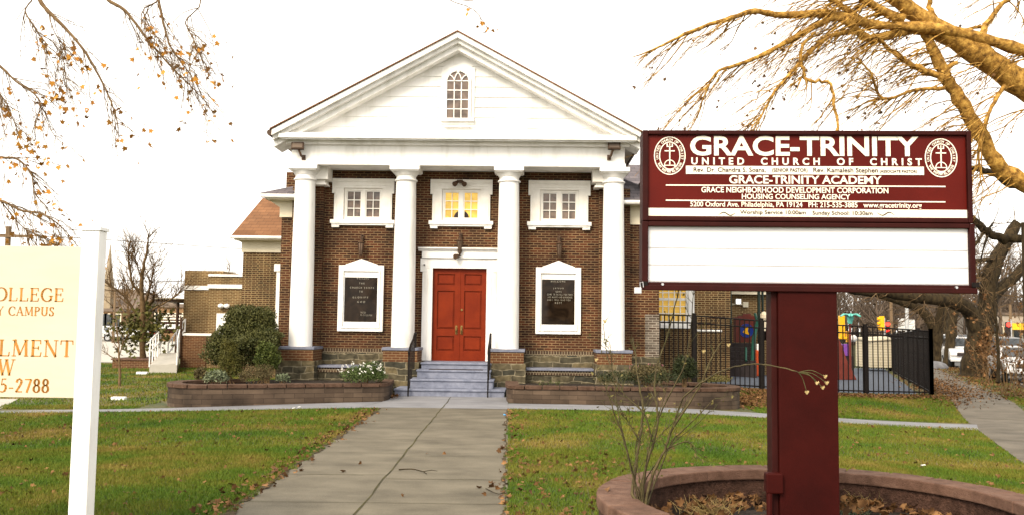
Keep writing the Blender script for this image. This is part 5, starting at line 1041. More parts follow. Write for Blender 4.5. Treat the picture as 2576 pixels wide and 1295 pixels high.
# ---- darker limbs of a second tree just outside the right edge
tr2 = thing('bare_tree', 'dark limbs of a bare tree reaching in from the right edge behind the sign', 'tree', (15.6, 22.5, G(15.6, 22.5)))
lines = []; tw = []; B0 = np.array((15.6, 22.5, G(15.6,22.5)-.2))
lines.append(limb([B0, B0+(.05,0,2), B0+(0,0,4.2), B0+(-.1,0,5.6), B0+(-.3,0,9)], .36, .22))
g1 = limb([B0+(0,0,4.0)]+[A3(x, y, 22) for x, y in ((2600,482),(2542,466),(2494,436),(2445,425),(2380,428),(2300,440))], .11, .05)
h1 = limb([B0+(0,0,2.9)]+[A3(x, y, 22) for x, y in ((2620,596),(2576,600),(2528,600),(2484,584),(2450,553),(2400,520),(2340,500))], .13, .07)
x1 = limb([A3(2486,590,22), A3(2470,640,21.8), A3(2462,690,21.6)], .03, .012)
lines += [g1, h1, x1]; tubes_mesh(lines, 'trunk', M['bark'], tr2)
for src, n in ((g1,10),(h1,14)): sprout(tw, src, n, (.5,1.4), .012, (-.1,0,-.5), 2, .8, .3, (3,.55,.6))
tubes_mesh(tw, 'crown', M['bark_mid'], tr2, sides=3)

# ---- street trees along the verge
def crop8(cx, cy): return 2264+cx*.2913, 691.8+cy*.2913
tr3 = thing('street_tree', 'thick gnarled street tree with a low sideways limb, leaf-covered base', 'tree', (at(2455,900,41).x, 41, G(20.8,41)), 0, 'street trees along the sidewalk')
lines = []; tw = []; b = tr3.location
t1 = limb([A3(2458,975,41), A3(2457,930,41), A3(2458,880,41), A3(2466,840,41), A3(2478,800,41), A3(2486,750,41), A3(2490,702,41), A3(2505,654,41), A3(2530,612,41), A3(2560,560,41)], .62, .25)
t1[1][:9] *= np.linspace(1.45, 1, 9)
l1 = limb([A3(2462,840,41), A3(2446,795,40.8), A3(2432,774,40.6), A3(2395,757,40.3), A3(2340,749,40), A3(2290,745,39.7), A3(2223,735,39.3), A3(2150,728,39), A3(2090,705,38.7)], .40, .16)
l2 = limb([A3(2480,790,41), A3(2497,746,41.2), A3(2525,718,41.4), A3(2555,692,41.6), A3(2590,650,42)], .30, .2)
l3 = limb([A3(2490,702,41), A3(2470,690,41), A3(2440,700,40.5), A3(2400,680,40)], .14, .06); l4 = limb([A3(2505,654,41), A3(2475,652,40.5), A3(2430,662,40)], .14, .05)
l5 = limb([A3(2488,740,41), A3(2460,720,40.6), A3(2420,728,40.2)], .13, .05)
lines = [t1, l1, l2, l3, l4, l5]; tubes_mesh(lines, 'trunk', M['bark'], tr3)
for src, n in ((t1,22),(l1,24),(l2,14),(l3,10),(l4,10),(l5,8)): sprout(tw, src, n, (1.2,3.4), .03, (0,0,.1), 2, .9, .3, (3,.55,.6))
tubes_mesh(tw, 'crown', M['bark_mid'], tr3, sides=3)
ivy = [p+NR.normal(0,.14,3)+np.array((0,-.45,0)) for p in t1[0][2:16] for _ in range(60)]
leaves('ivy', ivy, .13, M['leaf_dead'], tr3, 'maple')
def verge_tree(name, label, pts, r0_, r1_, Y, arms, tn=16):
    t = thing('street_tree', label, 'tree', (A3(*pts[0], Y)[0], Y, G(A3(*pts[0], Y)[0], Y)), 0, 'street trees along the sidewalk'); tw = []
    T = limb([A3(x, y, Y) for x, y in pts], r0_, r1_); T[1][:4] *= np.linspace(1.3, 1, 4); L = [T]+[limb([A3(x, y, Y-.3*i) for i, (x, y) in enumerate(a)], ra, rb) for a, ra, rb in arms]
    tubes_mesh(L, 'trunk', M['bark'], t)
    for src in L: sprout(tw, src, tn, (1.5,4), .035, (0,0,.15), 2, .9, .35, (3,.55,.6))
    tubes_mesh(tw, 'crown', M['twig_far'], t, sides=3)
verge_tree('street_tree', 'straight smooth street tree trunk between the white jeep and the gnarled tree', [(2385,935),(2387,900),(2391,850),(2396,800),(2401,760),(2406,700),(2415,620),(2420,520)], .31, .2, 52, [([(2404,720),(2370,660),(2330,600)], .14, .05), ([(2408,690),(2450,620),(2500,560)], .14, .05)])
verge_tree('street_tree', 'dark leaning street tree behind the fence corner, arching to the left', [(2364,920),(2362,880),(2356,840),(2342,808),(2318,781),(2290,765),(2255,754),(2200,735),(2130,690)], .42, .2, 58, [([(2356,840),(2364,800),(2368,760),(2372,690),(2380,600)], .3, .12), ([(2290,765),(2280,720),(2250,670)], .14, .05)])
verge_tree('street_tree', 'far street tree half hidden behind the leaning trunk', [(2372,915),(2374,880),(2376,830),(2380,770),(2390,700)], .40, .28, 72, [([(2377,790),(2350,740),(2310,690)], .2, .06), ([(2380,760),(2420,700),(2450,640)], .2, .06)])

# ---- distant bare woods behind the playground and across the street
def bare_tree(name, label, x, Y, h, r, n, group, spread=.85, m='twig_far', dens=5):
    z = G(x, Y); t = thing(name, label, 'tree', (x, Y, z), 0, group); lines = []; tw = []
    T = wander((x, Y, z-.2), (NR.normal(0,.06), 0, 1), h*.62, r, 7, .09, (0,0,.3), .35); lines.append(T)
    for i in range(n):
        q = .28+.7*NR.random(); k = int(q*(len(T[0])-1)); a = NR.uniform(0, 2*PI); e = NR.uniform(.35, 1.1)
        l = wander(T[0][k], (math.cos(a)*spread, math.sin(a)*spread, e), h*NR.uniform(.3,.55), T[1][k]*.6, 7, .16, (0,0,.25), .2); lines.append(l)
        sprout(tw, l, dens, (h*.10,h*.26), T[1][k]*.32, (0,0,.1), 2, .7, .2, (3,.6,.7), .25)
    tubes_mesh(lines, 'trunk', M[m], t, sides=5); tubes_mesh(tw, 'crown', M[m], t, sides=3); return t
wood = [(28,90,14),(33,96,15),(38,88,13),(44,98,16),(49,92,14),(54,104,16),(23,84,12),(36,112,17),(60,96,13),(66,110,15),(30,74,10),(58,120,17)]
for i, (x, Y, h) in enumerate(wood):
    bare_tree('bare_tree', 'grey-brown bare tree in the wood beyond the playground', x, Y, h, .22, 14, 'bare trees of the far wood', dens=12)
# the unbroken far thicket behind them
t = thing('woodland', None, None, (60, 135, 0)); tw = []
for i in range(420):
    x = NR.uniform(28, 125); Y = NR.uniform(120, 160); T = wander((x, Y, -.5), (0,0,1), NR.uniform(5,13), .2, 5, .1, (0,0,.2), .3); tw.append(T); sprout(tw, T, 10, (1.5,4.5), .11, (0,0,.1), 1, .7, .15, (6,.6,.7), .25)
bpy.data.objects.remove(t); d0 = bpy.data.objects.new('tmp', None); o = tubes_mesh(tw, 'woodland', M['twig_far'], d0, sides=3); o.parent = None; bpy.data.objects.remove(d0)
o['kind'] = 'stuff'; o['label'] = 'grey-brown bare woodland along the horizon on the right'; o['category'] = 'woodland'
# scrub beside the gnarled tree: thin stems and dead leaves at the right edge
def stems(name, label, cat, base, n, h, r, m, lm, lsize, nl, spread=.35, group=None, shape='maple', lv=1):
    t = thing(name, label, cat, base, 0, group); tw = []
    for i in range(n):
        a = NR.uniform(0, 2*PI); p = np.array(base)+(math.cos(a)*NR.random()*spread, math.sin(a)*NR.random()*spread, -.05)
        l = wander(p, (NR.normal(0,.28), NR.normal(0,.2), 1), h*NR.uniform(.6,1.1), r, 7, .16, (0,0,.1), .3); tw.append(l); sprout(tw, l, 6, (h*.15,h*.35), r*.5, (0,0,.1), lv, .8, .25, (3,.55,.6))
    tubes_mesh(tw, 'stem', m, t, sides=4)
    if nl: leaves('leaf', [l[0][int(NR.integers(1, len(l[0])))]+NR.normal(0,.02,3) for l in [tw[int(NR.integers(len(tw)))] for _ in range(nl)]], lsize, lm, t, shape, droop=.4)
    return t
for i, (px, py, Y, n, h, lab) in enumerate(((2508,935,30,6,3.2,'bare leggy scrub shrub beside the gnarled tree by the street'),(2545,945,28,8,2.2,'tangled bare scrub at the right edge in front of the white car'),(2570,930,32,7,3.0,'tall thin scrub stems at the far right edge'),(2480,945,36,9,1.6,'low leafy scrub at the foot of the gnarled street tree'))):
    p = at(px, py, Y); stems('scrub_shrub', lab, 'shrub', (p.x, Y, G(p.x, Y)), n, h, .016, M['bark_mid'], M['leaf_dead'], .08, 170, .6)
p = at(2512, 940, 27); t = thing('sapling', 'thin dark bare sapling in front of the parked grey vehicle', 'tree', (p.x, 27, G(p.x,27)))
T = limb([A3(2511,962,27), A3(2512,900,27), A3(2508,840,27), A3(2502,780,27), A3(2500,720,27), A3(2506,640,27)], .06, .02); tw = []; sprout(tw, T, 12, (.5,1.6), .014, (0,0,.2), 2, .8, .2, (3,.55,.6)); tubes_mesh([T], 'trunk', M['bark'], t); tubes_mesh(tw, 'crown', M['bark'], t, sides=3)

# ---- golden-leaved branches hanging in at upper left, from a tree left of the frame
tl = thing('shade_tree', 'shade tree off the left edge with drooping golden-leaved branches', 'tree', (-9.6, 12.6, G(-9.6,12.6)))
def cl(c): return (c[0]*.4858, c[1]*.4858)
lines = []; tw = []; B0 = np.array((-9.6, 12.6, G(-9.6,12.6)-.2)); YL = 12.0
lines.append(limb([B0, B0+(0,0,2), B0+(.1,0,4.5), B0+(.2,0,7), B0+(.3,0,9.5)], .30, .16)); top = B0+(.25,0,8.2)
def LL(P, Y0=12.2, Y1=11.6): n = len(P); return [A3(*cl(p), Y0+(Y1-Y0)*i/(n-1)) for i, p in enumerate(P)]
srcs = []
for P, r, first in (([(150,-130),(205,0),(250,60),(350,160),(450,285),(540,450),(600,600),(615,720)], .030, 1), ([(250,60),(270,140),(310,230),(335,360),(345,450)], .013, 0), ([(460,-110),(560,0),(650,60),(760,200),(880,340),(960,420),(1030,490)], .024, 1),
    ([(780,-110),(820,0),(860,180),(900,270),(1000,410),(1080,560)], .018, 1), ([(-200,200),(0,345),(80,420),(190,500),(225,600),(290,720)], .018, 2), ([(-150,330),(0,490),(50,570),(100,710)], .014, 2), ([(-260,760),(0,815),(90,825),(160,900),(180,1000),(250,1080)], .018, 2),
    ([(-240,980),(0,1040),(110,1090),(220,1110),(310,1170),(400,1270)], .020, 2), ([(0,1040),(110,1170),(190,1215),(290,1275)], .014, 0), ([(100,-100),(130,60),(190,160),(240,240),(230,380)], .011, 1), ([(700,-80),(740,60),(800,180),(880,260)], .012, 1), ([(900,-90),(960,120),(1010,220),(1040,300)], .011, 1)):
    base = [top] if first == 1 else [B0+(.12,0,5.2)] if first == 2 else []
    l = limb((base+LL(P)), r*(1.4 if base else .8), .004, k=6); lines.append(l); srcs.append(l)
tubes_mesh(lines, 'trunk', M['bark_mid'], tl)
col_ = []
for s_ in srcs: sprout(tw, s_, 34, (.3,1.35), .0062, (.34,0,-.62), 1, .8, .34, (3,.6,.6), .22, col_)
tubes_mesh(tw, 'twig', M['bark_mid'], tl, sides=3)
pl = []
for s_ in tw:
    if NR.random() < .30:
        for _ in range(1): pl.append(s_[0][int(NR.integers(3, len(s_[0])))]+NR.normal(0,.025,3))
leaves('leaf', pl, .062, M['leaf_gold'], tl, 'maple', droop=1.0, curl=.5)
# wisp of twigs at the top centre-left: outermost spray of the same tree
spr = limb([top+(1.5,0,.8), A3(1090,-40,11.8), A3(1130,0,11.7), A3(1190,25,11.6), A3(1225,70,11.5)], .012, .003, k=6); tw2 = []; sprout(tw2, spr, 9, (.15,.45), .004, (.2,0,-.7), 1, .6, .6)
tubes_mesh([spr]+tw2, 'outer_spray', M['bark_mid'], tl, sides=3); leaves('outer_leaf', [s_[0][-1] for s_ in tw2[::4]], .055, M['leaf_gold'], tl, 'maple', droop=1.0)

# ---- shrubs and flowers in the planters
def in_blob(c, r, n, power=.5, low=-.6):
    d = NR.normal(0,1,(n,3)); d /= np.linalg.norm(d,axis=1)[:,None]; d = d[d[:,2] > low]; q = NR.random(len(d))**power
    lump = 1+.13*np.sin(d[:,0]*5+c[0]*3)*np.cos(d[:,1]*4+c[1])+.10*np.sin(d[:,2]*7+c[0]*5)
    return np.array(c)+d*(q*lump)[:,None]*np.array(r)
def bush(label, blobs, m, size, base, name='shrub', shape='oval', group=None, power=.28, twig=True, flat=0):
    t = thing(name, label, 'shrub' if name != 'conifer' else 'conifer', base, 0, group); P = np.concatenate([in_blob(c, r, n, power) for c, r, n in blobs]); P = P[P[:,2] > base[2]-.02]
    leaves('foliage', P, size, m, t, shape, flat=flat)
    if twig:
        L = [wander((base[0]+NR.normal(0,.05), base[1], base[2]-.05), (*(P[int(NR.integers(len(P)))]-np.array(base))[:2], max(.3, P[int(NR.integers(len(P)))][2]-base[2])), .8*np.linalg.norm(P[int(NR.integers(len(P)))]-np.array(base)), .02, 5, .1) for _ in range(9)]
        tubes_mesh(L, 'stem', M['bark_mid'], t, sides=4)
    return t
def ctr(px, py, Y): return A3(px, py, Y)
def rad(pw, ph, Y): k = Y/FPX; return (pw/2*k, pw/2*k*.8, ph/2*k)
bush('huge rounded dark yew shrub filling the left planter', [(ctr(606,885,24),rad(176,130,24),16000),(ctr(628,818,24.2),rad(130,106,24.2),11000),(ctr(665,850,23.6),rad(92,60,23.6),4500),(ctr(568,868,23.8),rad(90,100,23.8),4500),(ctr(655,805,24),rad(84,60,24),3500),(ctr(600,800,24.3),rad(70,56,24.3),2500),(ctr(640,862,23.3),rad(120,44,23.3),4000)], M['leaf_yew'], .062, (ctr(612,900,24)[0], 24, .3), 'yew_shrub')
bush('olive-gold cone-shaped conifer in front of the big yew', [(ctr(578,930,22.3),rad(62,56,22.3),3000),(ctr(577,900,22.3),rad(50,62,22.3),2600),(ctr(570,875,22.3),rad(28,50,22.3),1200),(ctr(585,877,22.3),rad(22,46,22.3),900)], M['leaf_arbor'], .06, (ctr(578,940,22.3)[0], 22.3, .3), 'conifer', 'blade')
bush('rounded green box shrub against the left pedestal', [(ctr(672,905,22.8),rad(66,80,22.8),4500),(ctr(668,880,22.8),rad(50,40,22.8),1500)], M['leaf_box'], .055, (ctr(672,940,22.8)[0], 22.8, .3), 'box_shrub')
bush('low grey-green leafy shrub near the curved left end of the planter', [(ctr(545,948,21.6),rad(60,36,21.6),1100)], M['leaf_grey'], .06, (ctr(545,955,21.6)[0], 21.6, .3))
bush('small dark brown shrub at the far left end of the planter', [(ctr(505,940,22.0),rad(34,34,22),900)], M['leaf_brown'], .055, (ctr(505,950,22)[0], 22, .3))
bush('twiggy brown low shrub between conifer and pedestal', [(ctr(640,945,21.7),rad(84,44,21.7),1900),(ctr(665,938,21.9),rad(50,44,21.9),900)], M['leaf_brown'], .05, (ctr(640,958,21.7)[0], 21.7, .3), shape='blade')
bush('small bluish-grey shrub at the foot of the left pedestal', [(ctr(712,950,21.6),rad(36,24,21.6),500)], M['leaf_grey'], .05, (ctr(712,958,21.6)[0], 21.6, .3))
mum = bush('bushy chrysanthemum with white flowers beside the front steps', [(ctr(916,944,21.8),rad(116,48,21.8),3200),(ctr(935,932,21.8),rad(70,46,21.8),1400)], M['leaf_mum'], .05, (ctr(916,960,21.8)[0], 21.8, .3), 'chrysanthemum')
fl = in_blob(ctr(912,938,21.7), rad(124,56,21.7), 130, .12, .0); fl = fl[fl[:,1] < 21.8][:45]
o = leaf_verts(0,0,'oval')
Pf = np.concatenate([fl+NR.normal(0,.012,fl.shape) for _ in range(7)]); leaves('flower', Pf, .036, M['petal'], mum, 'oval')
for i, (px, py) in enumerate(((1364,955),(1383,952),(1402,958))): p = ctr(px, py, 22); stems('flower_stalk', ['short green flower stalk in the right planter beside the steps','taller green flower stalk in the middle of its group, right planter','leaning green flower stalk nearest the sign in the right planter'][i], 'plant', (p[0], 22, .3), 4, .30, .006, M['cane_green'], M['leaf_box'], .05, 40, .08, 'green stalks in the right planter', 'oval', 0)
bush('dark evergreen shrub at the rounded end of the right planter', [(ctr(1722,930,22.6),rad(62,70,22.6),3600)], M['leaf_dark'], .055, (ctr(1722,955,22.6)[0], 22.6, .3))
ph = bush('low brown shrub with mauve flowers in the right planter', [(ctr(1630,940,22.2),rad(104,52,22.2),2600)], M['leaf_brown'], .05, (ctr(1630,955,22.2)[0], 22.2, .3), 'flowering_shrub')
fl = in_blob(ctr(1630,932,22.1), rad(100,50,22.1), 60, .15, .1)[:26]; leaves('flower', np.concatenate([fl+NR.normal(0,.012,fl.shape) for _ in range(4)]), .03, M['pink'], ph, 'oval')
bush('dark spreading low shrub along the front of the right planter', [(ctr(1555,950,22.0),rad(110,34,22),1400),(ctr(1665,950,21.9),rad(110,36,21.9),1400)], M['leaf_dark'], .05, (ctr(1600,957,22)[0], 22, .3))
bush('small tuft of yellowing leaves at the end of the right planter', [(ctr(1810,952,22.4),rad(60,18,22.4),420)], M['leaf_rose'], .05, (ctr(1810,958,22.4)[0], 22.4, .3), twig=False)

# ---- rose bush in the round planter
YR = 7.2; rb = A3(1600, 1262, YR); rose = thing('rose_bush', 'leggy half-bare rose bush with faded flower heads in the round planter', 'rose bush', (1.05, 7.24, .2)); lines = []; tw = []
def rp(P, r0_, r1_, dy=0): 
    pts = [A3(x, y, YR+dy*i/(len(P)-1)) for i, (x, y) in enumerate(P)]
    if P[0][1] > 1270: pts = [(1.04+NR.uniform(-.02,.05), 7.24+NR.uniform(-.03,.05), .15)]+[(q[0]+(.03 if i == 0 else 0), q[1], q[2]) for i, q in enumerate(pts)]
    l = limb(pts, r0_, r1_, 5, .08); lines.append(l); return l
canes = [([(1597,1275),(1592,1240),(1598,1180),(1608,1110),(1618,1030),(1606,960),(1600,900),(1592,850)],.016,.005,.25), ([(1612,1278),(1640,1200),(1672,1130),(1690,1080),(1730,1020),(1765,960),(1790,900),(1822,850)],.015,.004,-.2), ([(1606,1276),(1622,1190),(1645,1110),(1655,1050),(1648,990),(1650,930),(1680,840),(1700,760),(1715,700)],.013,.004,.1),
  ([(1616,1280),(1660,1180),(1690,1110),(1740,1060),(1800,1000)],.011,.004,.3), ([(1600,1276),(1570,1110),(1545,1040),(1530,990),(1515,960),(1500,930)],.010,.003,-.15), ([(1690,1080),(1720,1000),(1790,945),(1850,922),(1910,915),(1975,925),(2010,935)],.008,.005,-.62), ([(1640,1110),(1620,1040),(1570,990),(1540,930),(1525,880),(1517,815)],.008,.003,.2), ([(1655,1050),(1690,980),(1720,920),(1735,850),(1742,770),(1746,715)],.008,.003,.2), ([(1608,1110),(1580,1060),(1550,1010)],.007,.003,-.1), ([(1672,1130),(1720,1110),(1745,1120),(1752,1150)],.007,.003,-.1)]
for i in range(5):
    bx_ = 1604+NR.uniform(-8,12); ex_ = NR.uniform(1520,1800); ey_ = NR.uniform(850,1040); mx_ = (bx_+ex_)/2+NR.uniform(-25,15)
    canes.append(([(bx_,1277),(bx_*.7+mx_*.3+4,1200),(mx_,1200-(1200-ey_)*.45),(ex_-(ex_-mx_)*.3,1200-(1200-ey_)*.8),(ex_,ey_)], .0075, .0025, NR.uniform(-.35,.3)))
cl_ = [rp(*c) for c in canes]
tubes_mesh(lines, 'cane', M['stem_rose'], rose)
for i, c in enumerate(cl_):
    if i == 5: continue
    sprout(tw, c, 10, (.10,.36), .0032, (0,0,.25), 2, .75, .30, (2,.55,.7), .25)
tip = cl_[5][0][-1]; hd = []
for dx_, dz_ in ((66,12),(60,40),(20,52),(45,28),(70,28)):
    e = np.array(A3(2010+dx_, 935+dz_, YR-.62)); P = catmull([tip, tip*.5+e*.5+(0,0,.03), e], 4); tw.append((P, np.linspace(.004,.0025,len(P)))); hd.append(e)
tubes_mesh(tw, 'side_shoot', M['cane_green'], rose, sides=4)
lp = [t_[0][int(NR.integers(2, len(t_[0])))]+NR.normal(0,.012,3) for t_ in tw for _ in range(1) if NR.random() < .22]; leaves('leaf', lp, .032, M['leaf_rose'], rose, 'oval', droop=.5, curl=.6)
hp = hd+[np.array(A3(x, y, YR)) for x, y in ((1770,884),(1833,868),(1522,808),(1745,700),(1714,690),(1660,1003),(1630,1045),(1500,905))]
for e in hp:
    mb = MB(); mb.sphere(tuple(e), .010, 8, (1,1,1.3))
    for q_ in range(5): a_ = q_*1.26+e[0]*9; mb.face([(e[0], e[1], e[2]-.006), (e[0]+.016*math.cos(a_), e[1]+.016*math.sin(a_), e[2]+.004), (e[0]+.014*math.cos(a_+.6), e[1]+.014*math.sin(a_+.6), e[2]+.018)])
    mb.build('flower_head', M['hip'], rose, world=True)

# ---- leaf litter, dry grass and ground bits in the ring
def scatter_ring(n, r0_, r1_, a0, a1, z=.20): a = NR.uniform(a0, a1, n); r = np.sqrt(NR.uniform(r0_**2, r1_**2, n)); return np.stack([RC.x+r*np.cos(a), RC.y+r*np.sin(a), z+NR.uniform(0,.06,n)], -1)
P = np.concatenate([scatter_ring(330, .95, 1.5, .3, PI+.1), scatter_ring(110, .2, 1.5, 0, 2*PI)])
o = leaves('leaf_litter', P, .070, M['leaf_dead'], None, 'maple', flat=.5, curl=.7); o['kind'] = 'stuff'; o['label'] = 'curled brown leaf litter lying inside the round planter'; o['category'] = 'leaves'
def tuft(px, py, n, h, label, m):
    p = atz(px, py, .2); t = thing('grass_tuft', label, 'grass tuft', (p.x, p.y, .18)); tw = []
    for i in range(n): a = NR.uniform(0,2*PI); tw.append(wander((p.x+NR.normal(0,.09), p.y+NR.normal(0,.07), .17), (math.cos(a)*.8, math.sin(a)*.8, 1), h*NR.uniform(.5,1.1), .0035, 4, .2, (0,0,-.5), .3))
    tubes_mesh(tw, 'blades', m, t, sides=3)
tuft(1785, 1285, 150, .20, 'dry straw-coloured grass tuft left of the maroon post', M['straw']); tuft(2195, 1262, 190, .20, 'dry straw-coloured grass tuft right of the maroon post', M['straw']); tuft(1880, 1240, 70, .14, 'small green weed between leaves and maroon post', M['leaf_grey']); tuft(2150, 1283, 60, .12, 'small grey-green weed right of the post near the bottom edge', M['leaf_grey'])

# ================================================================ BACKGROUND, LEFT
def Q(cx, cy): return cx/2.4216, 534.6+cy/2.4216
YA = 38.0; an = thing('annex_building', 'flat-roofed tan brick annex with white bands at the left of the church', 'building', (at(530, 850, YA).x, YA, 0))
def qx(cx, cy=600, Y=YA): return at(*Q(cx, cy), Y).x
def qz(cy, cx=1300, Y=YA): return at(*Q(cx, cy), Y).z
xr = qx(1520); mb = MB(); mb.box(qx(1266), xr, YA, YA+8, -.5, qz(388)); mb.build('wall', M['brick_annex'], an, world=True)
mb = MB(); mb.box(qx(1117, Y=YA+.9), qx(1266)+.3, YA+.9, YA+9, -.5, qz(353, Y=YA+.9)); mb.build('wall', M['brick_annex'], an, world=True)
for (a, b, Y, z0, z1) in ((1268,1520,YA,387,373),(1266,1520,YA,460,435)): mb = MB(); mb.box(qx(a, Y=Y)-.03, xr, Y-.06, Y-.001 if z0 > 400 else Y+8, qz(z0)+.002, qz(z1)); mb.build('white_band', M['white'], an, world=True)
mb = MB(); mb.box(qx(1114, Y=YA+.9), qx(1266)-.04, YA+.84, YA+.899, qz(470, Y=YA+.9), qz(445, Y=YA+.9)); mb.build('white_band', M['white'], an, world=True)
mb = MB(); mb.box(qx(1117), qx(1306), YA-.08, YA-.001, qz(748), qz(734)); mb.build('base_band', M['white'], an, world=True)
mb = MB(); mb.box(qx(1112), qx(1266), YA-.05, YA+1, -.5, qz(749)); mb.build('base_wall', M['brick_ped'], an, world=True)
mb = MB(); mb.box(qx(1360, Y=YA+3), qx(1381, Y=YA+3), YA+3, YA+4, qz(388, Y=YA+3), qz(351, Y=YA+3)); mb.build('vent_box', M['white'], an, world=True)
mb = MB(); mb.box(qx(1322), qx(1430), YA-.04, YA-.001, qz(790), qz(611)); D = mb.build('door', M['white'], an, world=True)
mb = MB(); mb.tube([(qx(1112), YA-.1, qz(640)), (qx(1112), YA-.1, qz(880))], .06, 8); mb.build('downpipe', M['bronze'], an, world=True)
t = thing('wall_light', 'white double floodlight above the annex door', 'lamp', (qx(1369), YA-.1, 0)); mb = MB()
for d in (-.12, .13): mb.sphere((qx(1369)+d, YA-.16, qz(566)), .12, 10, (1.1,1,.8))
mb.box(qx(1369)-.1, qx(1369)+.1, YA-.1, YA-.001, qz(566)-.05, qz(566)+.05); mb.build('lamp_head', M['vinyl'], t, world=True)
t = thing('canopy', 'flat dark entrance canopy on the left end of the annex', 'canopy', (qx(1050, Y=39), 39, 0)); mb = MB(); mb.box(qx(990, Y=39), qx(1116, Y=39), 38.2, 41, qz(546, Y=39), qz(532, Y=39)); mb.build('slab', M['bronze'], t, world=True); mb = MB(); mb.box(qx(990, Y=39)-.05, qx(1116, Y=39), 38.1, 41.05, qz(531, Y=39), qz(524, Y=39)); mb.build('fascia', M['cream'], t, world=True)
for cx in (1004, 1100): mb = MB(); x = qx(cx, Y=39); mb.tube([(x, 40.5, -.3), (x, 40.5, qz(546, Y=39))], .07, 8); mb.build('post', M['bronze'], t, world=True)
# second church sign by the far entrance
Y2 = 48; s2 = thing('church_sign', 'second smaller maroon church sign standing by the annex ramp', 'sign', (qx(1035, Y=Y2), Y2, 0))
mb = MB(); mb.box(qx(963, Y=Y2), qx(1210, Y=Y2), Y2, Y2+.3, qz(735, Y=Y2), qz(620, Y=Y2)); mb.build('cabinet', M['sign_frame'], s2, world=True)
mb = MB(); mb.box(qx(975, Y=Y2), qx(1200, Y=Y2), Y2-.02, Y2-.001, qz(708, Y=Y2), qz(680, Y=Y2)); mb.build('reader_panel', M['reader'], s2, world=True)
for z0, z1 in ((651,643),(666,660)): mb = MB(); mb.box(qx(985, Y=Y2), qx(1190, Y=Y2), Y2-.02, Y2-.001, qz(z0, Y=Y2), qz(z1, Y=Y2)); mb.build('stripe', M['letter'], s2, world=True)
o = words('GRACE-TRINITY', (qx(988, Y=Y2)-s2.location.x, qx(1195, Y=Y2)-s2.location.x, qz(638, Y=Y2), qz(623, Y=Y2)), -.003, M['letter'], s2, bold=.03)
mb = MB(); mb.box(qx(1080, Y=Y2), qx(1110, Y=Y2), Y2+.05, Y2+.25, -.4, qz(736, Y=Y2)); mb.build('post', M['sign_frame'], s2, world=True)
# ramp with white rails
rm = thing('access_ramp', 'pale concrete access ramp rising to the annex entrance', 'ramp', (at(*Q(1000, 930), 34).x, 34, 0)); mb = MB()
a, b, c, d = at(*Q(910, 930), 34), at(*Q(1078, 918), 34), at(*Q(1090, 850), 38), at(*Q(975, 855), 38)
mb.hexa([(a.x,34,-.5),(b.x,34,-.5),(c.x,38,-.5),(d.x,38,-.5),(a.x,34,a.z),(b.x,34,b.z),(c.x,38,c.z),(d.x,38,d.z)]); mb.build('deck', M['lot'], rm, world=True)
def wrail(label, P, Q_, h):
    t = thing('ramp_railing', label, 'railing', (P.x, P.y, 0), 0, 'white railings of the access ramp')
    for k in (0, .45): mb = MB(); mb.tube([(P.x, P.y, P.z+h-k), (Q_.x, Q_.y, Q_.z+h-k)], .03, 6); mb.build('rail', M['vinyl'], t, world=True)
    for i in range(5): p = P.lerp(Q_, i/4); mb = MB(); mb.tube([(p.x, p.y, p.z-.05), (p.x, p.y, p.z+h)], .028, 6); mb.build('post', M['vinyl'], t, world=True)
wrail('white pipe railing on the left side of the access ramp', a, d, .95); wrail('white pipe railing on the right side of the access ramp', b, c, .95)
e = Vector((d.x+.3, 39.2, d.z+.2)); wrail('white sloping railing at the back of the access ramp', Vector((d.x+.1, 38.6, d.z-.1)), Vector((c.x, 38.6, c.z+.9)), .5)
# brick bed, round ivy-clad tree, saplings
Yb = 37; bb = thing('brick_bed', 'low brown brick flower bed around the ivy-clad tree', 'planter', (at(*Q(770, 940), Yb).x, Yb, 0)); mb = MB(); p, q = at(*Q(683, 945), Yb), at(*Q(862, 897), Yb); mb.box(p.x, q.x+.6, Yb, Yb+2.2, -.4, q.z); mb.build('wall', M['brick_ped'], bb, world=True); mb = MB(); mb.box(p.x-.05, q.x+.65, Yb-.05, Yb+2.25, q.z+.001, q.z+.06); mb.build('coping', M['cap_block'], bb, world=True)
it = thing('ivy_tree', 'bare many-limbed tree with an ivy-wrapped trunk left of the annex', 'tree', (at(*Q(870, 930), 38).x, 38, 0)); lines = []; tw = []
for P, r in (([(872,950),(868,800),(870,600),(862,480),(862,390),(885,290),(900,200),(905,140)],.20),([(868,520),(840,470),(805,430),(790,330),(780,250),(795,170)],.11),([(872,600),(905,480),(925,400),(945,300)],.10),([(850,640),(800,570),(760,510),(700,460),(640,420),(615,395)],.11),([(890,640),(930,590),(1000,550),(1080,500),(1115,450)],.09),([(862,400),(830,300),(815,210)],.06),([(905,560),(935,520),(932,495)],.13)):
    l = limb([A3(*Q(*p), 38-.25*i) for i, p in enumerate(P)], r*.7, r*.12); lines.append(l); sprout(tw, l, 24, (.6,2.0), .020, (0,0,.2), 2, .7, .35, (3,.6,.65))
tubes_mesh(lines, 'trunk', M['bark_mid'], it); tubes_mesh(tw, 'crown', M['bark_mid'], it, sides=3)
P = np.concatenate([in_blob(A3(*Q(870,760),38), (1.3,1.0,1.9), 620, .6), in_blob(A3(*Q(800,700),37.6), (1.3,.8,1.0), 260, .6), in_blob(A3(*Q(940,700),37.6), (.9,.7,1.1), 200, .6)]); leaves('ivy', P, .15, M['leaf_arbor'], it, 'maple')
sp_ = thing('sapling', 'slender young tree with a white base guard on the left lawn', 'tree', (at(*Q(728, 1050), 22.5).x, 22.5, G(-10,22.5))); tw = []; Ys = 22.5
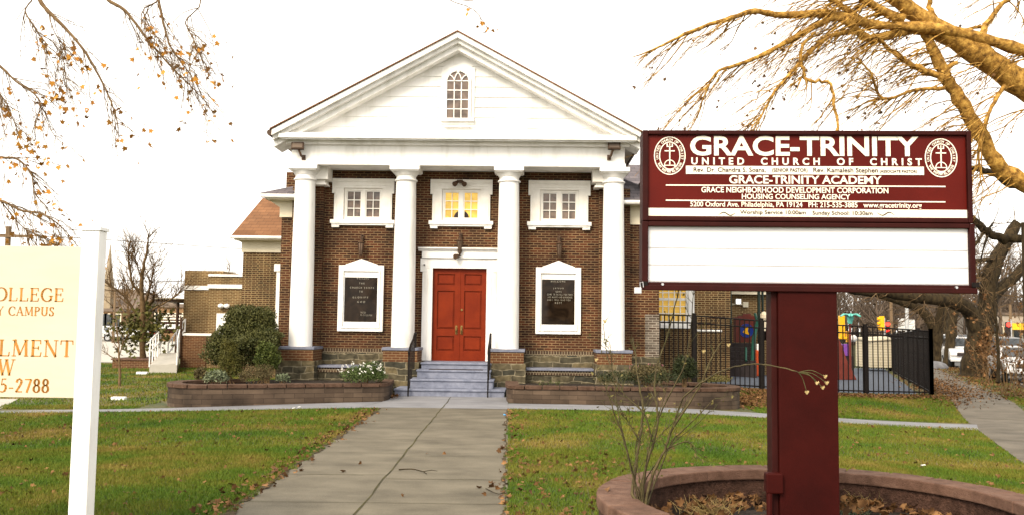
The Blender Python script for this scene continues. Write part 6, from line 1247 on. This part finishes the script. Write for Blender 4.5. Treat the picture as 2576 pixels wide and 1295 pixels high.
T = limb([A3(*Q(x,y), Ys) for x, y in ((729,1052),(729,960),(727,880),(722,800),(715,720),(712,650))], .035, .010); Ls = [T]
for P in ([(729,930),(690,885),(640,850),(610,830)], [(727,870),(745,800),(755,730)], [(724,830),(690,780),(680,720)]): Ls.append(limb([A3(*Q(*p), Ys) for p in P], .016, .005))
for l in Ls: sprout(tw, l, 6, (.2,.6), .006, (0,0,.3), 1, .8, .4)
tubes_mesh(Ls, 'trunk', M['bark_mid'], sp_); tubes_mesh(tw, 'crown', M['bark_mid'], sp_, sides=3)
p = at(*Q(718, 1053), Ys-.3); mb = MB(); mb.box(p.x-.17, p.x+.17, Ys-.3, Ys-.12, G(p.x,Ys)-.02, G(p.x,Ys)+.07); mb.build('base_guard', M['vinyl'], sp_, bevel=.02, world=True)
t = thing('stone_marker', 'small white stone marker on the far lawn near the brick bed', 'marker', (at(*Q(862, 948), 33).x, 33, 0)); p = at(*Q(862, 948), 33); mb = MB(); mb.box(p.x-.2, p.x+.2, 33, 33.2, G(p.x,33)-.05, G(p.x,33)+.09); mb.build('block', M['vinyl'], t, bevel=.03, world=True)
# street beyond: church with steeple, brick row, lamp posts, cars
Yc = 120; ch = thing('steeple_church', 'distant stone church with a slender pointed steeple at far left', 'church', (at(265, 810, Yc).x, Yc, 0)); pc_ = at(*Q(645, 800), Yc)
zt0, ztip = at(*Q(645,420),Yc).z, at(*Q(650,195),Yc).z; w = (at(*Q(668,500),Yc).x-at(*Q(618,500),Yc).x)/2
mb = MB(); mb.box(pc_.x-w, pc_.x+w, Yc-w, Yc+w, -.5, zt0); mb.build('tower', M['steeple'], ch, world=True)
mb = MB(); mb.lathe([(w*1.25, zt0), (w*.55, zt0+(ztip-zt0)*.5), (.05, ztip)], 8, (pc_.x, Yc, 0)); mb.build('steeple', M['steeple'], ch, world=True)
x1_ = at(*Q(705,600),Yc).x; zr = at(*Q(690,525),Yc).z; mb = MB(); mb.box(pc_.x-14, x1_, Yc+.5, Yc+14, -.5, zr-1); mb.build('nave_wall', M['far_brick'], ch, world=True)
mb = MB(); mb.prism([(Yc+0, zr-1.001), (Yc+7.2, zr+1.6), (Yc+14.5, zr-1.001)], pc_.x-14.3, x1_+.3, 'x'); mb.build('roof', M['far_roof'], ch, world=True)
def far_house(name, label, px0, px1, pyt, Y, wm, rm_, nw, floors, pitched):
    a, b = at(px0, 800, Y).x, at(px1, 800, Y).x; z = at((px0+px1)/2, pyt, Y).z; t = thing(name, label, 'building', ((a+b)/2, Y, 0))
    mb = MB(); mb.box(a, b, Y, Y+10, -3, z); mb.build('wall', M[wm], t, world=True)
    mb = MB()
    if pitched: mb.prism([(Y-.4, z+.001), (Y+5, z+2.6), (Y+10.4, z+.001)], a-.3, b+.3, 'x')
    else: mb.box(a-.15, b+.15, Y-.2, Y+10.2, z+.001, z+.35)
    mb.build('roof', M[rm_], t, world=True)
    for f in range(floors):
        for i in range(nw):
            x = a+(b-a)*(i+.5)/nw; zz = 1+f*3.1
            if zz+1.6 > z: continue
            mb = MB(); mb.box(x-.62, x+.62, Y-.06, Y-.001, zz-.1, zz+1.7); W = mb.build('window', M['cream'], t, world=True); mb = MB(); mb.box(x-.5, x+.5, Y-.075, Y-.061, zz, zz+1.6); mb.v = [(v[0]-t.location.x, v[1]-t.location.y, v[2]-t.location.z) for v in mb.v]; mb.build('pane', M['car_glass'], W)
    return t
far_house('row_house', 'long brown brick block across the street behind the white-post sign', 215, 300, 782, 105, 'far_brick', 'far_roof', 5, 2, False)
far_house('row_house', 'brown gabled house between steeple church and ivy tree', 296, 345, 786, 112, 'far_wall', 'far_roof', 3, 2, True)
far_house('row_house', 'brick house with a flat roof seen under the annex canopy', 395, 470, 772, 90, 'far_brick', 'far_roof', 4, 2, False)
far_house('row_house', 'low stucco house behind the ivy-clad tree', 345, 400, 800, 116, 'far_wall', 'far_roof', 4, 1, True)
far_house('corner_shop', 'pale flat-roofed corner building above the traffic light at far right', 2500, 2640, 792, 120, 'far_wall', 'far_roof', 6, 2, False)
far_house('tall_block', 'tall far building with roof tanks at the right edge', 2530, 2620, 762, 190, 'far_wall', 'far_roof', 4, 4, False)
t = thing('shop_awning', 'yellow shop awning on the far corner building', 'awning', (at(2560, 825, 118).x, 118, 0)); p, q = at(2545, 828, 118.5), at(2620, 818, 118.5); mb = MB(); mb.prism([(118.2, p.z), (119.9, q.z+.3), (119.9, p.z)], p.x, q.x, 'x'); mb.build('canvas', M['pg_yellow'], t, world=True)
for i, (x, Y, h) in enumerate(((-58,108,11),(-50,118,13),(-66,122,12),(-42,100,9),(-30,95,10),(-36,125,12))): bare_tree('bare_tree', ['bare tree in front of the brown brick block at far left','bare tree rising behind the gabled far-left house','bare tree beside the steeple church','small bare tree on the far side of the parking lot','bare tree behind the annex canopy','bare tree far behind the ivy-clad tree'][i], x, Y, h, .2, 13, 'bare trees across the street at left', m='bark_mid')
# poles and wires
def pole(label, px, pyt, Y, r, m, arm=True, name='utility_pole'):
    p = at(px, pyt, Y); t = thing(name, label, 'pole', (p.x, Y, G(p.x, Y))); mb = MB(); mb.tube([(p.x, Y, -.5), (p.x, Y, p.z)], [r*1.2, r*.85], 8); mb.build('post', M[m], t, world=True)
    if arm:
        mb = MB(); mb.box(p.x-1.1, p.x+1.1, Y-.15, Y-.05, p.z-.55, p.z-.42); mb.build('crossarm', M['pole_wood'], t, world=True)
        mb = MB(); mb.tube([(p.x-.9, Y-.1, p.z-.5), (p.x-.1, Y-.1, p.z-1.5)], .05, 6); mb.build('brace', M['pole_wood'], t, world=True)
    return p
a = pole('wooden utility pole rising behind the cream board at far left', 22, 570, 45, .15, 'pole_wood'); b = pole('thin distant pole between steeple and ivy tree', 290, 730, 80, .11, 'pole_wood', False)
pole('brown wooden pole beside the red signal', 2241, 735, 72, .14, 'pole_wood', False); pole('grey metal street light pole behind the fence', 2281, 762, 68, .15, 'pole_metal', False, 'lamp_post'); pole('dark thin pole above the far right traffic light', 2541, 765, 70, .12, 'pole_wood', False); pole('dark metal pole at the very right edge of the view', 2575, 560, 16, .05, 'bark', False, 'lamp_post')
t = thing('overhead_wire', 'thin overhead wires crossing the sky left of the annex', 'wire', (a.x, 45, a.z)); mb = MB()
tubes_mesh([(catmull([(a.x-20, 44, a.z-.3), (a.x, 45, a.z-.4), (-13, 62, a.z+.2), (6, 80, a.z+1.5)], 6), np.full(19, .02))], 'cable', M['iron'], t, sides=3)
p, q = at(*Q(640,405),60), at(*Q(1115,415),60); tubes_mesh([(catmull([(p.x-16,60,p.z+.3), tuple(p), ((p.x+q.x)/2,60,(p.z+q.z)/2-.1), tuple(q), (q.x+12,60,q.z+.4)], 6), np.full(25, .025))], 'cable', M['iron'], t, sides=3)

# ================================================================ TRAFFIC LIGHTS AND CARS
def signal(label, px, py, Y, side, two):
    p = at(px, py, Y); t = thing('traffic_light', label, 'traffic light', (p.x, Y, 0), 0, 'traffic lights at the far crossing'); k = Y/FPX
    mb = MB(); mb.tube([(p.x+.3, Y+.2, -.4), (p.x+.3, Y+.2, p.z+.4)], .06, 8); mb.build('post', M['pole_metal'], t, world=True)
    if side:
        mb = MB(); mb.box(p.x-.15, p.x+.15, Y-.2, Y+.15, p.z-.55, p.z+.55); mb.build('housing', M['pg_yellow'], t, bevel=.03, world=True)
        for i in range(3): mb = MB(); mb.tube([(p.x-.15, Y, p.z+.36-.36*i), (p.x-.32, Y, p.z+.34-.36*i)], .12, 8); mb.build('visor', M['pg_yellow'], t, world=True)
    else:
        mb = MB(); mb.box(p.x-.17, p.x+.17, Y, Y+.2, p.z-.85, p.z+.2); mb.build('housing', M['pg_dark'], t, bevel=.03, world=True)
        for i, mm in enumerate((('red_lamp','pg_dark','pg_dark') if not two else ('red_lamp','pg_dark','red_lamp'))):
            mb = MB(); r = .165 if i == 0 else .12; mb.tube([(p.x, Y-.04, p.z-.28*i), (p.x, Y-.002, p.z-.28*i)], r, 14); mb.build('lens', M[mm], t, world=True)
        mb = MB(); mb.tube([(p.x, Y+.1, p.z+.25), (p.x+.3, Y+.2, p.z+.3)], .04, 6); mb.build('bracket', M['pole_metal'], t, world=True)
signal('red traffic light facing us behind the playground fence', 2233, 814, 72, False, True); signal('yellow traffic signal seen from its side behind the playground fence', 2218, 812, 71, True, False); signal('red traffic light at the far right above the parked vehicles', 2537, 815.5, 68, False, False)
for i, (px, py) in enumerate(((2268,815),(2293,818))):
    p = at(px, py, 75); t = thing('street_sign', ['small white street sign left of the grey lamp post','small white street sign right of the grey lamp post'][i], 'sign', (p.x, 75, 0)); mb = MB(); mb.box(p.x-.28, p.x+.28, 75, 75.03, p.z-.5, p.z+.5); mb.build('plate', M['vinyl'], t, world=True); mb = MB(); mb.tube([(p.x, 75.06, -.4), (p.x, 75.06, p.z+.45)], .03, 6); mb.build('post', M['pole_metal'], t, world=True)
def car(label, x, y, rz, paint, kind, name=None):
    prof = {'suv': [(-2.25,.45),(-2.3,.95),(-2.22,1.08),(-1.15,1.18),(-.55,1.74),(1.75,1.78),(2.2,1.2),(2.28,.9),(2.25,.45)], 'sedan': [(-2.3,.42),(-2.35,.70),(-2.25,.84),(-1.05,.96),(-.35,1.42),(.95,1.44),(1.65,1.02),(2.3,.95),(2.33,.5),(2.28,.42)], 'van': [(-2.3,.45),(-2.38,.95),(-2.2,1.12),(-1.5,1.25),(-.85,1.92),(2.3,1.95),(2.4,1.0),(2.35,.45)]}[kind]
    t = thing(name or 'parked_car', label, 'car', (x, y, G(x,y)+.01), rz); W = .90; zr = max(p[1] for p in prof); zb = .98 if kind != 'sedan' else .86
    mb = MB(); n = len(prof); ins = lambda z: .0 if z < zb+.12 else .20*(z-zb)/(zr-zb)
    for s_ in (-1, 1):
        for (u, z) in prof: mb.v.append((u, s_*(W-ins(z)-(.04 if z < .5 else 0)), z))
    for i in range(n-1): mb.f.append((i, i+1, n+i+1, n+i))
    mb.f.append((n-1, 0, n, 2*n-1)); mb.f.append(tuple(range(n-1,-1,-1))); mb.f.append(tuple(range(n, 2*n)))
    mb.build('body', M[paint], t, smooth=False, bevel=.06)
    R_ = .34
    for wx in (-1.42, 1.42):
        for s_ in (-1, 1):
            mb = MB(); mb.tube([(wx, s_*.70, R_), (wx, s_*.915, R_)], R_, 20); w = mb.build('tyre', M['tyre'], t); mb = MB(); mb.tube([(wx, s_*.90, R_), (wx, s_*.925, R_)], R_*.6, 16); mb.build('rim', M['rim'], w)
    # glass: windscreen, rear window and side windows lie on the cabin
    def quad(p, q, y0, y1, off):
        d = Vector((q[0]-p[0], 0, q[1]-p[1])); nrm = Vector((-d.z, 0, d.x)).normalized()*off; a = Vector((p[0],0,p[1]))+d*.10+nrm; b = Vector((p[0],0,p[1]))+d*.92+nrm
        return [(a.x,-y0,a.z),(a.x,y0,a.z),(b.x,y1,b.z),(b.x,-y1,b.z)]
    iw = [i for i in range(n-1) if prof[i][1] > .9 and prof[i+1][1] > 1.3 and prof[i+1][1]-prof[i][1] > .3][0]; ir = [i for i in range(n-1) if prof[i][1] > 1.3 and prof[i][1]-prof[i+1][1] > .3][0]
    mb = MB(); mb.face(quad(prof[iw], prof[iw+1], W-.12, W-.24, .012)); mb.build('windscreen', M['car_glass'], t)
    mb = MB(); q = quad(prof[ir+1], prof[ir], W-.14, W-.26, -.012); mb.face(q[::-1]); mb.build('rear_window', M['car_glass'], t)
    ua, ub = prof[iw+1][0]+.05, prof[ir][0]-.05; h0, h1 = zb+.14, zr-.10
    for s_ in (-1, 1):
        cuts = np.linspace(ua-.38, ub+.15, 4)
        for c0, c1 in zip(cuts[:-1], cuts[1:]):
            y0, y1 = s_*(W-ins(h0)+.012), s_*(W-ins(h1)+.012); l0 = c0+.05; l1 = c1-.03; t0_ = max(l0, ua+.02)
            f = [(l0,y0,h0),(l1,y0,h0),(min(l1,ub),y1,h1),(t0_,y1,h1)]; mb = MB(); mb.face(f if s_ < 0 else f[::-1]); mb.build('side_window', M['car_glass'], t)
        mb = MB(); mb.box(-2.36 if kind != 'van' else -2.40, -2.24, s_*.66-.17, s_*.66+.17, zb-.24, zb-.06); mb.build('headlight', M['lamp_clear'], t, bevel=.03)
        mb = MB(); mb.box(2.24, 2.36 if kind != 'van' else 2.42, s_*.70-.12, s_*.70+.12, zb-.14, zb+.08); mb.build('tail_light', M['tail'], t, bevel=.03)
        mb = MB(); mb.box(ua-.52, ua-.36, s_*1.0-.10, s_*1.0+.10, h0-.05, h0+.10); mb.build('mirror', M[paint], t, bevel=.03)
    mb = MB(); mb.box(-2.39 if kind != 'van' else -2.43, -2.28, -.52, .52, zb-.26, zb-.08); mb.build('grille', M['pg_dark'], t, bevel=.02)
    mb = MB(); mb.box(-2.42 if kind != 'van' else -2.46, -2.2, -.86, .86, .40, .60); mb.build('bumper', M[paint], t, bevel=.05); mb = MB(); mb.box(2.2, 2.42 if kind != 'van' else 2.46, -.86, .86, .42, .62); mb.build('bumper', M[paint], t, bevel=.05)
    return t
RZ = math.radians(70)-0; st_dir = math.atan2(1, .36)      # cars point down the street; front (local -x) faces us
def pcar(px, pyb, Y, lab, paint, kind, flip=False, dxm=0): p = at(px, pyb, Y); return car(lab, p.x+dxm, Y, st_dir+(PI if flip else 0), paint, kind)
pcar(2421, 928, 53, 'white off-road vehicle parked between two street trees', 'car_white', 'suv'); pcar(2380, 905, 66, 'white van mostly hidden behind the straight street tree', 'car_white', 'van')
pcar(2527, 930, 44, 'dark grey off-road vehicle on the street behind the scrub', 'car_grey', 'suv'); pcar(2566, 945, 37.5, 'white sedan at the right edge behind the scrub', 'car_white', 'sedan'); pcar(2500, 900, 58, 'grey sedan with red tail lights beyond the grey off-road vehicle', 'car_grey', 'sedan', True); pcar(2410, 866, 105, 'small distant white car far down the street', 'car_white', 'sedan'); pcar(2424, 866, 98, 'small distant dark car far down the street', 'car_grey', 'suv'); pcar(2590, 880, 60, 'red car farther back at the right edge', 'car_red', 'sedan')
for i, (px, Y, pt) in enumerate(((252,88,'car_white'),(275,92,'car_grey'),(318,86,'car_white'))): p = at(px, 850, Y); car(['white car parked across the lot at far left','grey car parked across the lot near the steeple','white car parked across the lot behind the ivy-clad tree'][i], p.x, Y, .1, pt, 'sedan')
t = thing('covered_mound', 'low dark grey rounded heap by the foot of the leaning street tree', 'heap', (at(2352, 920, 50).x, 50, 0)); p = at(2352, 916, 50); mb = MB(); mb.sphere((p.x, 50, G(p.x,50)+.05), .62, 14, (1.1,1.2,.62)); mb.sphere((p.x-.35, 49.8, G(p.x,50)), .4, 12, (1,1,.7)); mb.build('mound', M['grey_rock'], t, smooth=True, world=True)

# ================================================================ GRASS, FALLEN LEAVES, TWIGS
def in_lawn(x, y):
    wb_ = .035*np.sin(y*7.3)+.03*np.sin(y*17.1+1)+.02*np.sin(y*41); left = (x < PATH_L(y)+.015+wb_) & (y < 19.75+.12*np.minimum(x+3, 0)) & (x > -17)
    left2 = (x < -8.2) & (y > 19.9+.16*np.minimum(x+8.6,0)) & (y < 41) & (x > -26) | ((x < -6.2) & (y > 22.9) & (y < 36) & (x > -9))
    right = (x > -.03+wb_*.7) & (y < 19.9+.03*np.sin(x*9)) & (x < SWL(y)-.02); right2 = (x > .3) & (y > 21.25) & (y < 26.9) & (x < SWL(y)-.02) & ((x > 5.75) | (y > 24)) & (x > 4.5)
    verge = (x > SWL(y)+1.68) & (x < CURB(y)) & (y < 60) & (y > 10); ring = (x-RC.x)**2+(y-RC.y)**2 < (RR+.01)**2
    drive = (y > 17.55) & (y < 22.05) & (x < np.interp(y, [17.6, 22], [-10.4, -11.8])+.05)
    return (left | left2 | right | right2 | verge) & ~ring & ~drive
def blades(n, xr_, yr_, h, w):
    x = NR.uniform(*xr_, n); y = NR.uniform(*yr_, n); k = in_lawn(x, y); x, y = x[k], y[k]; n = len(x); z = gz(x, y)
    a = NR.uniform(0, 2*PI, n); lean = NR.uniform(.1,.8,n); H = h*NR.uniform(.5,1.25,n); b = NR.uniform(0,2*PI,n); sc = w*NR.uniform(.7,1.3,n)
    c = np.stack([x,y,z],-1); d = np.stack([np.cos(a)*sc, np.sin(a)*sc, np.zeros(n)],-1)
    tip = c+np.stack([np.cos(b)*lean*H, np.sin(b)*lean*H, H],-1)
    return np.stack([c-d, c+d, tip],1).reshape(-1,3)
Vg = np.concatenate([blades(330000, (-9,0), (5.5,13.5), .045, .0045), blades(230000, (-17,0), (12,20.5), .05, .0065), blades(260000, (0,11), (5.5,13.5), .045, .0045), blades(150000, (0,13), (12.5,21), .05, .0065), blades(90000, (4,15), (20.8,27.2), .055, .008), blades(110000, (-26,-5.5), (19,41), .06, .011), blades(90000, (8,32), (10,60), .06, .012)])
gs = npmesh('grass', Vg, np.arange(len(Vg)).reshape(-1,3), M['grass']); gs['kind'] = 'stuff'; gs['label'] = 'short patchy autumn lawn grass'; gs['category'] = 'grass'
def gpts(n, xr_, yr_, up=.035):
    x = NR.uniform(*xr_, n); y = NR.uniform(*yr_, n); k = in_lawn(x, y); return np.stack([x[k], y[k], gz(x[k], y[k])+NR.uniform(.015, up, k.sum())], -1)
PL_ = [gpts(1500, (-10,0), (6,20)), gpts(1300, (0,12), (7.5,20.5)), gpts(320, (.1,1.4), (7,13)), gpts(500, (4.5,13), (21.2,24))]
def band(n, f, sd_): s_ = NR.random(n); p = np.array([f(v) for v in s_]); p = p+NR.normal(0, sd_, p.shape); return np.stack([p[:,0], p[:,1], gz(p[:,0], p[:,1])+NR.uniform(.01,.06,n)], -1)
PL_ += [band(4500, lambda v: (6.0+v*6.2, 25.9), .32), band(2600, lambda v: (5.5+v*1.6, 22.6+v*2.6), .35), band(2200, lambda v: (SWL(24+v*16)-.05, 24+v*16), .35), band(5200, lambda v: (SWL(25+v*30)+2.6+.0*v, 25+v*30), .7), band(1300, lambda v: (SWL(26+v*12)+.5, 26+v*12), .45), band(420, lambda v: (-2.78-.01*v*10, 8.0+v*11.5), .12), band(160, lambda v: (.05, 8.0+v*11.5), .09), band(90, lambda v: (-2.95, 22.3+v), .10)]
PL_ = np.concatenate(PL_); rin = ((PL_[:,0]-RC.x)**2+(PL_[:,1]-RC.y)**2 < 1.83**2); PL_ = PL_[~rin]
fl_ = leaves('fallen_leaves', PL_, .056, M['leaf_dead'], None, 'maple', flat=.75, curl=.5); fl_['kind'] = 'stuff'; fl_['label'] = 'brown fallen leaves strewn over lawn and verge'; fl_['category'] = 'leaves'
SPOT = [(1262,1128,.8),(1240,1222,1.2),(1248,1228,.8),(1232,1218,.7),(1270,1210,.7),(1205,1226,.6),(1223,1243,.6),(1257,1250,.9),(1268,1265,.8),(1120,1140,.5),(905,1165,.7),(860,1185,.6),(1010,1248,.5),(1072,1140,.4),(640,1245,.8),(700,1190,.7),(2420,1100,0),(1500,1210,.0)]
for i, (px, py, s_) in enumerate(SPOT):
    if s_ == 0: continue
    p = atz(px, py, .02); t = leaves('fallen_leaf', [(p.x, p.y, .03)], .075*s_+.02, M['leaf_dead'], None, 'maple', flat=.7, curl=.6); tag(t, 'single brown leaf lying on the concrete path', 'leaf', 'single leaves on the path')
def stick(label, P, r):
    q = [atz(x, y, .03) for x, y in P]; t = thing('fallen_twig', label, 'twig', (q[0].x, q[0].y, .02), 0); l = catmull([(v.x, v.y, .025+.012*(i % 2)) for i, v in enumerate(q)], 4); L = [(l, np.linspace(r, r*.5, len(l)))]
    k = len(l)*2//3; L.append((np.array([l[k], l[k]+(.10,.05,.01), l[k]+(.17,.05,.0)]), np.array([r*.6, r*.5, r*.3]))); tubes_mesh(L, 'stem', M['bark'], t)
stick('crooked twig lying across the right half of the path', [(1003,1179),(1035,1180),(1058,1182),(1066,1187),(1074,1190)], .009); stick('short forked twig at the right edge of the path', [(1222,1226),(1245,1240),(1258,1240),(1272,1236)], .006)
p = atz(1272.6, 1043, .02); t = thing('litter_wrapper', 'tiny blue wrapper at the right edge of the path', 'litter', (p.x, p.y, .02)); mb = MB(); mb.box(p.x-.05, p.x+.04, p.y-.02, p.y+.03, .015, .045); mb.build('wrapper', mat('blue_wrapper', (.12,.35,.62)), t, bevel=.012, world=True)
for i, (px, py) in enumerate(((752,1022),(738,1025),(2322,1150))):
    p = atz(px, py, 0); t = thing('litter_paper', ['scrap of white paper by the left planter wall','smaller white paper scrap left of another by the planter','white scrap on the lawn near the sidewalk'][i], 'litter', (p.x, p.y, 0)); mb = MB(); z = G(p.x,p.y)+.02; mb.face([(p.x-.035,p.y-.02,z),(p.x+.03,p.y-.02,z+.01),(p.x+.035,p.y+.02,z+.02),(p.x-.02,p.y+.03,z+.012)]); mb.build('paper', M['vinyl'], t, world=True)
for i, (px, py) in enumerate(((1530,1234),(1511,1246),(1524,1247))):
    p = atz(px, py, ZR); 
    if i == 0: t = leaves('fallen_leaf', [(p.x, p.y, ZR+.02)], .09, M['leaf_dead'], None, 'maple', flat=.7, curl=.6); tag(t, 'curled tan leaf on the left coping of the round planter', 'leaf')
